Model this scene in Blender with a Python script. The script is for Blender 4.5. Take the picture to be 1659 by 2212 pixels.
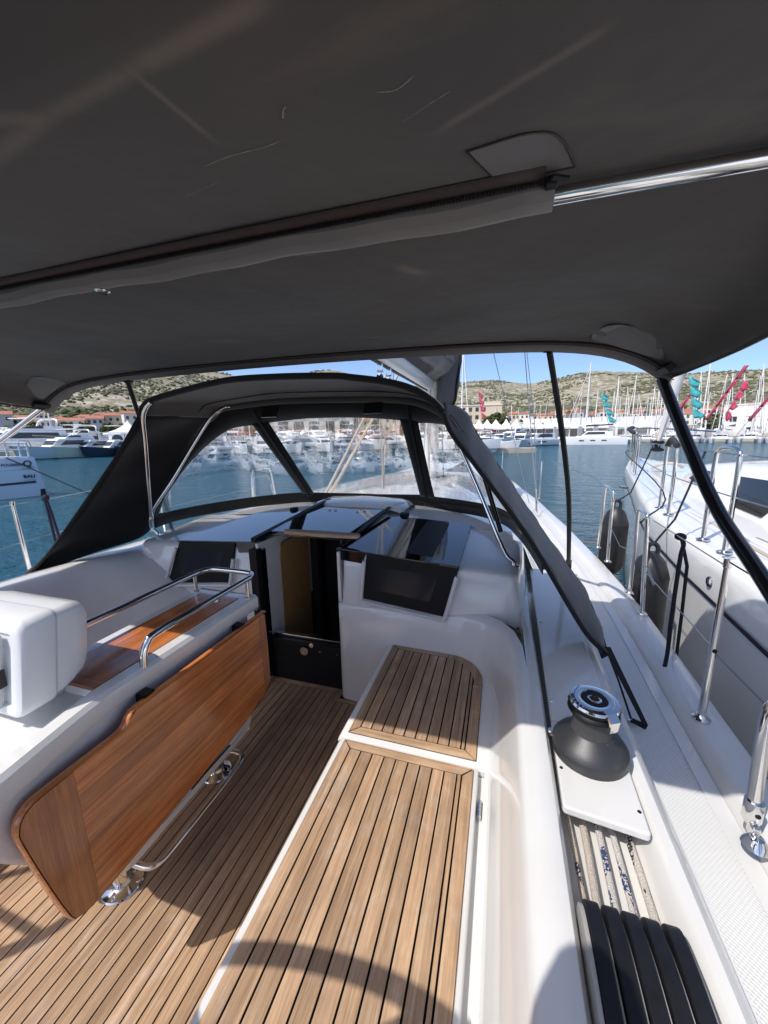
import bpy, math, random
from mathutils import Vector, Matrix
from mathutils import noise as mnoise
random.seed(7)
sc = bpy.context.scene
COL = sc.collection
for o in list(bpy.data.objects):
    bpy.data.objects.remove(o)
R = math.radians
# ------------------------------------------------------------------ camera
cam_d = bpy.data.cameras.new('camera')
cam = bpy.data.objects.new('camera', cam_d)
COL.objects.link(cam)
sc.camera = cam
cam_d.sensor_fit = 'HORIZONTAL'
cam_d.sensor_width = 36.0
cam_d.lens = 815.0 / 1659.0 * 36.0
cam_d.clip_start = 0.02
cam_d.clip_end = 6000.0
RW = ((0.95553875, 0.0429268, -0.29172418),
      (0.29436936, -0.19624624, 0.93532566),
      (-0.01709924, -0.97961457, -0.20015722))
cam.matrix_world = Matrix(((RW[0][0], -RW[0][1], -RW[0][2], 0.0),
                           (RW[1][0], -RW[1][1], -RW[1][2], 0.0),
                           (RW[2][0], -RW[2][1], -RW[2][2], 1.6),
                           (0, 0, 0, 1)))
# ------------------------------------------------------------------ light
SUN = Vector((0.47, 0.56, -1.0)).normalized()      # travel direction of the light
sun_el = math.asin(-SUN.z)
sun_az = math.atan2(-SUN.x, -SUN.y)
world = bpy.data.worlds.new('World')
sc.world = world
world.use_nodes = True
wn = world.node_tree
wn.nodes.clear()
w_out = wn.nodes.new('ShaderNodeOutputWorld')
w_bg = wn.nodes.new('ShaderNodeBackground')
w_sky = wn.nodes.new('ShaderNodeTexSky')
w_sky.sky_type = 'NISHITA'
w_sky.sun_disc = False
w_sky.sun_elevation = sun_el
w_sky.sun_rotation = sun_az
w_sky.altitude = 0
w_sky.air_density = 0.6
w_sky.dust_density = 1.55
w_sky.ozone_density = 3.5
w_bg.inputs['Strength'].default_value = 0.142
wn.links.new(w_sky.outputs[0], w_bg.inputs[0])
wn.links.new(w_bg.outputs[0], w_out.inputs[0])
sun_d = bpy.data.lights.new('sun', 'SUN')
sun_d.energy = 2.5
sun_d.angle = R(0.53)
sun_d.color = (1.0, 0.945, 0.865)
sun = bpy.data.objects.new('sun', sun_d)
COL.objects.link(sun)
sun.rotation_euler = SUN.to_track_quat('-Z', 'Y').to_euler()
sun.location = (-20, -25, 45)
# ------------------------------------------------------------------ view
sc.render.engine = 'CYCLES'
sc.cycles.use_denoising = True
sc.cycles.max_bounces = 12
sc.cycles.diffuse_bounces = 7
sc.cycles.glossy_bounces = 4
sc.cycles.transmission_bounces = 8
sc.cycles.transparent_max_bounces = 12
sc.cycles.caustics_reflective = False
sc.cycles.sample_clamp_indirect = 6.0
sc.view_settings.view_transform = 'Standard'
sc.view_settings.look = 'None'
sc.view_settings.exposure = 0.74
sc.view_settings.gamma = 1.0
sc.view_settings.use_curve_mapping = False
sc.render.resolution_x = 768
sc.render.resolution_y = 1024

# ================================================================== materials
MATS = {}
def mat_new(name):
    m = bpy.data.materials.new(name)
    m.use_nodes = True
    nt = m.node_tree
    b = nt.nodes['Principled BSDF']
    MATS[name] = m
    return m, nt, b
def nd(nt, t, **kw):
    n = nt.nodes.new(t)
    for k, v in kw.items():
        if k in n.inputs.keys() if hasattr(n.inputs, 'keys') else False:
            n.inputs[k].default_value = v
        else:
            setattr(n, k, v)
    return n
def lk(nt, a, b):
    nt.links.new(a, b)
def simple(name, col, rough=0.5, metal=0.0, coat=0.0, spec=0.5, var=0.0, vscale=6.0, bump=0.0, bscale=80.0):
    m, nt, b = mat_new(name)
    b.inputs['Base Color'].default_value = (*col, 1)
    b.inputs['Roughness'].default_value = rough
    b.inputs['Metallic'].default_value = metal
    b.inputs['Coat Weight'].default_value = coat
    b.inputs['Coat Roughness'].default_value = 0.05
    b.inputs['Specular IOR Level'].default_value = spec
    tc = nd(nt, 'ShaderNodeTexCoord')
    if var > 0:
        n = nd(nt, 'ShaderNodeTexNoise', Scale=vscale, Detail=6.0, Roughness=0.6)
        lk(nt, tc.outputs['Object'], n.inputs['Vector'])
        r = nd(nt, 'ShaderNodeMapRange')
        r.inputs[1].default_value = 0.3; r.inputs[2].default_value = 0.7
        r.inputs[3].default_value = 1 - var; r.inputs[4].default_value = 1 + var * 0.6
        lk(nt, n.outputs['Fac'], r.inputs[0])
        mx = nd(nt, 'ShaderNodeMix', data_type='RGBA', blend_type='MULTIPLY')
        mx.inputs[0].default_value = 1.0
        mx.inputs[6].default_value = (*col, 1)
        lk(nt, r.outputs[0], mx.inputs[7])
        lk(nt, mx.outputs[2], b.inputs['Base Color'])
    if bump > 0:
        n2 = nd(nt, 'ShaderNodeTexNoise', Scale=bscale, Detail=3.0)
        lk(nt, tc.outputs['Object'], n2.inputs['Vector'])
        bp = nd(nt, 'ShaderNodeBump', Strength=bump, Distance=0.002)
        lk(nt, n2.outputs['Fac'], bp.inputs['Height'])
        lk(nt, bp.outputs[0], b.inputs['Normal'])
    return m

simple('gelcoat', (0.70, 0.695, 0.68), 0.13, coat=0.5, var=0.05, vscale=4.0, bump=0.12, bscale=14)
simple('gelcoat_grey', (0.60, 0.62, 0.63), 0.2, coat=0.3, var=0.03)
simple('gelcoat_far', (0.80, 0.81, 0.82), 0.3, var=0.03)
simple('hull_neighbor', (0.80, 0.80, 0.79), 0.14, coat=0.4, var=0.03, vscale=1.5)
simple('hull_cat', (0.62, 0.68, 0.76), 0.25, coat=0.2)
simple('hull_blue_grey', (0.52, 0.58, 0.61), 0.3)
simple('hull_green', (0.50, 0.56, 0.47), 0.35)
simple('hull_navy', (0.015, 0.02, 0.05), 0.25)
simple('antifoul', (0.012, 0.014, 0.02), 0.6)
simple('steel', (0.74, 0.72, 0.69), 0.09, metal=1.0, var=0.02)
simple('steel_wire', (0.42, 0.42, 0.42), 0.3, metal=1.0)
simple('alu', (0.62, 0.63, 0.64), 0.38, metal=0.5)
simple('mast_white', (0.78, 0.77, 0.74), 0.35)
simple('mast_dark', (0.06, 0.06, 0.065), 0.4)
simple('black_tube', (0.008, 0.008, 0.009), 0.22, coat=0.5)
simple('black_plastic', (0.010, 0.010, 0.011), 0.5, bump=0.1, spec=0.2)
simple('black_gloss', (0.004, 0.005, 0.008), 0.03, coat=1.0, spec=0.6)
simple('screen_glass', (0.014, 0.017, 0.024), 0.12, spec=0.3)
simple('clutch_black', (0.008, 0.008, 0.011), 0.45, bump=0.2, bscale=160, var=0.3, vscale=40)
simple('clutch_side', (0.36, 0.35, 0.33), 0.45)
simple('caulk', (0.004, 0.004, 0.004), 0.9, spec=0.1)
simple('winch_grey', (0.062, 0.062, 0.066), 0.42, metal=0.55, var=0.08, vscale=30, bump=0.25, bscale=400)
simple('winch_drum', (0.075, 0.075, 0.078), 0.7, metal=0.4, bump=0.8, bscale=500)
simple('fender_black', (0.016, 0.016, 0.02), 0.45, var=0.2, vscale=12)
simple('rope_black', (0.010, 0.010, 0.012), 0.9, bump=0.6, bscale=200)
simple('rope_purple', (0.016, 0.010, 0.03), 0.9)
simple('window_dark', (0.012, 0.014, 0.018), 0.08, spec=0.6)
simple('window_far', (0.03, 0.04, 0.05), 0.15)
simple('wall_cream', (0.62, 0.53, 0.40), 0.9, var=0.08, vscale=0.4)
simple('wall_white', (0.74, 0.71, 0.66), 0.9, var=0.06, vscale=0.4)
simple('wall_peach', (0.66, 0.46, 0.33), 0.9, var=0.08, vscale=0.4)
simple('wall_grey', (0.45, 0.46, 0.48), 0.9, var=0.08, vscale=0.4)
simple('roof_tile', (0.40, 0.165, 0.10), 0.85, var=0.18, vscale=0.8)
simple('roof_tile_dark', (0.30, 0.15, 0.10), 0.85, var=0.2, vscale=0.8)
simple('tent_white', (0.80, 0.80, 0.80), 0.7)
simple('tent_red', (0.55, 0.03, 0.04), 0.7)
simple('concrete', (0.50, 0.44, 0.35), 0.9, var=0.15, vscale=0.8)
simple('flag_pink', (0.58, 0.06, 0.13), 0.7)
simple('flag_red', (0.42, 0.035, 0.075), 0.7)
simple('flag_teal', (0.06, 0.40, 0.42), 0.7)
simple('flag_blue', (0.05, 0.16, 0.45), 0.7)
simple('cover_dark', (0.03, 0.03, 0.035), 0.8, var=0.1)
simple('sail_white', (0.72, 0.70, 0.66), 0.8, var=0.08, vscale=5)
simple('lettering_dark', (0.012, 0.016, 0.04), 0.4)
simple('lettering_grey', (0.22, 0.26, 0.33), 0.5)
simple('lettering_white', (0.8, 0.8, 0.8), 0.5)
simple('stripe_navy', (0.015, 0.025, 0.07), 0.3)
simple('wood_interior', (0.40, 0.22, 0.085), 0.45, var=0.15, vscale=10)
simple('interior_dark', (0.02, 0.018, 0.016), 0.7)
simple('zip_brown', (0.035, 0.018, 0.016), 0.7)
simple('trunk', (0.09, 0.07, 0.05), 0.9)
simple('skin', (0.50, 0.30, 0.22), 0.6)
simple('cloth_navy', (0.03, 0.035, 0.06), 0.9)
simple('cloth_tan', (0.25, 0.2, 0.14), 0.9)
simple('plastic_white', (0.74, 0.75, 0.76), 0.3, coat=0.15)
simple('plastic_grey', (0.50, 0.52, 0.54), 0.45)

def fabric(name, col, rough=0.85, stains=0.0, sheen=0.2, wr=0.25):
    m, nt, b = mat_new(name)
    b.inputs['Roughness'].default_value = rough
    b.inputs['Sheen Weight'].default_value = sheen
    b.inputs['Specular IOR Level'].default_value = 0.25
    tc = nd(nt, 'ShaderNodeTexCoord')
    n1 = nd(nt, 'ShaderNodeTexNoise', Scale=1.6, Detail=5.0, Roughness=0.6)
    lk(nt, tc.outputs['Object'], n1.inputs['Vector'])
    r1 = nd(nt, 'ShaderNodeValToRGB')
    r1.color_ramp.elements[0].position = 0.35
    r1.color_ramp.elements[0].color = (col[0] * 0.86, col[1] * 0.88, col[2] * 0.92, 1)
    r1.color_ramp.elements[1].position = 0.68
    r1.color_ramp.elements[1].color = (col[0] * 1.2, col[1] * 1.14, col[2] * 1.08, 1)
    lk(nt, n1.outputs['Fac'], r1.inputs[0])
    last = r1.outputs[0]
    if stains > 0:
        mp = nd(nt, 'ShaderNodeMapping')
        mp.inputs['Rotation'].default_value = (0, 0, R(12))
        mp.inputs['Scale'].default_value = (0.45, 2.6, 1)
        lk(nt, tc.outputs['Object'], mp.inputs['Vector'])
        n2 = nd(nt, 'ShaderNodeTexNoise', Scale=2.2, Detail=4.0, Roughness=0.55, Distortion=0.8)
        lk(nt, mp.outputs[0], n2.inputs['Vector'])
        r2 = nd(nt, 'ShaderNodeMapRange')
        r2.inputs[1].default_value = 0.60; r2.inputs[2].default_value = 0.80
        r2.inputs[3].default_value = 0.0; r2.inputs[4].default_value = stains
        lk(nt, n2.outputs['Fac'], r2.inputs[0])
        mx = nd(nt, 'ShaderNodeMix', data_type='RGBA')
        mx.inputs[7].default_value = (col[0] * 2.6, col[1] * 2.3, col[2] * 1.9, 1)
        lk(nt, r2.outputs[0], mx.inputs[0]); lk(nt, last, mx.inputs[6])
        # fine pale scratches
        mp3 = nd(nt, 'ShaderNodeMapping')
        mp3.inputs['Rotation'].default_value = (0, 0, R(-14))
        mp3.inputs['Scale'].default_value = (0.8, 9.0, 1)
        lk(nt, tc.outputs['Object'], mp3.inputs['Vector'])
        n3 = nd(nt, 'ShaderNodeTexNoise', Scale=3.1, Detail=2.0, Roughness=0.5, Distortion=0.4)
        lk(nt, mp3.outputs[0], n3.inputs['Vector'])
        r3 = nd(nt, 'ShaderNodeMapRange')
        r3.inputs[1].default_value = 0.735; r3.inputs[2].default_value = 0.79
        r3.inputs[3].default_value = 0.0; r3.inputs[4].default_value = 0.5
        lk(nt, n3.outputs['Fac'], r3.inputs[0])
        mx3 = nd(nt, 'ShaderNodeMix', data_type='RGBA')
        mx3.inputs[7].default_value = (0.16, 0.145, 0.125, 1)
        lk(nt, r3.outputs[0], mx3.inputs[0]); lk(nt, mx.outputs[2], mx3.inputs[6])
        last = mx3.outputs[2]
        for (ax, ay), (bx, by), wd in STAIN_LINES:
            dx, dy = bx - ax, by - ay; Ls = math.hypot(dx, dy)
            sx = nd(nt, 'ShaderNodeVectorMath', operation='SUBTRACT'); sx.inputs[1].default_value = (ax, ay, 0); lk(nt, tc.outputs['Object'], sx.inputs[0])
            da = nd(nt, 'ShaderNodeVectorMath', operation='DOT_PRODUCT'); da.inputs[1].default_value = (dx / Ls, dy / Ls, 0); lk(nt, sx.outputs[0], da.inputs[0])
            dn = nd(nt, 'ShaderNodeVectorMath', operation='DOT_PRODUCT'); dn.inputs[1].default_value = (-dy / Ls, dx / Ls, 0); lk(nt, sx.outputs[0], dn.inputs[0])
            ab = nd(nt, 'ShaderNodeMath', operation='ABSOLUTE'); lk(nt, dn.outputs['Value'], ab.inputs[0])
            m1 = nd(nt, 'ShaderNodeMapRange', interpolation_type='SMOOTHSTEP'); m1.inputs[1].default_value = wd; m1.inputs[2].default_value = 0.0; lk(nt, ab.outputs[0], m1.inputs[0])
            ce = nd(nt, 'ShaderNodeMath', operation='SUBTRACT'); ce.inputs[1].default_value = Ls / 2; lk(nt, da.outputs['Value'], ce.inputs[0])
            ac = nd(nt, 'ShaderNodeMath', operation='ABSOLUTE'); lk(nt, ce.outputs[0], ac.inputs[0])
            m2 = nd(nt, 'ShaderNodeMapRange', interpolation_type='SMOOTHSTEP'); m2.inputs[1].default_value = Ls / 2 + 0.02; m2.inputs[2].default_value = Ls / 2 - 0.04; lk(nt, ac.outputs[0], m2.inputs[0])
            mm = nd(nt, 'ShaderNodeMath', operation='MULTIPLY'); lk(nt, m1.outputs[0], mm.inputs[0]); lk(nt, m2.outputs[0], mm.inputs[1])
            mn = nd(nt, 'ShaderNodeMath', operation='MULTIPLY'); lk(nt, mm.outputs[0], mn.inputs[0]); lk(nt, n1.outputs['Fac'], mn.inputs[1])
            mz = nd(nt, 'ShaderNodeMix', data_type='RGBA'); mz.inputs[7].default_value = (0.17, 0.135, 0.11, 1)
            lk(nt, mn.outputs[0], mz.inputs[0]); lk(nt, last, mz.inputs[6]); last = mz.outputs[2]
    lk(nt, last, b.inputs['Base Color'])
    nw = nd(nt, 'ShaderNodeTexNoise', Scale=2.4, Detail=4.0)
    lk(nt, tc.outputs['Object'], nw.inputs['Vector'])
    nf = nd(nt, 'ShaderNodeTexNoise', Scale=420.0, Detail=1.0)
    lk(nt, tc.outputs['Object'], nf.inputs['Vector'])
    b1 = nd(nt, 'ShaderNodeBump', Strength=wr, Distance=0.03)
    lk(nt, nw.outputs['Fac'], b1.inputs['Height'])
    b2 = nd(nt, 'ShaderNodeBump', Strength=0.25, Distance=0.0015)
    lk(nt, nf.outputs['Fac'], b2.inputs['Height']); lk(nt, b1.outputs[0], b2.inputs['Normal'])
    lk(nt, b2.outputs[0], b.inputs['Normal'])
    return m
STAIN_LINES = [((a[0] + 1.16, a[1] - 1.0), (b[0] + 1.16, b[1] - 1.0), w) for a, b, w in (((-0.92, 0.535), (-0.66, 0.487), 0.022), ((-0.67, 0.489), (-0.47, 0.472), 0.020), ((-0.48, 0.472), (-0.26, 0.455), 0.022), ((-0.48, 0.47), (-0.465, 0.61), 0.010), ((-0.82, 0.445), (-0.66, 0.49), 0.022), ((-0.31, 1.13), (-0.23, 1.20), 0.03), ((-0.12, 0.70), (0.10, 0.60), 0.012))]
fabric('bimini_cloth', (0.052, 0.046, 0.042), stains=0.55, wr=0.5)
fabric('scuff_pale', (0.21, 0.185, 0.155))
fabric('sleeve_cloth', (0.115, 0.108, 0.104), 0.7)
fabric('patch_cloth', (0.10, 0.095, 0.092), 0.6)
fabric('hood_black', (0.009, 0.0088, 0.009), 0.8, wr=0.5)
fabric('hood_top', (0.075, 0.070, 0.067), 0.8)
fabric('hood_grey', (0.075, 0.075, 0.078), 0.6, wr=0.6)
fabric('sail_bag', (0.085, 0.085, 0.088), 0.85, wr=1.0)

def teak(name, c_dark, c_mid, c_light, rough, coat, gscale=1.0, axis='Y', objvar=0.25, lo=0.62, hi=1.26, grey=0.0):
    m, nt, b = mat_new(name)
    b.inputs['Roughness'].default_value = rough
    b.inputs['Coat Weight'].default_value = coat
    b.inputs['Coat Roughness'].default_value = 0.12
    tc = nd(nt, 'ShaderNodeTexCoord'); oi = nd(nt, 'ShaderNodeObjectInfo')
    ad = nd(nt, 'ShaderNodeVectorMath', operation='ADD')
    cb = nd(nt, 'ShaderNodeCombineXYZ')
    mu = nd(nt, 'ShaderNodeMath', operation='MULTIPLY'); mu.inputs[1].default_value = 37.0
    lk(nt, oi.outputs['Random'], mu.inputs[0])
    for i in range(3): lk(nt, mu.outputs[0], cb.inputs[i])
    lk(nt, tc.outputs['Object'], ad.inputs[0]); lk(nt, cb.outputs[0], ad.inputs[1])
    mp = nd(nt, 'ShaderNodeMapping')
    s = {'Y': (38, 1.6, 38), 'X': (1.6, 38, 38), 'Z': (38, 38, 1.6)}[axis]
    mp.inputs['Scale'].default_value = tuple(q * gscale for q in s)
    lk(nt, ad.outputs[0], mp.inputs['Vector'])
    n1 = nd(nt, 'ShaderNodeTexNoise', Scale=1.0, Detail=5.0, Roughness=0.62, Distortion=0.35)
    lk(nt, mp.outputs[0], n1.inputs['Vector'])
    rp = nd(nt, 'ShaderNodeValToRGB')
    e = rp.color_ramp.elements
    e[0].position = 0.30; e[0].color = (*c_dark, 1)
    e[1].position = 0.72; e[1].color = (*c_light, 1)
    e2 = e.new(0.5); e2.color = (*c_mid, 1)
    lk(nt, n1.outputs['Fac'], rp.inputs[0])
    mp2 = nd(nt, 'ShaderNodeMapping')
    mp2.inputs['Scale'].default_value = tuple(q * gscale * 4.5 for q in s)
    lk(nt, ad.outputs[0], mp2.inputs['Vector'])
    n2 = nd(nt, 'ShaderNodeTexNoise', Scale=1.0, Detail=3.0, Roughness=0.7)
    lk(nt, mp2.outputs[0], n2.inputs['Vector'])
    r2 = nd(nt, 'ShaderNodeMapRange')
    r2.inputs[1].default_value = 0.3; r2.inputs[2].default_value = 0.7
    r2.inputs[3].default_value = lo; r2.inputs[4].default_value = hi
    lk(nt, n2.outputs['Fac'], r2.inputs[0])
    mx = nd(nt, 'ShaderNodeMix', data_type='RGBA', blend_type='MULTIPLY'); mx.inputs[0].default_value = 1
    lk(nt, rp.outputs[0], mx.inputs[6]); lk(nt, r2.outputs[0], mx.inputs[7])
    # weathering blotches in world space + per-piece brightness
    geo = nd(nt, 'ShaderNodeNewGeometry')
    n3 = nd(nt, 'ShaderNodeTexNoise', Scale=5.0, Detail=4.0, Roughness=0.65)
    lk(nt, geo.outputs['Position'], n3.inputs['Vector'])
    r3 = nd(nt, 'ShaderNodeMapRange')
    r3.inputs[1].default_value = 0.35; r3.inputs[2].default_value = 0.75
    r3.inputs[3].default_value = 0.88; r3.inputs[4].default_value = 1.2
    lk(nt, n3.outputs['Fac'], r3.inputs[0])
    r4 = nd(nt, 'ShaderNodeMapRange')
    r4.inputs[3].default_value = 1 - objvar; r4.inputs[4].default_value = 1 + objvar
    lk(nt, oi.outputs['Random'], r4.inputs[0])
    ml = nd(nt, 'ShaderNodeMath', operation='MULTIPLY')
    lk(nt, r3.outputs[0], ml.inputs[0]); lk(nt, r4.outputs[0], ml.inputs[1])
    mx2 = nd(nt, 'ShaderNodeMix', data_type='RGBA', blend_type='MULTIPLY'); mx2.inputs[0].default_value = 1
    lk(nt, mx.outputs[2], mx2.inputs[6]); lk(nt, ml.outputs[0], mx2.inputs[7])
    fin = mx2.outputs[2]
    if grey > 0:      # silvered, scrubbed patches
        n4 = nd(nt, 'ShaderNodeTexNoise', Scale=9.0, Detail=5.0, Roughness=0.7, Distortion=0.6)
        lk(nt, geo.outputs['Position'], n4.inputs['Vector'])
        r5 = nd(nt, 'ShaderNodeMapRange'); r5.inputs[1].default_value = 0.52; r5.inputs[2].default_value = 0.78; r5.inputs[4].default_value = grey
        lk(nt, n4.outputs['Fac'], r5.inputs[0])
        hs_ = nd(nt, 'ShaderNodeHueSaturation'); hs_.inputs['Saturation'].default_value = 0.55; hs_.inputs['Value'].default_value = 1.18
        lk(nt, fin, hs_.inputs['Color'])
        mg_ = nd(nt, 'ShaderNodeMix', data_type='RGBA'); lk(nt, r5.outputs[0], mg_.inputs[0]); lk(nt, fin, mg_.inputs[6]); lk(nt, hs_.outputs[0], mg_.inputs[7])
        fin = mg_.outputs[2]
    lk(nt, fin, b.inputs['Base Color'])
    bp = nd(nt, 'ShaderNodeBump', Strength=0.25 if coat < 0.3 else 0.1, Distance=0.001)
    lk(nt, n2.outputs['Fac'], bp.inputs['Height'])
    lk(nt, bp.outputs[0], b.inputs['Normal'])
    return m
teak('teak_deck', (0.30, 0.185, 0.108), (0.42, 0.27, 0.16), (0.54, 0.37, 0.235), 0.62, 0.0, objvar=0.15, grey=0.7, lo=0.72, hi=1.18)
teak('teak_deck_x', (0.30, 0.185, 0.108), (0.43, 0.28, 0.165), (0.55, 0.38, 0.24), 0.62, 0.0, axis='X', objvar=0.12, grey=0.6, lo=0.72, hi=1.18)
teak('teak_varnish', (0.29, 0.075, 0.018), (0.46, 0.140, 0.034), (0.60, 0.215, 0.060), 0.24, 0.8, gscale=1.3, objvar=0.22, lo=0.74, hi=1.18)
teak('teak_varnish_x', (0.27, 0.075, 0.019), (0.41, 0.130, 0.034), (0.53, 0.190, 0.055), 0.24, 0.8, gscale=1.3, axis='X', objvar=0.1, lo=0.74, hi=1.18)
teak('teak_varnish_z', (0.27, 0.075, 0.019), (0.41, 0.130, 0.034), (0.53, 0.190, 0.055), 0.24, 0.8, gscale=1.3, axis='Z', objvar=0.1, lo=0.74, hi=1.18)

def nonskid():
    m, nt, b = mat_new('nonskid')
    b.inputs['Base Color'].default_value = (0.70, 0.70, 0.69, 1)
    b.inputs['Roughness'].default_value = 0.45
    tc = nd(nt, 'ShaderNodeTexCoord')
    mp = nd(nt, 'ShaderNodeMapping')
    mp.inputs['Rotation'].default_value = (0, 0, R(45))
    lk(nt, tc.outputs['Object'], mp.inputs['Vector'])
    vo = nd(nt, 'ShaderNodeTexVoronoi', Scale=125.0, Randomness=0.0)
    lk(nt, mp.outputs[0], vo.inputs['Vector'])
    bp = nd(nt, 'ShaderNodeBump', Strength=0.75, Distance=0.004, invert=True)
    lk(nt, vo.outputs['Distance'], bp.inputs['Height'])
    lk(nt, bp.outputs[0], b.inputs['Normal'])
nonskid()

def rope_mat(name, base, fleck, thr):
    m, nt, b = mat_new(name)
    b.inputs['Roughness'].default_value = 0.85
    tc = nd(nt, 'ShaderNodeTexCoord')
    mp = nd(nt, 'ShaderNodeMapping'); mp.inputs['Scale'].default_value = (1, 0.35, 1)
    lk(nt, tc.outputs['Object'], mp.inputs['Vector'])
    n = nd(nt, 'ShaderNodeTexNoise', Scale=30.0, Detail=1.0)
    lk(nt, mp.outputs[0], n.inputs['Vector'])
    ch = nd(nt, 'ShaderNodeTexVoronoi', Scale=300.0)
    lk(nt, tc.outputs['Object'], ch.inputs['Vector'])
    sp = nd(nt, 'ShaderNodeSeparateColor'); lk(nt, ch.outputs['Color'], sp.inputs[0])
    m1 = nd(nt, 'ShaderNodeMath', operation='GREATER_THAN'); m1.inputs[1].default_value = thr
    lk(nt, n.outputs['Fac'], m1.inputs[0])
    m2 = nd(nt, 'ShaderNodeMath', operation='GREATER_THAN'); m2.inputs[1].default_value = 0.35
    lk(nt, sp.outputs[0], m2.inputs[0])
    m3 = nd(nt, 'ShaderNodeMath', operation='MULTIPLY')
    lk(nt, m1.outputs[0], m3.inputs[0]); lk(nt, m2.outputs[0], m3.inputs[1])
    mx = nd(nt, 'ShaderNodeMix', data_type='RGBA')
    mx.inputs[6].default_value = (*base, 1); mx.inputs[7].default_value = (*fleck, 1)
    lk(nt, m3.outputs[0], mx.inputs[0]); lk(nt, mx.outputs[2], b.inputs['Base Color'])
    bp = nd(nt, 'ShaderNodeBump', Strength=0.9, Distance=0.003)
    lk(nt, ch.outputs['Distance'], bp.inputs['Height']); lk(nt, bp.outputs[0], b.inputs['Normal'])
rope_mat('rope_cream', (0.56, 0.47, 0.37), (0.03, 0.04, 0.10), 0.70)
rope_mat('rope_white', (0.52, 0.46, 0.40), (0.10, 0.09, 0.08), 0.74)
rope_mat('rope_blue', (0.56, 0.53, 0.50), (0.03, 0.055, 0.15), 0.56)
rope_mat('rope_fleck', (0.55, 0.51, 0.46), (0.02, 0.018, 0.025), 0.55)

def vinyl():
    m, nt, b = mat_new('vinyl')
    nt.nodes.remove(b)
    out = nt.nodes['Material Output']
    tr = nd(nt, 'ShaderNodeBsdfTransparent'); tr.inputs[0].default_value = (0.97, 0.98, 0.985, 1)
    rf = nd(nt, 'ShaderNodeBsdfRefraction'); rf.inputs['Color'].default_value = (0.98, 0.985, 0.99, 1)
    rf.inputs['IOR'].default_value = 1.06; rf.inputs['Roughness'].default_value = 0.0
    gl = nd(nt, 'ShaderNodeBsdfGlossy'); gl.inputs['Roughness'].default_value = 0.04
    tc = nd(nt, 'ShaderNodeTexCoord')
    n = nd(nt, 'ShaderNodeTexNoise', Scale=11.0, Detail=3.0, Distortion=1.0)
    lk(nt, tc.outputs['Object'], n.inputs['Vector'])
    bp = nd(nt, 'ShaderNodeBump', Strength=0.24, Distance=0.02)
    lk(nt, n.outputs['Fac'], bp.inputs['Height'])
    lk(nt, bp.outputs[0], rf.inputs['Normal']); lk(nt, bp.outputs[0], gl.inputs['Normal'])
    m1 = nd(nt, 'ShaderNodeMixShader'); m1.inputs[0].default_value = 0.4
    lk(nt, tr.outputs[0], m1.inputs[1]); lk(nt, rf.outputs[0], m1.inputs[2])
    fr = nd(nt, 'ShaderNodeFresnel'); fr.inputs['IOR'].default_value = 1.22
    m2 = nd(nt, 'ShaderNodeMixShader')
    lk(nt, fr.outputs[0], m2.inputs[0]); lk(nt, m1.outputs[0], m2.inputs[1]); lk(nt, gl.outputs[0], m2.inputs[2])
    lk(nt, m2.outputs[0], out.inputs['Surface'])
vinyl()

def water_mat():
    m, nt, b = mat_new('water')
    b.inputs['Base Color'].default_value = (0.008, 0.062, 0.092, 1)
    b.inputs['Roughness'].default_value = 0.10
    b.inputs['IOR'].default_value = 1.33
    tc = nd(nt, 'ShaderNodeTexCoord')
    mp = nd(nt, 'ShaderNodeMapping'); mp.inputs['Rotation'].default_value = (0, 0, R(25)); mp.inputs['Scale'].default_value = (1, 1.8, 1)
    lk(nt, tc.outputs['Object'], mp.inputs['Vector'])
    n1 = nd(nt, 'ShaderNodeTexNoise', Scale=0.9, Detail=6.0, Roughness=0.62)
    n2 = nd(nt, 'ShaderNodeTexNoise', Scale=5.0, Detail=4.0, Roughness=0.6)
    lk(nt, mp.outputs[0], n1.inputs['Vector']); lk(nt, mp.outputs[0], n2.inputs['Vector'])
    b1 = nd(nt, 'ShaderNodeBump', Strength=1.0, Distance=0.85)
    lk(nt, n1.outputs['Fac'], b1.inputs['Height'])
    b2 = nd(nt, 'ShaderNodeBump', Strength=0.8, Distance=0.05)
    lk(nt, n2.outputs['Fac'], b2.inputs['Height']); lk(nt, b1.outputs[0], b2.inputs['Normal'])
    lk(nt, b2.outputs[0], b.inputs['Normal'])
    n3 = nd(nt, 'ShaderNodeTexNoise', Scale=0.05, Detail=3.0)
    lk(nt, tc.outputs['Object'], n3.inputs['Vector'])
    rp = nd(nt, 'ShaderNodeValToRGB')
    rp.color_ramp.elements[0].position = 0.35; rp.color_ramp.elements[0].color = (0.007, 0.075, 0.125, 1)
    rp.color_ramp.elements[1].position = 0.7; rp.color_ramp.elements[1].color = (0.010, 0.105, 0.155, 1)
    lk(nt, n3.outputs['Fac'], rp.inputs[0]); lk(nt, rp.outputs[0], b.inputs['Base Color'])
water_mat()

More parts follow.
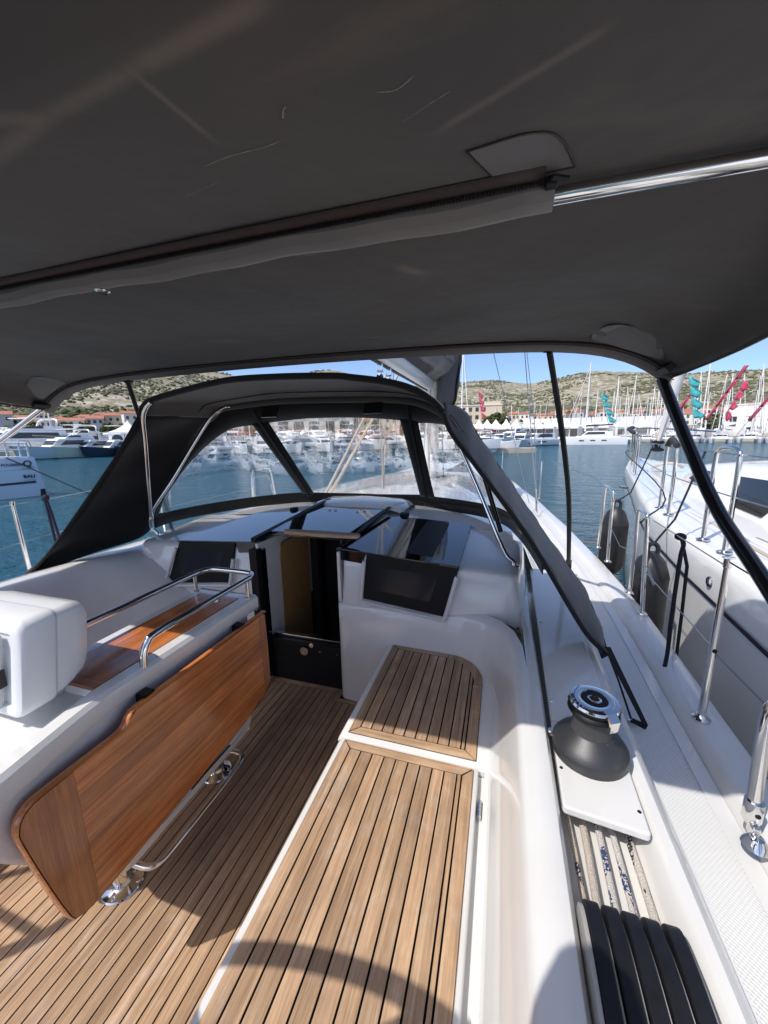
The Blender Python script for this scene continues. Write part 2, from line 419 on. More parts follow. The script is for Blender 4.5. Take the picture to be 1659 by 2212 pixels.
def hill_mat():
    m, nt, b = mat_new('hill')
    b.inputs['Roughness'].default_value = 0.95
    b.inputs['Specular IOR Level'].default_value = 0.1
    tc = nd(nt, 'ShaderNodeTexCoord')
    n1 = nd(nt, 'ShaderNodeTexNoise', Scale=0.013, Detail=8.0, Roughness=0.62)
    lk(nt, tc.outputs['Object'], n1.inputs['Vector'])
    r1 = nd(nt, 'ShaderNodeValToRGB')
    e = r1.color_ramp.elements
    e[0].position = 0.36; e[0].color = (0.15, 0.145, 0.085, 1)
    e[1].position = 0.66; e[1].color = (0.27, 0.235, 0.165, 1)
    k = e.new(0.5); k.color = (0.215, 0.195, 0.125, 1)
    lk(nt, n1.outputs['Fac'], r1.inputs[0])
    mp = nd(nt, 'ShaderNodeMapping'); mp.inputs['Scale'].default_value = (1, 1, 3.0)
    lk(nt, tc.outputs['Object'], mp.inputs['Vector'])
    n2 = nd(nt, 'ShaderNodeTexNoise', Scale=0.11, Detail=7.0, Roughness=0.72)
    lk(nt, mp.outputs[0], n2.inputs['Vector'])
    r2 = nd(nt, 'ShaderNodeMapRange')
    r2.inputs[1].default_value = 0.50; r2.inputs[2].default_value = 0.58
    lk(nt, n2.outputs['Fac'], r2.inputs[0])
    mx = nd(nt, 'ShaderNodeMix', data_type='RGBA')
    mx.inputs[7].default_value = (0.43, 0.40, 0.355, 1)
    lk(nt, r2.outputs[0], mx.inputs[0]); lk(nt, r1.outputs[0], mx.inputs[6])
    lk(nt, mx.outputs[2], b.inputs['Base Color'])
hill_mat()
def leaf_mat(name, c1, c2, sc_=0.4):
    m, nt, b = mat_new(name)
    b.inputs['Roughness'].default_value = 0.9
    b.inputs['Specular IOR Level'].default_value = 0.15
    tc = nd(nt, 'ShaderNodeTexCoord')
    n = nd(nt, 'ShaderNodeTexNoise', Scale=sc_, Detail=4.0)
    lk(nt, tc.outputs['Object'], n.inputs['Vector'])
    r = nd(nt, 'ShaderNodeValToRGB')
    r.color_ramp.elements[0].position = 0.3; r.color_ramp.elements[0].color = (*c1, 1)
    r.color_ramp.elements[1].position = 0.7; r.color_ramp.elements[1].color = (*c2, 1)
    lk(nt, n.outputs['Fac'], r.inputs[0]); lk(nt, r.outputs[0], b.inputs['Base Color'])
leaf_mat('scrub', (0.105, 0.11, 0.068), (0.17, 0.17, 0.108), 0.05)
leaf_mat('foliage', (0.03, 0.045, 0.016), (0.09, 0.10, 0.035), 0.5)

# ================================================================== mesh helpers
class MB:
    def __init__(self):
        self.v = []; self.f = []; self.sm = []
    def add(self, vs, fs, smooth=False):
        n = len(self.v)
        self.v += [tuple(p) for p in vs]
        self.f += [tuple(i + n for i in q) for q in fs]
        self.sm += [smooth] * len(fs)
        return self
    def box(self, c, s, rz=0.0, rot=None):
        hx, hy, hz = s[0] / 2, s[1] / 2, s[2] / 2
        P = [Vector((x, y, z)) for z in (-hz, hz) for y in (-hy, hy) for x in (-hx, hx)]
        if rot is not None: P = [rot @ p for p in P]
        elif rz: 
            mm = Matrix.Rotation(rz, 3, 'Z'); P = [mm @ p for p in P]
        P = [p + Vector(c) for p in P]
        return self.add(P, [(0, 2, 3, 1), (4, 5, 7, 6), (0, 1, 5, 4), (2, 6, 7, 3), (0, 4, 6, 2), (1, 3, 7, 5)])
    def prism(self, poly, z0, z1, smooth=False):
        n = len(poly)
        vs = [(x, y, z0) for x, y in poly] + [(x, y, z1) for x, y in poly]
        fs = [tuple(range(n - 1, -1, -1)), tuple(range(n, 2 * n))]
        fs += [(i, (i + 1) % n, n + (i + 1) % n, n + i) for i in range(n)]
        return self.add(vs, fs, smooth)
    def slab(self, pts, off):
        """closed slab: polygon of 3D points swept by vector off"""
        n = len(pts); off = Vector(off)
        vs = [Vector(p) for p in pts] + [Vector(p) + off for p in pts]
        fs = [tuple(range(n - 1, -1, -1)), tuple(range(n, 2 * n))]
        fs += [(i, (i + 1) % n, n + (i + 1) % n, n + i) for i in range(n)]
        return self.add(vs, fs)
    def loft(self, rings, closed=False, cap=False, smooth=True):
        n = len(rings[0]); vs = [p for r in rings for p in r]; fs = []
        m = n if closed else n - 1
        for a in range(len(rings) - 1):
            for i in range(m):
                j = (i + 1) % n
                fs.append((a * n + i, a * n + j, (a + 1) * n + j, (a + 1) * n + i))
        self.add(vs, fs, smooth)
        if cap:
            self.add(rings[0], [tuple(range(n - 1, -1, -1))])
            self.add(rings[-1], [tuple(range(n))])
        return self
    def tube(self, path, r, n=10, cap=True, closed=False, sx=1.0):
        P = [Vector(p) for p in path]
        rs = r if isinstance(r, (list, tuple)) else [r] * len(P)
        T = []
        for i in range(len(P)):
            if closed: t = P[(i + 1) % len(P)] - P[i - 1]
            else: t = P[min(i + 1, len(P) - 1)] - P[max(i - 1, 0)]
            T.append(t.normalized())
        up = Vector((0, 0, 1)) if abs(T[0].z) < 0.9 else Vector((1, 0, 0))
        u = T[0].cross(up).normalized(); rings = []
        for i, p in enumerate(P):
            if i:
                u = (u - T[i] * u.dot(T[i]))
                u.normalize()
            w = T[i].cross(u)
            rings.append([p + (u * math.cos(a) * sx + w * math.sin(a)) * rs[i] for a in [2 * math.pi * k / n for k in range(n)]])
        if closed: rings.append(rings[0])
        return self.loft(rings, True, cap and not closed)
    def lathe(self, prof, c=(0, 0, 0), n=24, axis='Z', cap=True):
        rings = []
        for r, z in prof:
            ring = []
            for k in range(n):
                a = 2 * math.pi * k / n; x, y = r * math.cos(a), r * math.sin(a)
                p = {'Z': (x, y, z), 'Y': (x, z, -y), 'X': (z, x, y)}[axis]
                ring.append((p[0] + c[0], p[1] + c[1], p[2] + c[2]))
            rings.append(ring)
        return self.loft(rings, True, cap)
    def ball(self, c, r, n=8, s=(1, 1, 1)):
        prof = [(max(1e-4, r * math.sin(math.pi * k / n)), -r * math.cos(math.pi * k / n)) for k in range(n + 1)]
        rings = []
        for q, z in prof:
            rings.append([(c[0] + q * math.cos(2 * math.pi * k / (n + 4)) * s[0], c[1] + q * math.sin(2 * math.pi * k / (n + 4)) * s[1], c[2] + z * s[2]) for k in range(n + 4)])
        return self.loft(rings, True)
    def build(self, name, mat, parent=None, sharp=35, bevel=0.0, seg=2, solid=0.0):
        off = Vector((0, 0, 0))
        if parent is not None: off = Vector(parent.get('_o', (0, 0, 0)))
        me = bpy.data.meshes.new(name)
        me.from_pydata([tuple(Vector(p) - off) for p in self.v], [], self.f)
        me.polygons.foreach_set('use_smooth', self.sm if not bevel else [True] * len(self.f))
        if any(self.sm) or bevel:
            me.set_sharp_from_angle(angle=R(sharp))
        me.update()
        o = bpy.data.objects.new(name, me)
        COL.objects.link(o)
        me.materials.append(MATS[mat])
        if parent is not None:
            o.parent = parent; o['_o'] = tuple(off)
        if solid:
            s = o.modifiers.new('thick', 'SOLIDIFY'); s.thickness = solid; s.offset = 0
        if bevel:
            bv = o.modifiers.new('bevel', 'BEVEL'); bv.width = bevel; bv.segments = seg
            bv.limit_method = 'ANGLE'; bv.angle_limit = R(40); bv.harden_normals = True
        return o
def tag(o, label=None, cat=None, group=None, kind=None):
    if label: o['label'] = label
    if cat: o['category'] = cat
    if group: o['group'] = group
    if kind: o['kind'] = kind
    return o
def thing(name, label, cat, loc=(0, 0, 0), group=None):
    o = bpy.data.objects.new(name, None)
    COL.objects.link(o)
    o.location = loc; o.empty_display_size = 0.1
    o['_o'] = tuple(loc)
    return tag(o, label, cat, group)
def copy_tree(o, parent=None):
    c = o.copy(); COL.objects.link(c); c.parent = parent
    for ch in list(o.children): copy_tree(ch, c)
    return c
def crom(pts, n=6, closed=False):
    P = [Vector(p) for p in pts]; out = []
    L = len(P)
    for i in range(L if closed else L - 1):
        p0 = P[i - 1] if (i or closed) else P[0] * 2 - P[1]
        p1 = P[i]; p2 = P[(i + 1) % L]
        p3 = P[(i + 2) % L] if (closed or i + 2 < L) else P[-1] * 2 - P[-2]
        for k in range(n):
            t = k / n
            out.append(0.5 * ((2 * p1) + (p2 - p0) * t + (2 * p0 - 5 * p1 + 4 * p2 - p3) * t * t + (3 * p1 - p0 - 3 * p2 + p3) * t ** 3))
    if not closed: out.append(P[-1])
    return out
def resample(pts, n):
    P = [Vector(p) for p in pts]; d = [0.0]
    for i in range(1, len(P)): d.append(d[-1] + (P[i] - P[i - 1]).length)
    out = []; j = 0
    for k in range(n):
        s = d[-1] * k / (n - 1)
        while j < len(P) - 2 and d[j + 1] < s: j += 1
        t = (s - d[j]) / max(1e-9, d[j + 1] - d[j])
        out.append(P[j].lerp(P[j + 1], min(1, max(0, t))))
    return out
def lerpt(tab, x):
    if x <= tab[0][0]: return tab[0][1]
    for (a, b), (c, d) in zip(tab, tab[1:]):
        if x <= c:
            t = (x - a) / (c - a); t = t * t * (3 - 2 * t) * 0.35 + t * 0.65
            return b + (d - b) * t
    return tab[-1][1]
def text_mesh(body, size, mat, M, parent=None, name='lettering', ext=0.002, bold=0.0):
    cu = bpy.data.curves.new('txt', 'FONT')
    cu.body = body; cu.size = size; cu.extrude = ext; cu.offset = bold
    cu.align_x = 'CENTER'; cu.align_y = 'CENTER'; cu.resolution_u = 4
    ob = bpy.data.objects.new('txt', cu); COL.objects.link(ob)
    dg = bpy.context.evaluated_depsgraph_get()
    me = bpy.data.meshes.new_from_object(ob.evaluated_get(dg))
    bpy.data.objects.remove(ob); bpy.data.curves.remove(cu)
    off = Vector(parent.get('_o', (0, 0, 0))) if parent is not None else Vector()
    me.transform(Matrix.Translation(-off) @ M)
    me.materials.clear(); me.materials.append(MATS[mat])
    o = bpy.data.objects.new(name, me); COL.objects.link(o)
    if parent is not None: o.parent = parent; o['_o'] = tuple(off)
    return o

# ================================================================== water
WZ = -0.85
mb = MB()
S_ = 3000.0
mb.add([(-S_, -S_, WZ), (S_, -S_, WZ), (S_, S_, WZ), (-S_, S_, WZ)], [(0, 1, 2, 3)])
tag(mb.build('water', 'water'), kind='structure')

# ================================================================== our yacht: moulded structure
DZ = 0.45           # side deck level
OUT = [(-1.5, 0.74), (0, 0.82), (1.3, 0.865), (2.4, 0.90), (3.2, 0.885), (4.45, 0.79), (6, 0.62), (7.8, 0.36), (10, -0.10), (12.5, -1.0), (12.9, -1.16)]
def outx(y): return lerpt(OUT, y)
def sheer(y): return 0.0 if y < 3 else 0.012 * (y - 3) ** 1.25
# ---- starboard coaming, side deck, toe rail and topside, one loft along the boat
def stbd_profile(y):
    o = outx(y); s = sheer(y)
    ti = o - 0.15
    foot = min(0.515, ti - 0.12) if y < 3 else 0.45
    return [(0.10, 0.40), (0.131, 0.66), (0.132, 0.680), (0.15, 0.6825), (0.168, 0.678), (0.178, 0.665), (0.188, 0.60), (0.196, 0.565),
            (0.205, 0.560), (0.352, 0.560), (0.362, 0.568), (0.374, 0.60), (0.386, 0.638), (0.398, 0.650), (0.42, 0.652), (0.438, 0.640), (0.455, 0.612),
            (0.485, 0.53), (foot - 0.012, 0.475), (foot, 0.456)]
rings = []
for y in [-1.5, -0.8, 0, 0.4, 0.7, 1.0, 1.3, 1.6, 1.9, 2.2, 2.5, 2.75]:
    k = max(0.0, (y - 1.9) / 0.85)
    rings.append([(x + 0.02 * k, y, z - 0.0 * k) for x, z in stbd_profile(y)])
mb = MB(); mb.loft(rings)
last = rings[-1]
cx_ = sum(p[0] for p in last) / len(last)
mb.loft([last, [(p[0], p[1] + 0.10, 0.44 + (p[2] - 0.44) * 0.82) for p in last], [(p[0], p[1] + 0.28, 0.43) for p in last]])
tag(mb.build('cockpit_coaming', 'gelcoat'), 'white moulded coaming with rope trough beside the starboard bench', kind='structure')
# ---- side deck with toe rail
mb = MB(); rings = []; rings2 = []
ys = [-1.5, -0.8, 0, 0.4, 0.8, 1.2, 1.6, 2, 2.5, 3, 3.5, 4, 4.7, 5.5, 6.3, 7.2, 8.2, 9.2, 10.2, 11.2, 12, 12.6, 12.88]
for y in ys:
    o = outx(y); s = sheer(y); ti = o - 0.15
    inner = 0.47 if y < 3.1 else max(-1.16, 0.47 - (y - 3.1) * 0.16)
    inner = min(inner, ti - 0.02)
    rings.append([(inner, y, DZ + s - 0.002), (ti, y, DZ + s - 0.002)])
    rings2.append([(ti, y, DZ + s - 0.01), (ti + 0.012, y, DZ + s + 0.008), (ti + 0.022, y, DZ + s + 0.035), (ti + 0.034, y, DZ + s + 0.046), (ti + 0.05, y, DZ + s + 0.05),
                   (o - 0.018, y, DZ + s + 0.05), (o - 0.004, y, DZ + s + 0.042), (o, y, DZ + s + 0.02), (o + 0.004, y, 0.1), (o - 0.03 - 0.1 * min(1, y / 9 if y > 0 else 0), y, WZ - 0.3)])
mb.loft(rings)
deck = tag(mb.build('side_deck', 'nonskid'), kind='structure')
tr_ = MB().loft(rings2).build('toe_rail', 'gelcoat', deck)
# smooth gelcoat margins and dividing line on the deck
mg = MB()
mg.loft([[(rings[i][1][0] - 0.045, ys[i], DZ + sheer(ys[i]) + 0.002), (rings[i][1][0] + 0.004, ys[i], DZ + sheer(ys[i]) + 0.002)] for i in range(len(ys) - 2)])
mg.build('deck_margin', 'gelcoat', deck)
mg = MB()
mg.loft([[(0.47, y, DZ + 0.003), (0.535, y, DZ + 0.003)] for y in (-1.5, 0, 1, 2, 3)])
mg.build('deck_margin', 'gelcoat', deck)
# ---- port coaming, deck and topside
def port_profile(y):
    k = max(0, min(1, (y - 1.2) / 0.8))
    return [(-2.19, 0.36), (-2.20, 0.415), (-2.23, 0.45), (-2.29, 0.50), (-2.37, 0.58), (-2.45, 0.69), (-2.50, 0.765), (-2.535, 0.805), (-2.57, 0.825), (-2.62, 0.83),
            (-2.76, 0.80), (-2.86, 0.75), (-2.92, 0.65), (-2.98, 0.52), (-3.02, 0.49), (-3.24, 0.49), (-3.26, 0.53), (-3.30, 0.545), (-3.40, 0.545), (-3.42, 0.50), (-3.42, 0.1), (-3.36, WZ - 0.3)]
rings = []
for y in [-1.5, -0.5, 0.3, 0.8, 1.2, 1.5, 1.7, 1.85, 2.0, 2.15, 2.4, 2.8, 3.4]:
    pr = []
    t = max(0.0, min(1.0, (y - 1.45) / 0.42)); t = t * t
    kx = 0.0 if y < 2.6 else (y - 2.6) * 0.05
    for i, (x, z) in enumerate(port_profile(y)):
        if i <= 8:
            # the inner face swings inboard into the bulkhead
            x = x + (0.62 - 0.0 * i) * t * (1 - i / 9.0)
        pr.append((x + kx, y, z))
    rings.append(pr)
tag(MB().loft(rings).build('port_coaming', 'gelcoat'), 'white moulded port coaming curving up behind the table', kind='structure')
rings = []
for y in [3.4, 4.4, 5.5, 6.5, 8, 10, 11.5, 12.5, 12.9]:
    o = -2.32 - outx(y) - 0.2 if y < 12 else -2.32 - outx(y) - 0.02
    rings.append([(-2.0 + max(0, (y - 3.4)) * 0.09, y, 0.5 + sheer(y)), (o + 0.16, y, 0.5 + sheer(y)), (o + 0.14, y, 0.545 + sheer(y)), (o + 0.02, y, 0.545 + sheer(y)), (o, y, 0.5), (o + 0.05, y, WZ - 0.3)])
tag(MB().loft(rings).build('port_side_deck', 'gelcoat'), kind='structure')

# ---- seat-back wall turning into the starboard bulkhead
PR0 = [(-0.004, 0.0), (0.0, 0.30), (0.0, 0.405), (0.014, 0.445), (0.042, 0.53), (0.066, 0.602), (0.083, 0.650), (0.091, 0.667), (0.104, 0.6765), (0.132, 0.680)]
PR1 = [(0.0, 0.0), (0.0, 0.30), (0.0, 0.42), (0.003, 0.48), (0.008, 0.53), (0.014, 0.575), (0.022, 0.605), (0.036, 0.625), (0.055, 0.632), (0.09, 0.636)]
path = [((0.0, -1.5), (1, 0), 0), ((0.0, 0.4), (1, 0), 0), ((0.0, 1.0), (1, 0), 0), ((0.0, 1.45), (1, 0), 0.0), ((-0.004, 1.60), (0.985, 0.17), 0.05), ((-0.022, 1.70), (0.92, 0.39), 0.15),
        ((-0.058, 1.78), (0.80, 0.60), 0.3), ((-0.115, 1.842), (0.60, 0.80), 0.5), ((-0.19, 1.876), (0.33, 0.944), 0.7), ((-0.29, 1.888), (0.08, 0.997), 0.9),
        ((-0.5, 1.888), (0, 1), 1), ((-0.78, 1.889), (0, 1), 1), ((-0.862, 1.893), (0, 1), 1), ((-0.885, 1.905), (-0.6, 0.8), 1), ((-0.894, 1.93), (-0.9, 0.4), 1)]
rings = []
for (bx, by), (nx, ny), t in path:
    L = math.hypot(nx, ny); nx /= L; ny /= L
    ring = []
    for (o0, z0), (o1, z1) in zip(PR0, PR1):
        o = o0 + (o1 - o0) * t; z = z0 + (z1 - z0) * t
        if t == 1 and nx < -0.5: o = 0
        ring.append((bx + nx * o, by + ny * o, z))
    rings.append(ring)
tag(MB().loft(rings).build('seat_back_wall', 'gelcoat', sharp=60), 'white moulded seat back turning into the bulkhead', kind='structure')

# ---- coachroof
def roof_z(x, y):
    u = (x + 1.16) / 1.25
    z = 1.0 - 0.085 * u * u
    if y < 2.7: z -= 0.05 * (2.7 - y) / 0.77
    elif y > 3.3: z += -0.012 * (y - 3.3) ** 1.3
    return z
def roof_half(y): return lerpt([(1.9, 1.26), (2.6, 1.34), (3.2, 1.34), (4.5, 1.22), (6, 1.0), (7.6, 0.62), (8.4, 0.25)], y)
def roof_ring(y, drop=0.0, shrink=0.0):
    h = roof_half(y) - shrink; r = []
    zb = DZ + sheer(y) - 0.02
    base = min(1.0, max(0.0, (8.4 - y) / 1.6))
    xs = [-1.0, -0.985, -0.96, -0.9, -0.75, -0.5, -0.25, 0, 0.25, 0.5, 0.75, 0.9, 0.96, 0.985, 1.0]
    r.append((-1.16 - h - 0.22, y, zb))
    for i, u in enumerate(xs):
        z = roof_z(-1.16 + h * u * 0.93, y)
        edge = abs(u)
        if edge > 0.9: z -= (edge - 0.9) / 0.1 * 0.03 + (0.04 if edge > 0.98 else 0) + (0.03 if edge >= 1 else 0)
        r.append((-1.16 + h * u, y, zb + (z - drop - zb) * base))
    r.append((-1.16 + h + (0.16 if y < 3 else 0.2), y, zb))
    return r
rings = []
for y in [2.66, 2.8, 3.0, 3.3, 3.8, 4.5, 5.2, 6, 6.8, 7.6, 8.2, 8.4]:
    rings.append(roof_ring(y))
tag(MB().loft(rings).build('coachroof', 'gelcoat', sharp=50), 'white coachroof forward of the companionway under the spray hood', kind='structure')
# starboard coachroof block beside the companionway
blk = MB()
def blk_ring(y, x1, zin, zout, z0=0.55):
    return [(-0.865, y, z0), (-0.865, y, zin - 0.004), (-0.72, y, zin - 0.006), (-0.40, y, (zin + zout) / 2 - 0.006), (-0.19, y, zout - 0.008), (-0.10, y, zout - 0.012), (x1 - 0.06, y, zout - 0.020), (x1 - 0.022, y, zout - 0.026), (x1 - 0.006, y, zout - 0.040), (x1, y, zout - 0.065), (x1 + 0.045, y, 0.60)]
blk.loft([[(p[0] * 1.0, 1.925, min(p[2], 0.62 if i else p[2])) for i, p in enumerate(blk_ring(1.93, 0.06, 0.945, 0.90))],
          blk_ring(1.948, 0.085, 0.925, 0.885), blk_ring(1.96, 0.10, 0.942, 0.898), blk_ring(1.985, 0.11, 0.949, 0.905), blk_ring(2.2, 0.14, 0.96, 0.915), blk_ring(2.45, 0.155, 0.975, 0.935), blk_ring(2.67, 0.16, 0.995, 0.95)])
b1 = tag(blk.build('coachroof_side_block', 'gelcoat', sharp=45), 'white moulded block carrying the starboard display', kind='structure')
blk = MB()
def blk_ringp(y, x1, zin, zout, z0=0.35):
    return [(-1.445, y, z0), (-1.445, y, zin - 0.004), (-1.60, y, zin - 0.006), (-1.9, y, (zin + zout) / 2 - 0.006), (-2.08, y, zout - 0.010), (-2.2, y, zout - 0.012), (x1 + 0.10, y, zout - 0.022), (x1 + 0.05, y, zout - 0.035), (x1 + 0.018, y, zout - 0.065), (x1, y, zout - 0.11), (x1 - 0.02, y, 0.60)]
blk.loft([[(p[0], 1.925, min(p[2], 0.62 if i else p[2])) for i, p in enumerate(blk_ringp(1.93, -2.36, 0.945, 0.90))],
          blk_ringp(1.945, -2.40, 0.915, 0.885), blk_ringp(1.965, -2.44, 0.94, 0.91), blk_ringp(2.0, -2.48, 0.949, 0.92), blk_ringp(2.2, -2.52, 0.96, 0.93), blk_ringp(2.45, -2.54, 0.975, 0.945), blk_ringp(2.67, -2.55, 0.995, 0.955)])
blk.add([(-1.445, 1.93, 0), (-2.4, 1.93, 0), (-2.4, 1.93, 0.64), (-1.445, 1.93, 0.64)], [(0, 1, 2, 3)])
b2 = tag(blk.build('coachroof_port_block', 'gelcoat', sharp=45), 'white moulded block carrying the port display', kind='structure')

# ---- glossy black roof panels
gp = thing('roof_window', 'black glossy deck window panel starboard of the companionway', 'window', (-0.5, 2.3, 0.96))
def pan(pts, th=0.012): return MB().slab(pts, (0, 0, -th))
pan([(-0.875, 1.938, 0.957), (-0.195, 1.922, 0.912), (-0.185, 2.68, 0.968), (-0.80, 2.66, 1.010)]).build('pane', 'black_gloss', gp, bevel=0.003)
pan([(-0.505, 2.0, 0.938), (-0.345, 2.0, 0.928), (-0.335, 2.62, 0.982), (-0.49, 2.62, 0.992)], 0.002).build('painted_reflection', 'black_plastic', gp)  # thin dark strip laid on the pane, standing in for a reflected band
cap = MB().slab([(-0.905, 1.935, 0.955), (-0.715, 1.935, 0.945), (-0.742, 1.935, 0.875), (-0.88, 1.935, 0.888)], (0, 0.10, 0)); cap.build('end_cap', 'black_gloss', gp, bevel=0.004)
gp2 = thing('roof_window', 'black glossy deck window panel port of the companionway', 'window', (-1.75, 2.3, 0.96))
pan([(-2.06, 1.925, 0.930), (-1.445, 1.938, 0.957), (-1.49, 2.66, 1.010), (-1.93, 2.62, 0.985)]).build('pane', 'black_gloss', gp2, bevel=0.003)
MB().slab([(-1.60, 1.935, 0.945), (-1.43, 1.935, 0.955), (-1.452, 1.935, 0.888), (-1.585, 1.935, 0.875)], (0, 0.10, 0)).build('end_cap', 'black_gloss', gp2, bevel=0.004)
# displays
def display(X, label):
    t = thing('chart_display', label, 'display', (X, 1.93, 0.8))
    return t
d1 = display(-0.47, 'dark chart display recessed in the starboard bulkhead above the bench')
fq = [(-0.735, 1.912, 0.672), (-0.268, 1.905, 0.622), (-0.188, 1.922, 0.905), (-0.712, 1.930, 0.942)]
def inset(q, s, dy):
    c = sum((Vector(p) for p in q), Vector()) / 4
    return [tuple(c + (Vector(p) - c) * s + Vector((0, dy, 0))) for p in q]
MB().slab(inset(fq, 1.0, 0), (0, 0.03, 0)).build('bezel', 'black_plastic', d1, bevel=0.006)
MB().slab([(-0.665, 1.9135, 0.735), (-0.345, 1.9095, 0.70), (-0.30, 1.918, 0.845), (-0.645, 1.924, 0.872)], (0, 0.005, 0)).build('screen', 'screen_glass', d1)
MB().tube(crom([(-0.722, 1.918, 0.90), (-0.742, 1.905, 0.69), (-0.735, 1.899, 0.665), (-0.70, 1.898, 0.657), (-0.30, 1.894, 0.612), (-0.268, 1.895, 0.612), (-0.255, 1.899, 0.635), (-0.20, 1.908, 0.86)], 5), 0.011, 8).build('frame_lip', 'gelcoat_grey', d1)
d2 = display(-1.87, 'dark chart display recessed in the port bulkhead behind the table')
fq2 = [(-2.172, 1.905, 0.622), (-1.655, 1.912, 0.675), (-1.60, 1.930, 0.945), (-2.045, 1.922, 0.918)]
MB().slab(fq2, (0, 0.03, 0)).build('bezel', 'black_plastic', d2, bevel=0.006)
MB().slab([(-2.06, 1.9095, 0.70), (-1.735, 1.9135, 0.735), (-1.70, 1.924, 0.875), (-1.99, 1.918, 0.852)], (0, 0.005, 0)).build('screen', 'screen_glass', d2)
MB().tube(crom([(-2.06, 1.908, 0.88), (-2.18, 1.895, 0.63), (-2.175, 1.894, 0.614), (-2.14, 1.895, 0.612), (-1.68, 1.898, 0.66), (-1.648, 1.899, 0.668), (-1.612, 1.912, 0.84)], 5), 0.011, 8).build('frame_lip', 'gelcoat_grey', d2)

# ---- companionway
cw = thing('companionway', 'open companionway with black washboard and wood-lined interior', 'hatchway', (-1.16, 2.0, 0))
MB().box((-1.16, 1.985, 0.135), (0.54, 0.03, 0.27)).build('washboard', 'black_plastic', cw, bevel=0.003)
MB().box((-1.16, 1.983, 0.282), (0.54, 0.045, 0.022)).build('washboard_trim', 'black_plastic', cw, bevel=0.003)
MB().box((-1.16, 2.015, 0.306), (0.54, 0.035, 0.018)).build('sill', 'steel', cw, bevel=0.003)
MB().lathe([(0.0005, -0.012), (0.028, -0.012), (0.031, -0.006), (0.031, 0.0)], (-1.17, 1.968, 0.235), 20, 'Y').build('lock', 'steel', cw)
MB().lathe([(0.0005, -0.01), (0.015, -0.01), (0.016, 0.0)], (-1.115, 1.966, 0.283), 14, 'Y').build('knob', 'steel', cw)
for sx in (-1.39, -1.06, -0.94):
    MB().lathe([(0.0005, -0.004), (0.005, -0.004), (0.006, 0)], (sx, 1.968, 0.245), 10, 'Y').build('screw', 'steel', cw)
MB().box((-1.434, 2.045, 0.475), (0.018, 0.25, 0.95)).build('jamb', 'gelcoat', cw, bevel=0.004)
MB().box((-0.884, 2.13, 0.47), (0.018, 0.42, 0.94)).build('jamb', 'gelcoat', cw, bevel=0.004)
MB().box((-1.445, 1.915, 0.47), (0.055, 0.055, 0.90)).build('board_track', 'black_plastic', cw, bevel=0.004)
MB().box((-1.412, 1.95, 0.47), (0.014, 0.04, 0.88)).build('board_track', 'black_gloss', cw)
pn = [(-1.438, 2.15, -0.7), (-1.438, 2.15, 0.80), (-1.438, 2.165, 0.85), (-1.438, 2.20, 0.88), (-1.438, 2.54, 0.90), (-1.438, 2.54, -0.7)]
MB().slab(pn, (0.02, 0, 0)).build('wood_panel', 'wood_interior', cw)
MB().box((-1.40, 2.62, 0.2), (0.06, 0.06, 1.6)).build('post', 'interior_dark', cw)
MB().box((-1.33, 2.80, 0.2), (0.14, 0.03, 1.6)).build('door', 'interior_dark', cw)
MB().tube([(-1.255, 2.77, 0.86), (-1.235, 2.76, 0.80), (-1.24, 2.76, 0.62), (-1.245, 2.77, 0.5)], 0.008, 6).build('handrail', 'steel', cw)
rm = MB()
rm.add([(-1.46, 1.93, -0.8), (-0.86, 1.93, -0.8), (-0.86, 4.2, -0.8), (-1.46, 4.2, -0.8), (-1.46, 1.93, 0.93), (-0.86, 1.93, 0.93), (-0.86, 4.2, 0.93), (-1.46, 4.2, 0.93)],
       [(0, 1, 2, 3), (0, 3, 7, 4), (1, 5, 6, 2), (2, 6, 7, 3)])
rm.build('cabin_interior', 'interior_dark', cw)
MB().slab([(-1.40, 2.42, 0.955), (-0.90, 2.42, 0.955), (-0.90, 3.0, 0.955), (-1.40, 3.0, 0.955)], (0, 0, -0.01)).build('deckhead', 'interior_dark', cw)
# sliding hatch with wooden grip
sh = thing('sliding_hatch', 'black sliding hatch pushed open with a grey teak grip', 'hatch', (-1.15, 2.4, 1.0))
pan([(-1.40, 2.03, 1.008), (-0.885, 2.03, 1.005), (-0.84, 2.72, 1.045), (-1.42, 2.72, 1.048)], 0.03).build('pane', 'black_gloss', sh, bevel=0.004)
gpth = [(-1.285, 2.0), (-1.03, 1.982), (-0.79, 1.995), (-0.78, 2.02), (-0.79, 2.045), (-1.03, 2.055), (-1.27, 2.05), (-1.30, 2.03)]
MB().prism(gpth, 1.000, 1.026).build('grip', 'teak_deck_x', sh, bevel=0.008)
for yy, xx in ((2.60, -1.25), (2.60, -1.20), (2.60, -1.02), (2.62, -0.97)):
    MB().box((xx, yy, 1.047), (0.02, 0.012, 0.008)).build('stud', 'plastic_white', sh)
MB().slab([(-1.465, 1.91, 0.962), (-1.425, 1.905, 0.962), (-1.36, 2.87, 1.055), (-1.40, 2.87, 1.055)], (0, 0, 0.028)).build('slide_rail', 'black_plastic', sh, bevel=0.004)
MB().slab([(-0.89, 1.96, 0.962), (-0.862, 1.96, 0.962), (-0.79, 2.72, 1.05), (-0.82, 2.72, 1.05)], (0, 0, 0.012)).build('slide_rail', 'black_plastic', sh, bevel=0.003)
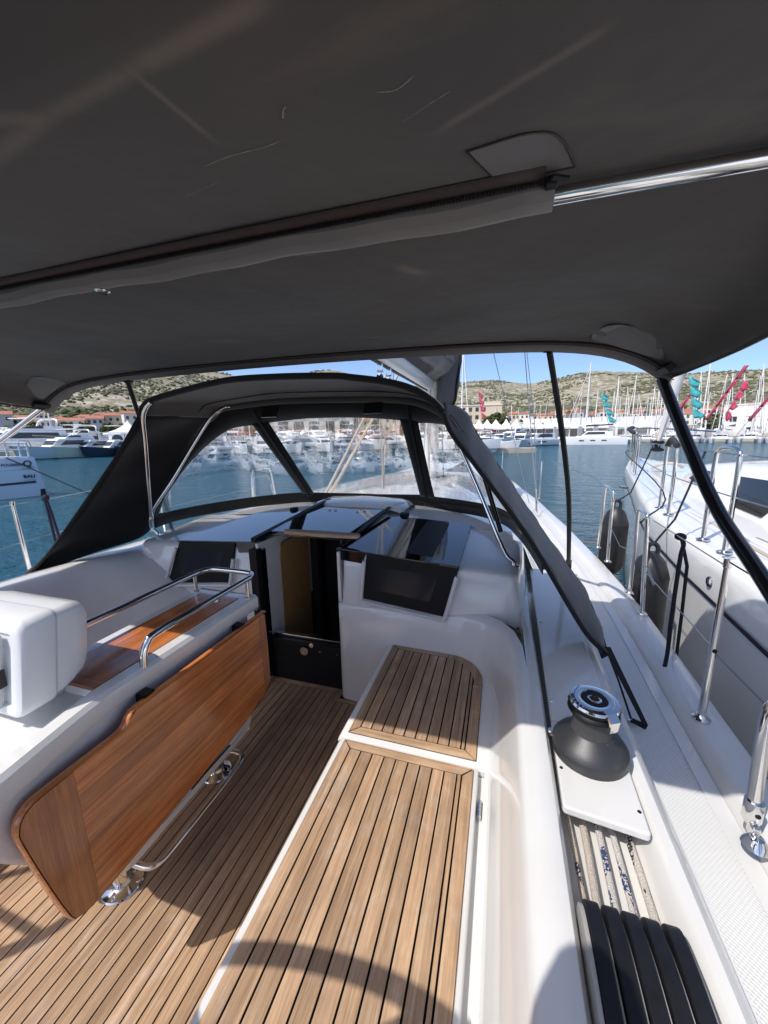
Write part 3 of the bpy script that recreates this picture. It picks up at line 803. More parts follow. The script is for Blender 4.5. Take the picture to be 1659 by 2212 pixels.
# hatch garage: white moulding the hatch slides under
gar = MB()
gar.loft([[(-1.50, y, z - 0.05), (-1.47, y, z - 0.015), (-1.42, y, z), (-1.1, y, z + 0.012), (-0.8, y, z), (-0.74, y, z - 0.015), (-0.70, y, z - 0.05)] for y, z in ((2.74, 1.03), (2.75, 1.062), (2.80, 1.075), (3.05, 1.072), (3.14, 1.05), (3.2, 1.0))])
gar.build('hatch_garage', 'gelcoat', sh)
for (px, py, pz) in ((-1.62, 2.70, 1.006), (-0.68, 2.70, 1.006)):
    v_ = tag(MB().lathe([(0.0005, 0.02), (0.03, 0.02), (0.035, 0.012), (0.036, -0.01)], (px, py, pz), 20).build('deck_vent', 'black_plastic'),
             'small round black deck cap on the ' + ('port' if px < -1 else 'starboard') + ' side of the coachroof', 'deck cap')
# seams on the white coachroof
for sx in (-1.58, -0.62):
    MB().slab([(sx, 2.70, roof_z(sx, 2.7) + 0.003), (sx + 0.008, 2.70, roof_z(sx, 2.7) + 0.003), (sx + 0.008, 3.2, roof_z(sx, 3.2) + 0.003), (sx, 3.2, roof_z(sx, 3.2) + 0.003)], (0, 0, 0.002)).build('roof_seam', 'gelcoat_grey', bpy.data.objects['coachroof'])

# ---- cockpit sole with planks
sole = MB(); sole.prism([(-2.2, -1.2), (0.0, -1.2), (0.0, 1.995), (-2.2, 1.995)], -0.05, -0.004)
so = tag(sole.build('cockpit_sole', 'caulk'), kind='structure')
PITCH = 0.04435
def board(name, poly, z0, z1, mat, parent, bev=0.0012):
    c = (sum(p[0] for p in poly) / len(poly), sum(p[1] for p in poly) / len(poly))
    m_ = MB(); m_.prism([(x - c[0], y - c[1]) for x, y in poly], z0 - z1, 0)
    par = parent['_o'] if '_o' in parent else (0, 0, 0)
    parent2 = parent
    me_o = m_.build(name, mat, None, bevel=0)
    me_o.parent = parent2
    me_o.location = (c[0] - par[0], c[1] - par[1], z1 - par[2])
    return me_o
base_me = {}
x = -0.775 + PITCH * 4
k = 0
while x > -2.16:
    x0, x1 = x - PITCH + 0.0026, x - 0.0026
    if x1 > -0.555:
        x -= PITCH; continue
    ye = 1.935
    xm = (x0 + x1) / 2
    if xm > -0.93: ye = 1.853 if xm > -0.86 else 1.875
    key = round(ye, 3)
    L = ye + 1.2
    if key not in base_me:
        o_ = board('plank', [(x0, -1.2), (x1, -1.2), (x1, ye), (x0, ye)], -0.012, 0.0, 'teak_deck', so)
        base_me[key] = o_
    else:
        o_ = base_me[key].copy(); COL.objects.link(o_)
        o_.location = ((x0 + x1) / 2, (ye - 1.2) / 2, 0.0)
    x -= PITCH
board('margin_plank', [(-1.46, 1.94), (-0.93, 1.94), (-0.918, 1.968), (-1.46, 1.968)], -0.012, 0.0, 'teak_deck_x', so)
arc = [(-0.926 + 0.055 * math.cos(a), 1.905 + 0.05 * math.sin(a)) for a in [R(95 + 17 * i) for i in range(11)]]
board('margin_plank', arc + [(-0.90, 1.897), (-0.90, 1.955)], -0.010, 0.002, 'teak_deck', so)
board('margin_plank', [(-0.93, 1.857), (-0.56, 1.857), (-0.56, 1.886), (-0.91, 1.886)], -0.012, 0.001, 'teak_deck_x', so)

# ---- starboard bench
SZ = 0.424
bench = MB()
prof = [(-0.562, -0.02), (-0.562, 0.36), (-0.566, 0.372), (-0.572, 0.39), (-0.572, 0.404), (-0.566, 0.415), (-0.554, 0.4205), (-0.53, 0.4195), (-0.06, 0.4195), (-0.036, 0.4195), (-0.031, 0.414), (-0.030, 0.39), (-0.012, 0.388), (-0.010, 0.41), (0.0, 0.416), (0.03, 0.418)]
bench.loft([[(x_, y, z_) for x_, z_ in prof] for y in (0.12, 1.182)])
bench.add([(-0.562, 1.186, 0.0), (0.02, 1.186, 0.0), (0.02, 1.186, 0.416), (-0.56, 1.186, 0.416)], [(0, 1, 2, 3)])
prof2 = [(-0.562, -0.02), (-0.562, 0.36), (-0.570, 0.376), (-0.580, 0.395), (-0.580, 0.408), (-0.572, 0.419), (-0.556, 0.4235), (-0.53, 0.4215), (0.02, 0.4215)]
def p2(y, dz=0.0): return [(x_, y, z_ - dz) for x_, z_ in prof2]
bench.loft([p2(1.184, 0.012), p2(1.187, 0.004), p2(1.192), p2(1.9)])
bo = tag(bench.build('cockpit_bench', 'gelcoat', sharp=50), 'white moulded starboard bench topped with teak', 'bench')
SC = MB().prism([(-0.546, 0.13), (-0.047, 0.13), (-0.047, 1.1735), (-0.546, 1.1735)], 0.4195, 0.4222).build('caulking', 'caulk', bo)
seams = [-0.507 + 0.0456 * i for i in range(10)] + [-0.086]
seams = [-0.507, -0.462, -0.416, -0.370, -0.325, -0.279, -0.234, -0.190, -0.147, -0.102, -0.086]
g = 0.0027
for a_, b_ in zip(seams, seams[1:]):
    board('plank', [(a_ + g, 0.13), (b_ - g, 0.13), (b_ - g, 1.136), (a_ + g, 1.136)], SZ - 0.003, SZ + 0.001, 'teak_deck', bo)
board('plank', [(-0.545, 0.13), (-0.507 - g, 0.13), (-0.507 - g, 1.136), (-0.545 + 0.001, 1.172)], SZ - 0.003, SZ + 0.001, 'teak_deck', bo)
board('plank', [(-0.086 + g, 0.13), (-0.048, 0.13), (-0.048, 1.172), (-0.086 + g, 1.136)], SZ - 0.003, SZ + 0.001, 'teak_deck', bo)
board('margin_plank', [(-0.542, 1.174), (-0.506, 1.140), (-0.088, 1.140), (-0.052, 1.174)], SZ - 0.003, SZ + 0.001, 'teak_deck_x', bo)
# forward seat panel with a rounded inner corner
Yb = 1.212
def outer(x_):      # forward edge of the panel at x
    if x_ < -0.215: return 1.882 - (x_ + 0.545) * 0.035
    t = min(1, max(0, (x_ + 0.215) / 0.174)); return 1.870 - 0.205 * (1 - math.sqrt(max(0, 1 - t * t)))
def innerf(x_):
    if x_ < -0.235: return 1.846 - (x_ + 0.545) * 0.035
    t = min(1, max(0, (x_ + 0.235) / 0.156)); return 1.835 - 0.19 * (1 - math.sqrt(max(0, 1 - t * t)))
S2 = 0.4255
poly = [(-0.546, Yb), (-0.041, Yb), (-0.041, 1.665)] + [(xx, outer(xx)) for xx in [-0.05, -0.07, -0.10, -0.14, -0.18, -0.215]] + [(-0.546, 1.882)]
MB().prism(poly, 0.4215, 0.4238).build('caulking', 'caulk', bo)
for a_, b_ in zip(seams, seams[1:]):
    a2, b2 = a_ + g, b_ - g
    n_ = 5
    fr = [(a2 + (b2 - a2) * i / n_, innerf(a2 + (b2 - a2) * i / n_)) for i in range(n_, -1, -1)]
    board('plank', [(a2, Yb + 0.040), (b2, Yb + 0.040)] + fr, S2 - 0.003, S2 + 0.001, 'teak_deck', bo)
board('plank', [(-0.545, Yb + 0.004), (-0.507 - g, Yb + 0.036), (-0.507 - g, 1.846), (-0.545, 1.880)], S2 - 0.003, S2 + 0.001, 'teak_deck', bo)
board('plank', [(-0.086 + g, Yb + 0.038), (-0.043, Yb + 0.002), (-0.043, 1.648), (-0.083, 1.648)], S2 - 0.003, S2 + 0.001, 'teak_deck', bo)
board('margin_plank', [(-0.541, Yb + 0.001), (-0.046, Yb + 0.001), (-0.087, Yb + 0.036), (-0.504, Yb + 0.036)], S2 - 0.003, S2 + 0.001, 'teak_deck_x', bo)
board('margin_plank', [(-0.541, 1.881), (-0.505, 1.850), (-0.232, 1.8395), (-0.222, 1.870)], S2 - 0.003, S2 + 0.001, 'teak_deck_x', bo)
xs_ = [-0.218, -0.19, -0.16, -0.13, -0.10, -0.08, -0.062, -0.05, -0.043]
xi_ = [-0.081, -0.085, -0.092, -0.105, -0.13, -0.16, -0.19, -0.21, -0.228]
board('margin_plank', [(xx, outer(xx)) for xx in xs_] + [(-0.042, 1.653), (-0.082, 1.653)] + [(xx, innerf(xx) + 0.004) for xx in xi_], S2 - 0.003, S2 + 0.001, 'teak_deck', bo)
hg = MB()
for i in range(4): hg.tube([(-0.020, 1.02 + i * 0.014, 0.405), (-0.020, 1.033 + i * 0.014, 0.405)], 0.007, 8)
hg.box((-0.014, 1.047, 0.397), (0.014, 0.056, 0.003))
hg.build('hinge', 'steel', bo)
# wall seam and gutter by the bench
# ---- port bench, glimpsed behind the table
pb = MB(); pb.prism([(-2.26, -1.2), (-1.93, -1.2), (-1.93, 1.9), (-2.26, 1.9)], 0.0, 0.414)
pbo = tag(pb.build('cockpit_bench', 'gelcoat', bevel=0.012), 'white moulded port bench topped with teak behind the table', 'bench')
for i in range(6):
    board('plank', [(-2.225 + i * 0.0456, -1.2), (-2.182 + i * 0.0456, -1.2), (-2.182 + i * 0.0456, 1.75), (-2.225 + i * 0.0456, 1.75)], 0.414, 0.420, 'teak_deck', pbo)

# ================================================================== cockpit table
tb = thing('cockpit_table', 'white cockpit table with varnished teak top, one leaf folded down', 'table', (-1.25, 1.0, 0))
# trunk and overhang: loft along Y of a half-section outline
def sect(y, x0, x1, zb, zt, r=0.035):
    return [(x0 + r, y, zb), (x1 - r, y, zb), (x1 - r * 0.3, y, zb + r * 0.3), (x1, y, zb + r), (x1, y, zt), (x0, y, zt), (x0, y, zb + r), (x0 + r * 0.3, y, zb + r * 0.3)]
tk = MB()
rg = [sect(0.40, -1.43, -1.075, 0.62, 0.80), sect(0.44, -1.43, -1.08, 0.56, 0.80), sect(0.52, -1.42, -1.09, 0.44, 0.80), sect(0.62, -1.41, -1.098, 0.27, 0.80), sect(0.66, -1.405, -1.10, 0.215, 0.80), sect(0.70, -1.40, -1.10, 0.20, 0.80),
      sect(1.28, -1.40, -1.10, 0.20, 0.80), sect(1.31, -1.40, -1.10, 0.22, 0.80), sect(1.33, -1.40, -1.10, 0.30, 0.80), sect(1.36, -1.40, -1.10, 0.70, 0.80)]
tk.loft(rg, True, True)
tk.build('trunk', 'gelcoat', tb, sharp=40)
for (yy, zz, w, h) in ((0.90, 0.275, 0.20, 0.10), (1.16, 0.275, 0.18, 0.10)):
    MB().tube(crom([(-1.0985, yy - w / 2, zz + h), (-1.0985, yy - w / 2, zz), (-1.0985, yy - w / 2 + 0.02, zz - 0.02), (-1.0985, yy + w / 2 - 0.02, zz - 0.02), (-1.0985, yy + w / 2, zz), (-1.0985, yy + w / 2, zz + h)], 4), 0.0016, 5).build('panel_seam', 'plastic_grey', tb)
MB().box((-1.098, 1.06, 0.31), (0.006, 0.13, 0.07)).build('louvre', 'plastic_grey', tb, bevel=0.002)
MB().box((-1.096, 1.05, 0.265), (0.004, 0.22, 0.006)).build('louvre_slot', 'interior_dark', tb)
# top moulding: frame round the teak inset, widening aft into the plotter base
tm = MB()
def topring(y, xs, xp, z, lip):
    # starboard rim, top, port rim
    return [(xs - 0.045, y, z - 0.075), (xs - 0.006, y, z - 0.07), (xs, y, z - 0.06), (xs, y, z - 0.012), (xs - 0.012, y, z), (xs - 0.052, y, z), (xs - 0.056, y, z - lip), (xp + 0.056, y, z - lip), (xp + 0.052, y, z), (xp + 0.012, y, z), (xp, y, z - 0.012), (xp, y, z - 0.06), (xp + 0.045, y, z - 0.075)]
TZ = 0.865
rgs = [topring(1.442, -1.10, -1.415, TZ - 0.02, 0), topring(1.436, -1.09, -1.42, TZ - 0.006, 0), topring(1.425, -1.088, -1.42, TZ, 0), topring(1.375, -1.088, -1.42, TZ, 0.0), topring(1.37, -1.088, -1.42, TZ, 0.008),
       topring(0.70, -1.090, -1.42, TZ, 0.008), topring(0.695, -1.089, -1.42, TZ, 0.028), topring(0.60, -1.076, -1.43, TZ - 0.002, 0.03), topring(0.5, -1.056, -1.44, TZ - 0.002, 0.03), topring(0.40, -1.032, -1.46, TZ, 0.02), topring(0.36, -1.03, -1.46, TZ - 0.01, 0.0)]
tm.loft(rgs)
tm.add(rgs[0], [tuple(range(12, -1, -1))]); tm.add(rgs[-1], [tuple(range(13))])
tm.build('top_frame', 'gelcoat', tb, sharp=40)
# teak inset as boards
xb = [-1.365, -1.315, -1.262, -1.209, -1.146]
for a_, b_ in zip(xb, xb[1:]):
    board('inset_board', [(a_ + 0.0004, 0.742), (b_ - 0.0004, 0.742), (b_ - 0.0004, 1.335), (a_ + 0.0004, 1.335)], TZ - 0.010, TZ + 0.002, 'teak_varnish', tb)
board('inset_board', [(-1.365, 0.702), (-1.146, 0.702), (-1.146, 0.7415), (-1.365, 0.7415)], TZ - 0.010, TZ + 0.002, 'teak_varnish_x', tb)
board('inset_board', [(-1.365, 1.3355), (-1.146, 1.3355), (-1.146, 1.368), (-1.365, 1.368)], TZ - 0.010, TZ + 0.002, 'teak_varnish_x', tb)
MB().lathe([(0.0005, 0.003), (0.012, 0.004), (0.014, 0.006), (0.024, 0.006), (0.026, 0.0)], (-1.235, 1.315, TZ + 0.001), 20).build('ring_pull', 'steel', tb)
MB().box((-1.135, 0.703, TZ - 0.004), (0.03, 0.012, 0.006)).build('hinge', 'steel', tb)
# stainless grab rails
rp = crom([(-1.105, 0.835, TZ - 0.005), (-1.105, 0.842, TZ + 0.04), (-1.105, 0.862, TZ + 0.072), (-1.105, 0.90, TZ + 0.085), (-1.105, 1.1, TZ + 0.087), (-1.105, 1.36, TZ + 0.089), (-1.108, 1.42, TZ + 0.089), (-1.125, 1.452, TZ + 0.089), (-1.16, 1.465, TZ + 0.089), (-1.24, 1.468, TZ + 0.089),
           (-1.34, 1.465, TZ + 0.089), (-1.378, 1.452, TZ + 0.089), (-1.398, 1.42, TZ + 0.089), (-1.402, 1.36, TZ + 0.089), (-1.402, 1.1, TZ + 0.087), (-1.402, 0.80, TZ + 0.085), (-1.402, 0.752, TZ + 0.072), (-1.402, 0.732, TZ + 0.04), (-1.402, 0.725, TZ - 0.005)], 6)
MB().tube(rp, 0.0125, 14).build('grab_rail', 'steel', tb)
for px in (-1.105, -1.402):
    MB().lathe([(0.014, -0.002), (0.014, 0.004), (0.009, 0.006), (0.009, 0.08)], (px, 1.385, TZ), 14).build('rail_post', 'steel', tb)
# folded leaf: a rounded board hanging at the starboard side
LX = -1.052
out = [(1.415, 0.772), (1.418, 0.60), (1.414, 0.43), (1.40, 0.405), (1.37, 0.385), (1.20, 0.352), (0.95, 0.335), (0.72, 0.325), (0.56, 0.318), (0.525, 0.320), (0.495, 0.333), (0.478, 0.358), (0.450, 0.50), (0.424, 0.66), (0.421, 0.70), (0.430, 0.728), (0.450, 0.746), (0.485, 0.753), (0.60, 0.752), (0.675, 0.752), (0.697, 0.757), (0.712, 0.772), (0.728, 0.786), (0.75, 0.791), (1.0, 0.791), (1.39, 0.791), (1.408, 0.787)]
oc = crom([(LX, y, z) for y, z in out], 2, True)
lf = MB()
def shr(pts, d, dx):
    c = Vector((LX, 0.92, 0.56)); n = len(pts); res = []
    for i, p in enumerate(pts):
        t = (pts[(i + 1) % n] - pts[i - 1]).normalized(); nn = Vector((0, t.z, -t.y))
        if (c - p).dot(nn) < 0: nn = -nn
        res.append(Vector((LX + dx, 0, 0)) + Vector((0, p.y, p.z)) + nn * d)
    return res
lf.loft([shr(oc, 0.004, -0.0125), shr(oc, 0.0, -0.009), shr(oc, 0.0, 0.008), shr(oc, 0.004, 0.0125)], True)
lf.add(shr(oc, 0.004, -0.0125), [tuple(range(len(oc)))])
leaf = lf.build('leaf', 'teak_varnish', tb, sharp=50)
# the leaf's face boards (outer face, staves plus end board)
def zlow(y): return lerpt([(0.47, 0.36), (0.50, 0.335), (0.56, 0.322), (0.95, 0.339), (1.2, 0.356), (1.37, 0.389), (1.41, 0.43)], y) + 0.003
def ztop(y): return (0.751 if y < 0.70 else 0.788) - 0.002
def face_board(pts, mat):
    m_ = MB(); m_.slab([(LX + 0.0122, y, z) for y, z in pts], (0.0016, 0, 0))
    return m_.build('face_board', mat, tb)
lv = [0.31, 0.385, 0.445, 0.505, 0.56, 0.615, 0.67, 0.71, 0.80]
for za, zb_ in zip(lv, lv[1:]):
    ysn = [0.552, 0.62, 0.675, 0.69, 0.705, 0.72, 0.74, 0.85, 0.95, 1.1, 1.2, 1.3, 1.362]
    up = [(y, min(zb_ - 0.0003, ztop(y) if y < 0.69 or y > 0.74 else ztop(0.6) + (y - 0.69) / 0.05 * 0.037)) for y in ysn]
    lo = [(y, max(za + 0.0003, zlow(y))) for y in ysn]
    if any(u[1] - l[1] < 0.003 for u, l in zip(up, lo)):
        keep = [i for i in range(len(ysn)) if up[i][1] - lo[i][1] > 0.003]
        if len(keep) < 2: continue
        up = [up[i] for i in keep]; lo = [lo[i] for i in keep]
    face_board(lo + up[::-1], 'teak_varnish')
eb = [p for p in shr(oc, 0.006, 0) if p.y < 0.551]
eb.sort(key=lambda p: math.atan2(p.z - 0.54, p.y - 0.553))
eb = [p for p in eb if p.z < 0.54][::-1] + [p for p in eb if p.z >= 0.54][::-1]
eb = sorted(eb, key=lambda p: math.atan2(0.54 - p.z, 0.56 - p.y))
face_board([(0.5514, 0.7475)] + [(p.y, p.z) for p in eb] + [(0.5514, 0.3235)], 'teak_varnish_z')
face_board([(1.3626, 0.392), (1.392, 0.412), (1.408, 0.435), (1.411, 0.60), (1.406, 0.775), (1.395, 0.786), (1.3626, 0.787)], 'teak_varnish_z')
for yy in (0.80, 1.26):
    h_ = MB(); h_.box((-1.071, yy, 0.797), (0.034, 0.036, 0.006)); h_.box((-1.071, yy - 0.018, 0.782), (0.034, 0.004, 0.03)); h_.box((-1.071, yy + 0.018, 0.782), (0.034, 0.004, 0.03))
    h_.build('leaf_bracket', 'black_plastic', tb)
# far (port) leaf
pl = MB(); pl.slab([(-1.462, y, z) for y, z in out], (0.024, 0, 0)); pl.build('leaf', 'teak_varnish', tb, bevel=0.004)
# feet
for yy in (0.748, 1.235):
    MB().lathe([(0.070, 0.0), (0.070, 0.005), (0.066, 0.009), (0.042, 0.013), (0.034, 0.019), (0.032, 0.21)], (-1.262, yy, 0.0), 28).build('foot', 'steel', tb)
    for a in (20, 110, 200, 290):
        MB().lathe([(0.0005, 0.004), (0.006, 0.003), (0.008, 0.0)], (-1.262 + 0.054 * math.cos(R(a)), yy + 0.054 * math.sin(R(a)), 0.0105), 10).build('bolt', 'steel', tb)
fr_ = crom([(-1.262, 0.757, 0.105), (-1.18, 0.757, 0.105), (-1.14, 0.763, 0.105), (-1.115, 0.785, 0.105), (-1.106, 0.83, 0.105), (-1.106, 1.0, 0.105), (-1.106, 1.18, 0.105), (-1.112, 1.235, 0.105), (-1.13, 1.262, 0.105), (-1.16, 1.272, 0.105), (-1.20, 1.268, 0.105), (-1.262, 1.255, 0.105)], 5)
MB().tube(fr_, 0.0115, 12).build('foot_rail', 'steel', tb)

# ---- plotter pod with its white cover on the aft end of the table
pod = thing('instrument_pod', 'white covered plotter pod standing on the aft end of the table', 'instrument pod', (-1.42, 0.62, TZ - 0.03))
MB().lathe([(0.07, 0.0), (0.07, 0.014), (0.062, 0.02), (0.055, 0.05)], (-1.33, 0.665, TZ - 0.032), 24).build('post', 'plastic_white', pod)
def rrect(xc, zc, w, h, r, y, n=5, lean=0.0):
    p = []
    for cx__, cz__, a0 in ((w / 2 - r, h / 2 - r, 0), (-w / 2 + r, h / 2 - r, 90), (-w / 2 + r, -h / 2 + r, 180), (w / 2 - r, -h / 2 + r, 270)):
        for i in range(n + 1):
            a = R(a0 + 90 * i / n)
            zz = cz__ + r * math.sin(a)
            p.append((xc + cx__ + r * math.cos(a), y + lean * zz, zc + zz))
    return p
PXc, PZc = -1.378, 1.008
hs = MB(); LN = 0.16
hs.loft([rrect(PXc, PZc, 0.40, 0.25, 0.026, 0.647, lean=LN), rrect(PXc, PZc + 0.001, 0.397, 0.247, 0.03, 0.67, lean=LN), rrect(PXc, PZc + 0.002, 0.388, 0.238, 0.034, 0.70, lean=LN), rrect(PXc, PZc + 0.002, 0.365, 0.215, 0.036, 0.735, lean=LN), rrect(PXc, PZc + 0.002, 0.335, 0.185, 0.034, 0.752, lean=LN), rrect(PXc, PZc + 0.002, 0.10, 0.05, 0.02, 0.757, lean=LN)], True, True)
hs.build('housing', 'plastic_white', pod, sharp=38)
gs = MB(); gs.loft([rrect(PXc, PZc, 0.403, 0.253, 0.027, 0.640, lean=LN), rrect(PXc, PZc, 0.403, 0.253, 0.027, 0.648, lean=LN)], True, True); gs.build('gasket', 'plastic_grey', pod)
cv = MB(); cv.loft([rrect(PXc, PZc, 0.408, 0.258, 0.028, 0.641, lean=LN), rrect(PXc, PZc, 0.412, 0.262, 0.03, 0.634, lean=LN), rrect(PXc, PZc, 0.411, 0.261, 0.03, 0.572, lean=LN), rrect(PXc, PZc, 0.403, 0.253, 0.028, 0.562, lean=LN), rrect(PXc, PZc, 0.385, 0.235, 0.022, 0.557, lean=LN), rrect(PXc, PZc, 0.345, 0.195, 0.012, 0.556, lean=LN), rrect(PXc, PZc, 0.342, 0.192, 0.011, 0.564, lean=LN)], True, True)
cv.build('cover', 'plastic_white', pod, sharp=38)
dr = MB(); dr.loft([rrect(PXc - 0.03, PZc, 0.26, 0.176, 0.006, 0.566, lean=LN), rrect(PXc - 0.03, PZc, 0.26, 0.176, 0.006, 0.553, lean=LN), rrect(PXc - 0.03, PZc, 0.252, 0.168, 0.005, 0.550, lean=LN)], True, True); dr.build('door', 'plastic_white', pod, sharp=38)
fl = MB(); fl.slab([(-1.238, 0.556 + LN * (z - PZc), z) for z in (0.905, 1.10)] + [(-1.264, 0.556 + LN * (z - PZc), z) for z in (1.10, 0.905)], (0, -0.020, 0)); fl.build('flap', 'plastic_grey', pod, bevel=0.004)
MB().slab([(-1.2365, 0.54, 0.96), (-1.2365, 0.556, 0.962), (-1.2365, 0.557, 1.01), (-1.2365, 0.545, 1.01)], (0.002, 0, 0)).build('slot', 'interior_dark', pod)
MB().lathe([(0.014, 0.012), (0.013, -0.008), (0.016, -0.012), (0.017, -0.024), (0.012, -0.028), (0.0005, -0.028)], (-1.295, 0.552, 1.03), 18, 'Y').build('knob', 'plastic_white', pod)
MB().slab([(-1.37, 0.5505 + LN * (z - PZc), z) for z in (0.99, 1.03)] + [(-1.335, 0.5505 + LN * (z - PZc), z) for z in (1.03, 0.99)], (0, -0.003, 0)).build('label_plate', 'plastic_grey', pod)

# ================================================================== winch, plates, ropes, clutches
def rounded_poly(pts, r=0.012, n=4):
    res = []; N = len(pts)
    for i in range(N):
        p0, p1, p2_ = Vector((*pts[i - 1], 0)), Vector((*pts[i], 0)), Vector((*pts[(i + 1) % N], 0))
        a = p1 + (p0 - p1).normalized() * r; b = p1 + (p2_ - p1).normalized() * r
        for k_ in range(n + 1):
            t = k_ / n
            q = a * (1 - t) ** 2 + p1 * 2 * t * (1 - t) + b * t * t
            res.append((q.x, q.y))
    return res
PL = 0.664
wp = thing('winch_base_panel', 'white removable panel under the winch over the rope trough', 'cover panel', (0.28, 1.0, 0.64))
MB().prism(rounded_poly([(0.188, 0.888), (0.378, 0.868), (0.386, 1.195), (0.192, 1.200)]), 0.640, PL).build('plate', 'gelcoat', wp, bevel=0.006)
for (sx, sy) in ((0.200, 1.01), (0.368, 0.925), (0.196, 1.14), (0.372, 1.10)):
    MB().lathe([(0.0005, 0.001), (0.0035, 0.002), (0.005, 0.0)], (sx, sy, PL), 10).build('screw', 'black_plastic', wp)
fp = thing('trough_lid', 'long white lid over the rope trough forward of the winch', 'cover panel', (0.3, 1.9, 0.64))
MB().prism(rounded_poly([(0.194, 1.206), (0.392, 1.202), (0.412, 2.70), (0.222, 2.72)]), 0.640, 0.662).build('lid', 'gelcoat', fp, bevel=0.006)
for (sx, sy) in ((0.207, 1.30), (0.222, 1.9), (0.23, 2.5), (0.385, 1.75), (0.395, 2.3)):
    MB().lathe([(0.0005, 0.001), (0.003, 0.002), (0.0045, 0.0)], (sx, sy, 0.662), 10).build('screw', 'steel', fp)
wx, wy = 0.286, 1.092
wi = thing('winch', 'grey self-tailing winch with chrome top on the starboard coaming', 'winch', (wx, wy, PL))
MB().lathe([(0.100, 0.0000), (0.101, 0.0172), (0.101, 0.0310), (0.099, 0.0344), (0.096, 0.0396), (0.088, 0.0499), (0.075, 0.0619), (0.063, 0.0714), (0.056, 0.0791)], (wx, wy, PL), 40).build('base', 'winch_grey', wi)
MB().lathe([(0.056, 0.0757), (0.0525, 0.0903), (0.052, 0.1118), (0.054, 0.1290), (0.058, 0.1393)], (wx, wy, PL), 40).build('drum', 'winch_drum', wi)
MB().lathe([(0.056, 0.1376), (0.066, 0.1402), (0.0685, 0.1445), (0.066, 0.1496), (0.062, 0.1531), (0.062, 0.1565), (0.066, 0.1600), (0.0685, 0.1643), (0.0675, 0.1694), (0.062, 0.1720)], (wx, wy, PL), 40).build('jaws', 'black_plastic', wi)
MB().lathe([(0.0665, 0.1668), (0.0675, 0.1711), (0.064, 0.1767), (0.052, 0.1793), (0.038, 0.1793), (0.034, 0.1772), (0.030, 0.1763)], (wx, wy, PL), 40, cap=False).build('top_ring', 'steel', wi)
MB().lathe([(0.0005, 0.1763), (0.034, 0.1776), (0.036, 0.1782)], (wx, wy, PL), 32).build('cap', 'black_plastic', wi)
MB().lathe([(0.011, 0.1720), (0.013, 0.1793), (0.016, 0.1802), (0.019, 0.1784), (0.0195, 0.1754)], (wx, wy, PL), 24, cap=False).build('socket_ring', 'steel', wi)
st = []
for i in range(16):
    a = 2 * math.pi * i / 16; r_ = 0.011 if i % 2 else 0.0085
    st.append((wx + r_ * math.cos(a), wy + r_ * math.sin(a)))
MB().prism(st, PL + 0.172, PL + 0.1787).build('socket', 'interior_dark', wi)
am = MB()
ang = R(-62)
def wpt(r_, a_, z_): return (wx + r_ * math.cos(a_), wy + r_ * math.sin(a_), PL + z_)
am.loft([[wpt(0.050, ang - 0.32, 0.1793), wpt(0.050, ang + 0.32, 0.1793), wpt(0.050, ang + 0.3, 0.1827), wpt(0.050, ang - 0.3, 0.1827)],
         [wpt(0.068, ang - 0.24, 0.1746), wpt(0.068, ang + 0.24, 0.1746), wpt(0.068, ang + 0.22, 0.1815), wpt(0.068, ang - 0.22, 0.1815)],
         [wpt(0.077, ang - 0.19, 0.1591), wpt(0.077, ang + 0.19, 0.1591), wpt(0.083, ang + 0.17, 0.1651), wpt(0.083, ang - 0.17, 0.1651)],
         [wpt(0.074, ang - 0.16, 0.1376), wpt(0.074, ang + 0.16, 0.1376), wpt(0.080, ang + 0.15, 0.1359), wpt(0.080, ang - 0.15, 0.1359)],
         [wpt(0.066, ang - 0.10, 0.1256), wpt(0.066, ang + 0.10, 0.1256), wpt(0.070, ang + 0.09, 0.1204), wpt(0.070, ang - 0.09, 0.1204)]], True, True)
am.build('tailing_arm', 'steel', wi)
for i, ch in enumerate('HARKEN'):
    a = R(236 - 12 * i)
    Mx = Matrix.Translation((wx + 0.059 * math.cos(a), wy + 0.059 * math.sin(a), PL + 0.1795)) @ Matrix.Rotation(a + math.pi / 2, 4, 'Z')
    text_mesh(ch, 0.014, 'lettering_dark', Mx, wi, 'letter', 0.0006)
# two base lugs
for (lx, ly) in ((0.186, 1.14), (0.378, 1.09)):
    MB().lathe([(0.0005, 0.014), (0.008, 0.014), (0.011, 0.010), (0.011, 0.0)], (lx, ly, PL - 0.002), 14).build('bolt', 'steel', wi)

ropes = [(0.210, 0.215, 0.0062, 'rope_cream', 'thin cream rope nearest the bench in the coaming trough'),
         (0.246, 0.240, 0.0090, 'rope_white', 'plain off-white rope, second from the bench in the coaming trough'),
         (0.282, 0.276, 0.0082, 'rope_blue', 'white rope with blue flecks in the middle of the trough'),
         (0.314, 0.311, 0.0078, 'rope_blue', 'white rope with blue flecks, fourth from the bench in the trough'),
         (0.349, 0.350, 0.0088, 'rope_fleck', 'white rope with black flecks on the outboard side of the trough')]
for xa, xb_, rr, mt, lab in ropes:
    tag(MB().tube([(xa - 0.003, 1.12, 0.588), (xa, 0.95, 0.584), ((xa + xb_) / 2 + 0.002, 0.84, 0.583), (xb_, 0.72, 0.588), (xb_, 0.60, 0.60), (xb_, 0.3, 0.60)], rr, 10).build('halyard_rope', mt), lab, 'rope', 'control lines in the coaming trough')
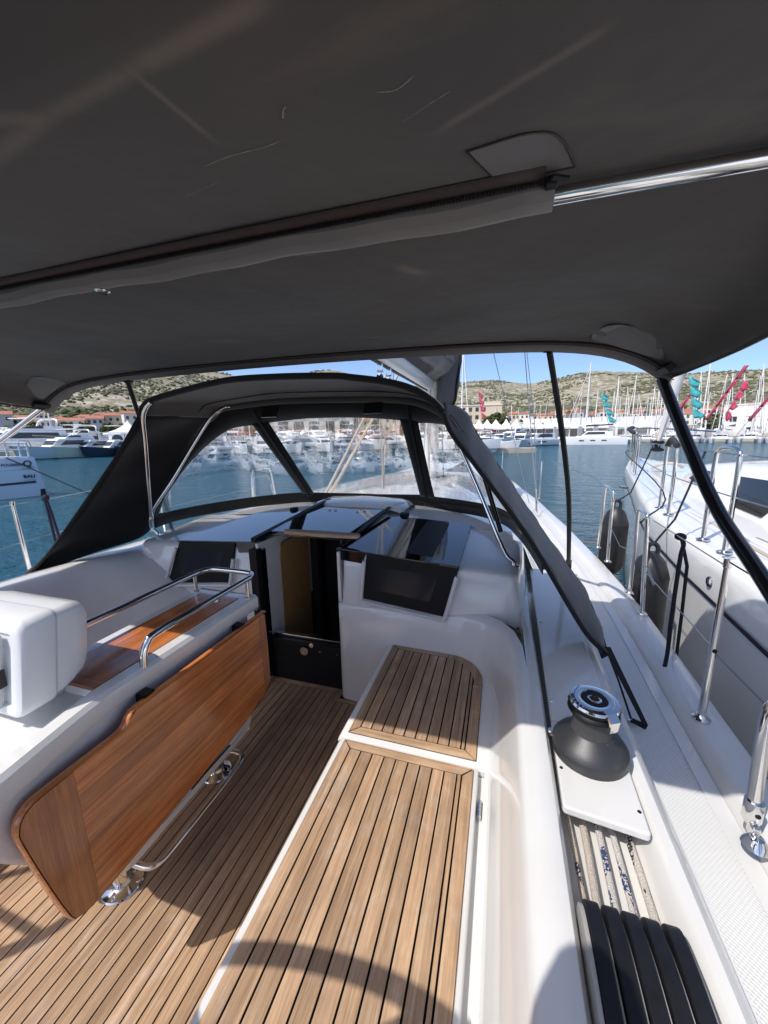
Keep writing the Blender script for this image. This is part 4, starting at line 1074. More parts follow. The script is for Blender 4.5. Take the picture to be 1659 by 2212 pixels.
# rope clutch bank
cl = thing('rope_clutch_bank', 'bank of five black rope clutch levers in the coaming trough', 'rope clutch', (0.28, 0.5, 0.56))
MB().box((0.282, 0.40, 0.60), (0.172, 0.44, 0.075)).build('base', 'clutch_black', cl, bevel=0.006)
xcl = [0.2055, 0.2395, 0.2735, 0.3075, 0.3415]
for i, xc__ in enumerate(xcl):
    ln = MB()
    w = 0.0134
    pf = [(0.668, 0.640), (0.676, 0.668), (0.664, 0.694), (0.625, 0.705), (0.55, 0.708), (0.45, 0.698), (0.35, 0.675), (0.35, 0.61), (0.65, 0.61)]
    pf2 = crom([(0, y, z) for y, z in pf[:7]], 4)
    pts = [(xc__ - w, p.y, p.z) for p in pf2] + [(xc__ - w, 0.35, 0.61), (xc__ - w, 0.655, 0.61)]
    ln.slab(pts, (2 * w, 0, 0))
    ln.build('lever', 'clutch_black', cl, bevel=0.003)
    s2 = MB(); pts2 = [(xc__ + w + 0.0008, p.y - 0.012, p.z - 0.010) for p in pf2] + [(xc__ + w + 0.0008, 0.35, 0.60), (xc__ + w + 0.0008, 0.645, 0.60)]
    s2.slab(pts2, (0.0042, 0, 0)); s2.build('cheek', 'clutch_side', cl, bevel=0.0012)
s2 = MB(); pts2 = [(xcl[0] - w - 0.009, p.y - 0.006, p.z - 0.004) for p in pf2] + [(xcl[0] - w - 0.009, 0.35, 0.60), (xcl[0] - w - 0.009, 0.65, 0.60)]
s2.slab(pts2, (0.008, 0, 0)); s2.build('cheek', 'clutch_side', cl, bevel=0.0015)

# ================================================================== bimini
BX = -1.16
bim = thing('bimini', 'dark grey canvas bimini stretched overhead on stainless tubes', 'awning', (BX, 1.0, 2.0))
def bhw(y): return lerpt([(0.25, 1.92), (0.9, 1.91), (1.5, 1.87), (1.87, 1.79)], y)
def btop(y):
    sag = 0.0
    for a, b in ((0.25, 0.91), (0.91, 1.87)):
        if a <= y <= b: t = (y - a) / (b - a); sag = 0.018 * 4 * t * (1 - t)
    return lerpt([(0.25, 2.075), (0.91, 2.085), (1.4, 2.055), (1.87, 2.006)], y) - sag * 0.5
def bz(u, y):
    d = abs(u)
    k_ = min(1.0, abs(y - 0.91) / 0.9) if y > 0.91 else 0.1
    return btop(y) - (0.006 + 0.039 * k_) * d * d - 0.15 * d ** (26 - 15 * k_)
ysb = [0.36 + 0.51 * i / 6 for i in range(6)] + [0.87, 0.91, 0.95] + [0.95 + 0.92 * i / 14 for i in range(1, 15)]
us = [-1 + 2 * i / 60 for i in range(61)]
us = [math.copysign(1 - (1 - abs(u)) ** 1.35, u) for u in us]
def wrk(u, y):       # tension folds running out of the front corners
    z_ = 0.0
    for sg in (-1, 1):
        dx_, dy_ = (u * sg - 1.0) * 1.8, y - 1.87
        d_ = math.hypot(dx_, dy_); an = math.atan2(dx_, dy_ - 1e-6)
        z_ += 0.007 * math.sin(an * 17 + sg) * math.exp(-((d_ - 0.28) / 0.22) ** 2)
    return z_ + 0.003 * math.sin(9 * u + 3 * y) * math.sin(5 * y + 2 * u)
rings = [[(BX + bhw(y) * u, y, bz(u, y) + wrk(u, y)) for u in us] for y in ysb]
top = MB(); top.loft(rings).build('canopy', 'bimini_cloth', bim, solid=0.004)
# front hem with piping and zip
hem = [Vector((BX + bhw(1.872) * u, 1.872, bz(u, 1.872))) for u in us]
MB().loft([[p + Vector((0, 0.0, 0.004)) for p in hem], [p + Vector((0, 0.018, 0.0)) for p in hem], [p + Vector((0, 0.024, -0.02)) for p in hem], [p + Vector((0, 0.012, -0.034)) for p in hem], [p + Vector((0, -0.02, -0.026)) for p in hem], [p + Vector((0, -0.05, -0.006)) for p in hem]]).build('front_sleeve', 'sleeve_cloth', bim, solid=0.003)
MB().tube([p + Vector((0, -0.052, -0.010)) for p in hem], 0.006, 6).build('zip', 'zip_brown', bim)
zt = MB()
rz = resample([p + Vector((0, -0.050, -0.017)) for p in hem], 420)
for p in rz: zt.box(p, (0.004, 0.008, 0.003))
tag(zt.build('zip_teeth', 'black_plastic', bim), kind='stuff')
# side hems
for sgn in (-1, 1):
    ed = [Vector((BX + sgn * bhw(y), y, bz(1, y))) for y in ysb]
    MB().tube([p + Vector((0, 0, -0.004)) for p in ed], 0.006, 6).build('side_hem', 'bimini_cloth', bim)
# middle tube, its zipped sleeve and the wear patch
TY = 0.91
def tz(x): 
    u = (x - BX) / 1.9
    return 2.054 - 0.006 * u * u - 0.12 * abs(u) ** 40
mid = [(BX + 1.86 * u, TY, tz(BX + 1.86 * u)) for u in [i / 40 for i in range(-40, 41)]]
MB().tube(mid, 0.0155, 14).build('cross_tube', 'steel', bim)
xs0, xs1 = -3.0, 0.075
slv = []
nS = 50
for i in range(nS + 1):
    x_ = xs0 + (xs1 - xs0) * i / nS; z_ = tz(x_)
    wob = 0.003 * math.sin(x_ * 9) + 0.002 * math.sin(x_ * 23 + 1)
    k_ = 1.0 if i < nS - 1 else 0.9
    slv.append([(x_, TY - 0.034, z_ + 0.024), (x_, TY - 0.032, z_ - 0.003 + wob), (x_, TY - 0.019, z_ - 0.018 + wob), (x_, TY, z_ - 0.0225 + wob), (x_, TY + 0.02, z_ - 0.019 + wob), (x_, TY + 0.035, z_ - 0.004), (x_, TY + 0.045, z_ + 0.024)])
MB().loft(slv).build('tube_sleeve', 'sleeve_cloth', bim, solid=0.002)
zp = MB(); zp.loft([[(x_, TY - 0.064, tz(x_) + 0.020), (x_, TY - 0.050, tz(x_) + 0.012), (x_, TY - 0.034, tz(x_) + 0.007)] for x_ in [xs0 + (xs1 - 0.02 - xs0) * i / 40 for i in range(41)]])
zp.build('zip_tape', 'zip_brown', bim, solid=0.003)
zt = MB(); n_t = 470
for i in range(n_t):
    x_ = xs0 + (xs1 - 0.02 - xs0) * i / n_t
    zt.box((x_, TY - 0.043, tz(x_) + 0.004), (0.0035, 0.008, 0.006))
tag(zt.build('zip_teeth', 'black_plastic', bim), kind='stuff')
MB().box((xs1 - 0.008, TY - 0.044, tz(0) + 0.002), (0.022, 0.022, 0.016)).build('zip_slider', 'black_plastic', bim, bevel=0.003)
MB().box((xs1 + 0.004, TY - 0.060, tz(0) - 0.002), (0.034, 0.012, 0.006), rz=0.5).build('zip_pull', 'black_plastic', bim, bevel=0.002)
pp = [Vector((-0.079, 0.757, 0))] + crom([(-0.04, 0.752, 0), (-0.004, 0.747, 0), (0.024, 0.748, 0), (0.052, 0.758, 0), (0.073, 0.784, 0), (0.09, 0.823, 0), (0.105, 0.866, 0)], 3) + [Vector((-0.03, 0.866, 0))]
pm = MB(); pm.add([(p.x, p.y, bz((p.x - BX) / bhw(p.y), p.y) - 0.006) for p in pp], [tuple(range(len(pp)))]); pm.build('wear_patch', 'patch_cloth', bim)
MB().tube([(p.x, p.y, bz((p.x - BX) / bhw(p.y), p.y) - 0.007) for p in pp], 0.0018, 5, closed=True).build('stitching', 'zip_brown', bim)
# scuffs, threads and pale fold marks on the cloth
def scuff(pts, w, mat, name='scuff_mark'):
    P_ = resample(crom([(x_, y_, 0) for x_, y_ in pts], 4), 30)
    rs = random.Random(int(abs(pts[0][0]) * 1000)); L_ = []
    for i_, p_ in enumerate(P_):
        t_ = (P_[min(i_ + 1, 29)] - P_[max(i_ - 1, 0)]).normalized(); n_ = Vector((-t_.y, t_.x, 0))
        ww = 0.7 * w * rs.uniform(0.3, 1.0) * min(1, i_ / 4, (29 - i_) / 4)
        a_, b_ = p_ + n_ * ww, p_ - n_ * ww
        L_.append([(q_.x, q_.y, bz((q_.x - BX) / bhw(q_.y), q_.y) - 0.0035) for q_ in (a_, b_)])
    MB().loft(L_).build(name, mat, bim)
for pts_, w_ in (([(-0.53, 0.648), (-0.46, 0.640), (-0.40, 0.641), (-0.35, 0.636)], 0.0012), ([(-0.17, 0.665), (-0.10, 0.635), (-0.04, 0.615), (0.06, 0.60)], 0.0011), ([(-0.12, 0.70), (-0.05, 0.66), (0.03, 0.64)], 0.0007), ([(-0.335, 0.60), (-0.325, 0.585), (-0.318, 0.582)], 0.0025), ([(-0.19, 0.60), (-0.16, 0.605), (-0.13, 0.59)], 0.0016), ([(-0.62, 1.64), (-0.55, 1.66), (-0.50, 1.65)], 0.003), ([(-0.52, 0.69), (-0.58, 0.70), (-0.63, 0.71)], 0.0006)):
    scuff(pts_, w_, 'scuff_pale')
# grommet hole in the sleeve (steel shows through)
MB().lathe([(0.014, -0.002), (0.02, 0.0), (0.022, 0.003)], (-1.155, TY + 0.02, tz(-1.155) - 0.025), 16, cap=False).build('eyelet', 'steel', bim)
# corner patches at the front
for sgn in (-1, 1):
    cp = crom([(BX + sgn * 1.50, 1.80, 0), (BX + sgn * 1.49, 1.70, 0), (BX + sgn * 1.54, 1.655, 0), (BX + sgn * 1.62, 1.67, 0), (BX + sgn * 1.68, 1.70, 0), (BX + sgn * 1.73, 1.80, 0)], 4, True)
    cm = MB(); cm.add([(p.x, p.y, bz((p.x - BX) / bhw(p.y), p.y) - 0.006) for p in cp], [tuple(range(len(cp)))]); cm.build('corner_patch', 'patch_cloth', bim)
    MB().box((BX + sgn * 1.755, 1.80, bz(0.965, 1.80) - 0.035), (0.035, 0.10, 0.03), rot=Matrix.Rotation(sgn * 0.75, 3, 'Y')).build('corner_bracket', 'black_plastic', bim, bevel=0.006)
# legs
lp = crom([(0.61, 1.875, 1.80), (0.655, 1.645, 1.518), (0.69, 1.48, 1.33), (0.705, 1.22, 1.177), (0.715, 0.85, 0.96), (0.72, 0.50, 0.75), (0.72, 0.30, 0.62)], 5)
MB().tube(lp, 0.021, 14).build('leg', 'black_tube', bim)
MB().tube([(-2.955, 1.87, 1.845), (-3.06, 1.76, 1.715), (-3.19, 1.687, 1.605), (-3.27, 1.5, 1.42), (-3.30, 1.2, 1.1), (-3.32, 0.8, 0.6)], 0.0165, 12).build('leg', 'steel', bim)
# front tension straps
sp_ = thing('bimini_strap', 'black webbing strap from the bimini front down to the starboard deck', 'strap', (0.55, 3.2, 0.5))
MB().tube(crom([(0.178, 1.882, 1.945), (0.30, 2.25, 1.61), (0.42, 2.62, 1.19), (0.512, 3.0, 0.72), (0.545, 3.16, 0.56)], 3), [0.016] * 2 + [0.018] * 10 + [0.015], 8, sx=0.85).build('webbing', 'black_plastic', sp_)
MB().tube([(0.545, 3.16, 0.60), (0.55, 3.18, 0.52), (0.552, 3.19, 0.45)], 0.022, 8).build('buckle', 'black_plastic', sp_)
MB().box((0.178, 1.885, 1.955), (0.05, 0.03, 0.03)).build('loop', 'black_plastic', sp_, bevel=0.006)
sp2 = thing('bimini_strap', 'black webbing strap from the bimini front to behind the port spray hood', 'strap', (-2.4, 2.2, 1.2))
MB().tube([(-2.238, 1.88, 1.955), (-2.36, 2.02, 1.80), (-2.50, 2.2, 1.58), (-2.9, 2.7, 0.55)], 0.014, 8).build('webbing', 'black_plastic', sp2)
MB().box((-2.238, 1.885, 1.96), (0.05, 0.03, 0.03)).build('loop', 'black_plastic', sp2, bevel=0.006)

# ================================================================== spray hood
hood = thing('spray_hood', 'black spray hood with clear vinyl windows over the companionway', 'spray hood', (-1.16, 2.4, 1.0))
HB = [(-2.50, 2.15, 1.01), (-2.515, 2.4, 1.017), (-2.435, 2.7, 1.017), (-2.23, 2.95, 1.03), (-2.016, 3.12, 1.038), (-1.66, 3.2, 1.037), (-1.18, 3.24, 1.046), (-.71, 3.2, 1.05), (-.55, 3.16, 1.04), (-.275, 3.05, 1.04), (-.096, 2.92, 1.04), (.06, 2.7, 1.03), (.16, 2.4, .99), (.24, 2.1, .92)]
HT = [(-2.425, 2.12, 1.095), (-2.31, 2.22, 1.31), (-2.20, 2.35, 1.577), (-2.10, 2.43, 1.748), (-2.0, 2.46, 1.826), (-1.66, 2.51, 1.857), (-1.17, 2.54, 1.86), (-.72, 2.52, 1.84), (-.555, 2.5, 1.82), (-.40, 2.42, 1.76), (-.28, 2.30, 1.70), (-.16, 2.12, 1.62), (.0, 2.05, 1.38), (.20, 1.95, 1.05)]
CB = crom(HB, 20); CT = crom(HT, 20)
def HS(u, v, off=0.0):
    i = max(0, min(len(CB) - 2, int(u * 20))); t = u * 20 - i
    b = CB[i].lerp(CB[i + 1], t); a = CT[i].lerp(CT[i + 1], t)
    p = b.lerp(a, v)
    if off: p = p + Vector((0, -1, -0.6)).normalized() * off
    return p
def pl_at(pl, s):
    n = len(pl) - 1; i = min(n - 1, int(s * n)); t = s * n - i
    return (pl[i][0] + (pl[i + 1][0] - pl[i][0]) * t, pl[i][1] + (pl[i + 1][1] - pl[i][1]) * t)
def patch(bot, top_, ns, nt_, off=0.0):
    rr = []
    for j in range(nt_ + 1):
        r_ = []
        for i in range(ns + 1):
            a = pl_at(bot, i / ns); b = pl_at(top_, i / ns); t = j / nt_
            r_.append(HS(a[0] + (b[0] - a[0]) * t, a[1] + (b[1] - a[1]) * t, off))
        rr.append(r_)
    return MB().loft(rr)
panes = [([(.15, .25), (.6, .08), (1.25, .038), (2.35, .025), (3.85, .025), (4.72, .05)], [(.4, .97), (1.2, .93), (1.8, .862), (2.6, .838), (3.6, .825), (4.45, .82)], 60),
         ([(4.95, .05), (5.55, .038), (6.25, .028), (7.25, .05)], [(4.78, .83), (5.5, .85), (6.3, .85), (7.12, .83)], 50),
         ([(8.1, .055), (9.05, .05), (10.05, .05), (11.15, .08), (12.3, .15)], [(7.95, .82), (9.05, .875), (10, .88), (11, .88), (12.4, .85)], 60)]
for bt, tp, ns in panes:
    patch(bt, tp, ns, 16).build('window_pane', 'vinyl', hood)
def vtop(u):
    pts = [(0, .96), (.4, .97), (1.2, .93), (1.8, .862), (2.6, .838), (3.6, .825), (4.45, .82), (4.78, .83), (5.5, .85), (6.3, .85), (7.12, .83), (7.95, .82), (9.05, .875), (10, .88), (11, .88), (12.4, .85), (13, .84)]
    for (a, b), (c, d) in zip(pts, pts[1:]):
        if u <= c: return b + (d - b) * (u - a) / (c - a)
    return pts[-1][1]
def vbot(u):
    pts = [(0, .3), (.15, .25), (.6, .08), (1.25, .038), (2.35, .025), (3.85, .025), (4.72, .05), (4.95, .05), (5.55, .038), (6.25, .028), (7.25, .05), (8.1, .055), (9.05, .05), (10.05, .05), (11.15, .08), (12.3, .15), (13, .2)]
    for (a, b), (c, d) in zip(pts, pts[1:]):
        if u <= c: return b + (d - b) * (u - a) / (c - a)
    return pts[-1][1]
uu = [13 * i / 130 for i in range(131)]
MB().loft([[HS(u, vtop(u) - 0.006, 0.002) for u in uu], [HS(u, (vtop(u) + 1) / 2, 0.002) for u in uu], [HS(u, 1.0, 0.002) for u in uu]]).build('front_band', 'hood_black', hood, solid=0.003)
MB().loft([[HS(u, 0, 0.002) + Vector((0, 0.0, -0.075)) for u in uu], [HS(u, 0, 0.002) for u in uu], [HS(u, vbot(u) + 0.006, 0.002) for u in uu]]).build('base_band', 'hood_black', hood, solid=0.003)
for q in (((4.70, .04), (4.97, .04), (4.43, .83), (4.80, .84)), ((7.22, .04), (8.12, .04), (7.10, .84), (7.97, .83)), ((12.28, .1), (13, .1), (12.38, .87), (13, .87)), ((0, .2), (.17, .2), (0, .98), (.42, .98))):
    patch([q[0], q[1]], [q[2], q[3]], 4, 20, 0.006).build('window_bar', 'hood_black', hood, solid=0.004)
# zip flaps at the bars
for q in (((4.79, .03), (4.88, .03), (4.57, .99), (4.66, .99)), ((7.56, .03), (7.78, .03), (7.43, .99), (7.62, .99))):
    patch([q[0], q[1]], [q[2], q[3]], 2, 20, 0.014).build('zip_flap', 'black_plastic', hood, solid=0.004)
# top cloth between the aft and the forward arch
A1 = [(-2.08, 1.80, 1.74), (-2.04, 1.8, 1.79), (-1.98, 1.8, 1.82), (-1.79, 1.8, 1.855), (-1.45, 1.8, 1.90), (-1.15, 1.8, 1.902), (-.83, 1.8, 1.888), (-.70, 1.8, 1.872), (-.52, 1.8, 1.84), (-.40, 1.8, 1.80), (-.313, 1.8, 1.742), (-.266, 1.8, 1.69)]
A2 = [(-2.10, 2.43, 1.748), (-2.06, 2.45, 1.79), (-2.0, 2.46, 1.826), (-1.82, 2.5, 1.85), (-1.52, 2.52, 1.867), (-1.17, 2.54, 1.862), (-.90, 2.53, 1.852), (-.72, 2.52, 1.842), (-.555, 2.5, 1.82), (-.42, 2.43, 1.77), (-.33, 2.34, 1.72), (-.27, 2.28, 1.69)]
c1 = crom(A1, 6); c2 = crom(A2, 6)
rr = []
for j in range(9):
    t = j / 8
    rr.append([a.lerp(b, t) + Vector((0, 0, 0.03 * math.sin(math.pi * t) * min(1, i_ / 8, (len(c1) - 1 - i_) / 8))) for i_, (a, b) in enumerate(zip(c1, c2))])
MB().loft(rr).build('top_cloth', 'hood_top', hood, solid=0.004)
MB().tube([p + Vector((0, -0.004, 0.002)) for p in c1], 0.017, 10).build('aft_sleeve', 'hood_black', hood)
MB().tube([p + Vector((0, -0.035, -0.018)) for p in c2], 0.019, 10).build('front_sleeve', 'hood_top', hood)
MB().tube([a.lerp(b, 0.72) + Vector((0, 0, 0.010)) for a, b in zip(c1, c2)], 0.004, 6).build('seam', 'hood_black', hood)
# port wing
E1 = crom([(-2.09, 1.80, 1.737), (-2.255, 1.74, 1.492), (-2.51, 1.66, 1.18), (-2.69, 1.56, .924), (-2.79, 1.48, .79)], 8)
F1 = crom([(-2.10, 2.44, 1.76), (-2.22, 2.34, 1.577), (-2.34, 2.22, 1.31), (-2.46, 2.14, 1.09), (-2.52, 2.08, .90), (-2.63, 1.75, .845), (-2.785, 1.49, .775)], 8)
E1 = resample(E1, 40); F1 = resample(F1, 40)
rr = []
for j in range(11):
    t = j / 10
    rr.append([a.lerp(b, t) + Vector((-0.07, 0, 0)) * math.sin(math.pi * t) * min(1, i / 8) + Vector((0.012 * math.sin(i * 0.45 + 5 * t), 0, 0)) * math.sin(math.pi * t) for i, (a, b) in enumerate(zip(E1, F1))])
MB().loft(rr).build('side_wing', 'hood_black', hood, solid=0.004)
MB().tube(E1, 0.010, 8).build('wing_hem', 'hood_black', hood)
# starboard wing, seen almost edge on
E2 = resample(crom([(-.266, 1.8, 1.69), (-.224, 1.79, 1.60), (-.11, 1.77, 1.455), (.037, 1.75, 1.266), (.115, 1.74, 1.16), (.196, 1.72, 1.04), (.366, 1.67, .77), (.440, 1.63, .70)], 6), 44)
O2 = resample(crom([(-.276, 1.86, 1.748), (-.187, 1.95, 1.71), (-.116, 2.0, 1.59), (.036, 2.1, 1.365), (.247, 2.13, 1.06), (.42, 1.98, .834), (.462, 1.78, .725), (.465, 1.64, .68)], 6), 44)
F2 = resample(crom([(-.27, 2.28, 1.70), (-.16, 2.12, 1.62), (.0, 2.05, 1.38), (.20, 2.0, 1.05), (.30, 2.0, .88), (.40, 1.9, .75), (.44, 1.75, .69), (.455, 1.64, .675)], 6), 44)
rr = []
for j in range(9):
    t = j / 8
    rr.append([a.lerp(b, t) + Vector((0.006 * math.sin(i * 1.1 + 3 * t), 0, 0.012 * math.sin(math.pi * t))) for i, (a, b) in enumerate(zip(E2, O2))])
MB().loft(rr).build('side_wing', 'hood_grey', hood, solid=0.004)
rr = [[p for p in O2], [a.lerp(b, 0.5) + Vector((-0.02, 0, -0.02)) for a, b in zip(O2, F2)]]
MB().loft(rr).build('wing_return', 'hood_black', hood, solid=0.004)
MB().tube(E2, 0.011, 8).build('wing_hem', 'hood_black', hood)
MB().lathe([(0.006, -0.004), (0.013, -0.002), (0.015, 0.003)], (0.432, 1.645, 0.708), 14, cap=False).build('grommet', 'steel', hood)
# tubes
T1 = crom([(-2.40, 2.1, .895), (-2.425, 2.095, .925), (-2.45, 2.08, .963), (-2.43, 2.06, 1.02), (-2.395, 2.04, 1.08), (-2.255, 1.94, 1.344), (-2.13, 1.85, 1.587), (-2.065, 1.80, 1.717), (-2.015, 1.785, 1.778), (-1.965, 1.78, 1.81)], 5)
MB().tube(T1, 0.0125, 12).build('tube', 'steel', hood)
T2 = crom([(-2.395, 2.05, 1.09), (-2.29, 2.17, 1.31), (-2.18, 2.31, 1.577), (-2.085, 2.39, 1.748), (-1.98, 2.42, 1.818), (-1.93, 2.425, 1.828)], 5)
MB().tube(T2, 0.0125, 12).build('tube', 'steel', hood)
MB().lathe([(0.016, -0.03), (0.017, 0.03)], (-2.412, 2.055, 1.06), 12).build('joint', 'steel', hood)
MB().lathe([(0.036, 0.0), (0.036, 0.008), (0.02, 0.014), (0.016, 0.03)], (-2.395, 2.10, 0.886), 16).build('foot', 'steel', hood)
T3 = crom([(.09, 2.1, .885), (.082, 2.1, .905), (.057, 2.1, .924), (0.03, 2.11, .965), (0, 2.12, 1.03), (-.098, 2.2, 1.24), (-.216, 2.28, 1.48), (-.265, 2.30, 1.56), (-.33, 2.34, 1.69)], 5)
MB().tube(T3, 0.0125, 12).build('tube', 'steel', hood)
T4 = crom([(.012, 2.05, 1.085), (-.037, 2.0, 1.248), (-.088, 1.94, 1.412), (-.15, 1.88, 1.55), (-.24, 1.83, 1.68)], 5)
MB().tube(T4, 0.0125, 12).build('tube', 'black_tube', hood)
MB().lathe([(0.030, 0.0), (0.030, 0.008), (0.017, 0.014), (0.015, 0.03)], (.09, 2.10, 0.872), 16).build('foot', 'steel', hood)
# rolled-up clear flaps hanging behind the forward arch
for fx in (-1.62, -0.83):
    patch_ = MB(); patch_.box((fx, 2.455, 1.775), (0.13, 0.012, 0.085), rot=Matrix.Rotation(-0.5, 3, 'X'))
    patch_.build('pocket', 'black_gloss', hood, bevel=0.004)
# tail strap of the wing
ts = thing('wing_strap', 'black webbing strap tying the spray hood wing to the deck', 'strap', (0.55, 1.52, 0.46))
MB().slab([(0.445, 1.65, 0.705), (0.472, 1.66, 0.70), (0.585, 1.505, 0.475), (0.573, 1.488, 0.472)], (0.003, 0.004, 0.004)).build('webbing', 'black_plastic', ts)
MB().slab([(0.585, 1.505, 0.477), (0.573, 1.488, 0.472), (0.538, 1.53, 0.462), (0.545, 1.548, 0.464)], (0.002, 0.002, 0.005)).build('webbing', 'black_plastic', ts)
MB().tube([(0.46, 1.64, 0.69), (0.50, 1.60, 0.59), (0.541, 1.545, 0.468)], 0.004, 6).build('cord', 'rope_black', ts)
MB().lathe([(0.012, 0), (0.012, 0.008), (0.004, 0.012)], (0.541, 1.54, 0.452), 12).build('hook', 'steel', ts)

# ================================================================== stanchions, lifelines, lines
def stanchion(x, y, label, h=0.63, lean=(0.0, 0.0), top='eye'):
    z = DZ + 0.05 + sheer(y)
    t = thing('stanchion', label, 'stanchion', (x, y, z), 'starboard stanchions')
    MB().tube([(x, y, z), (x + lean[0] * .5, y + lean[1] * .5, z + h * 0.5), (x + lean[0], y + lean[1], z + h)], [0.0135, 0.0125, 0.0105], 14).build('tube', 'steel', t)
    MB().lathe([(0.030, 0.0), (0.030, 0.004), (0.022, 0.010), (0.0165, 0.02)], (x, y, z), 18).build('foot', 'steel', t)
    if top == 'eye':
        e = MB(); e.lathe([(0.0125, -0.012), (0.0135, 0.0), (0.0125, 0.022)], (x + lean[0], y + lean[1], z + h), 14); e.box((x + lean[0], y + lean[1], z + h + 0.024), (0.034, 0.016, 0.005)); e.build('cap', 'steel', t)
        MB().lathe([(0.0005, 0), (0.006, 0.001), (0.008, 0.0)], (x + lean[0] * .47, y - 0.0135, z + h * 0.47), 12, 'Y').build('eye', 'black_plastic', t)
    return t
stanchion(0.783, 1.575, 'lone polished stanchion on the toe rail nearest the camera')
def double(xa, ya, xb, yb, label, lean=(0.0, 0.0), h=0.6):
    za = DZ + 0.05 + sheer(ya); zb = DZ + 0.05 + sheer(yb)
    t = thing('gate_stanchion', label, 'stanchion', (xa, ya, za), 'starboard stanchions')
    MB().tube(crom([(xa, ya, za), (xa + lean[0] * .5, ya + .03, za + h * .5), (xa + lean[0], ya + 0.04, za + h - 0.04), (xa + lean[0], ya + 0.02 + (yb - ya) * 0.15, za + h), (xb + lean[0], yb - 0.02 - (yb - ya) * 0.15, zb + h), (xb + lean[0], yb - 0.04, zb + h - 0.04), (xb + lean[0] * .5, yb - .03, zb + h * .5), (xb, yb, zb)], 5), 0.0125, 12).build('hoop', 'steel', t)
    for (x_, y_, z_) in ((xa, ya, za), (xb, yb, zb)):
        MB().lathe([(0.028, 0.0), (0.028, 0.004), (0.021, 0.010), (0.0165, 0.02)], (x_, y_, z_), 18).build('foot', 'steel', t)
    return t
double(0.862, 2.50, 0.886, 2.83, 'polished hooped gate stanchion behind the hanging black rope', (-0.02, 0))
double(0.905, 3.50, 0.915, 3.90, 'polished hooped gate stanchion in front of the farther black fender', (0.0, 0))
def wire(name, pts, r, mat, label, cat='wire', n=6, group=None):
    return tag(MB().tube(pts, r, n).build(name, mat), label, cat, group)
wire('guard_wire', [(0.783, 1.575, 1.12), (0.86, 2.5, 1.085), (0.87, 2.53, 1.08)], 0.0026, 'steel_wire', 'thin upper guard wire between near stanchion and gate stanchion', group='starboard guard wires')
wire('guard_wire', [(0.783, 1.575, 0.80), (0.862, 2.52, 0.76)], 0.0026, 'steel_wire', 'thin lower guard wire between near stanchion and gate stanchion', group='starboard guard wires')
wire('guard_wire', [(0.783, 1.575, 0.79), (0.80, 0.9, 0.78), (0.79, 0.0, 0.78)], 0.0030, 'steel_wire', 'thin lower guard wire running aft from the near stanchion', group='starboard guard wires')
wire('guard_wire', [(0.783, 1.575, 1.14), (0.80, 0.9, 1.12), (0.79, 0.0, 1.12)], 0.0026, 'rope_black', 'thin upper guard wire running aft from the near stanchion', group='starboard guard wires')
wire('gate_lashing', [(0.862, 2.51, 0.80), (0.85, 2.35, 0.745)], 0.007, 'steel_wire', 'small rigging screw on the lower guard wire at the gate', 'rigging screw')
wire('guard_wire', [(0.886, 2.83, 0.80), (0.90, 3.2, 0.73), (0.905, 3.5, 0.80)], 0.003, 'steel_wire', 'slack pale gate wire between the two hooped stanchions', group='starboard guard wires')
wire('guard_wire', [(0.915, 3.92, 1.09), (0.93, 4.3, 1.13), (0.75, 6.4, 1.15)], 0.0035, 'steel_wire', 'upper guard wire running forward from the farther gate stanchion', group='starboard guard wires')
wire('guard_wire', [(0.915, 3.92, 0.82), (0.86, 4.9, 0.84), (0.70, 6.4, 0.85)], 0.003, 'steel_wire', 'lower guard wire running forward from the farther gate stanchion', group='starboard guard wires')
# far starboard stanchions forward
for (x_, y_, lb) in ((0.60, 6.4, 'slim stanchion on the foredeck edge beyond the black strap'), (0.02, 9.0, 'slim stanchion on the foredeck edge near the bow')):
    stanchion(x_, y_, lb, 0.6, top='none')
# black mooring rope looped over the guard wire
lr = thing('hanging_rope', 'doubled black rope hanging from a hitch on the guard wire', 'rope', (0.83, 2.05, 0.5))
MB().tube(crom([(0.842, 2.13, 1.09), (0.825, 2.02, 1.085), (0.80, 1.97, 1.04), (0.795, 1.96, 0.90), (0.80, 1.97, 0.70), (0.80, 1.96, 0.56), (0.785, 1.93, 0.50), (0.775, 1.91, 0.478)], 4), 0.0088, 8).build('strand', 'rope_black', lr)
MB().tube([(0.845, 2.10, 1.09), (0.885, 2.10, 0.95), (0.893, 2.10, 0.70), (0.90, 2.10, 0.30), (0.90, 2.1, 0.0)], 0.0080, 8).build('strand', 'rope_black', lr)
MB().ball((0.845, 2.11, 1.092), 0.021, 8, (1.2, 1.2, 0.9)).build('hitch', 'rope_black', lr)
# pushpit post near the camera
pp_ = thing('pushpit', 'polished rail post with swivel foot at the right edge', 'guard rail', (0.70, 1.08, 0.5))
MB().tube(crom([(0.702, 1.105, 0.535), (0.70, 1.115, 0.70), (0.698, 1.12, 0.84), (0.705, 1.12, 0.885), (0.735, 1.11, 0.915), (0.80, 1.05, 0.93), (0.86, 0.7, 0.94), (0.86, 0.0, 0.95), (0.84, -0.6, 0.95)], 6), 0.0165, 16).build('rail', 'steel', pp_)
MB().lathe([(0.021, -0.03), (0.022, -0.028), (0.022, 0.028), (0.021, 0.03)], (0.7015, 1.107, 0.575), 18).build('collar', 'steel', pp_)
MB().box((0.702, 1.092, 0.525), (0.022, 0.03, 0.035)).build('swivel', 'steel', pp_, bevel=0.006)
MB().lathe([(0.0005, 0.028), (0.016, 0.024), (0.026, 0.012), (0.032, 0.0)], (0.700, 1.072, 0.497), 20).build('foot', 'steel', pp_)
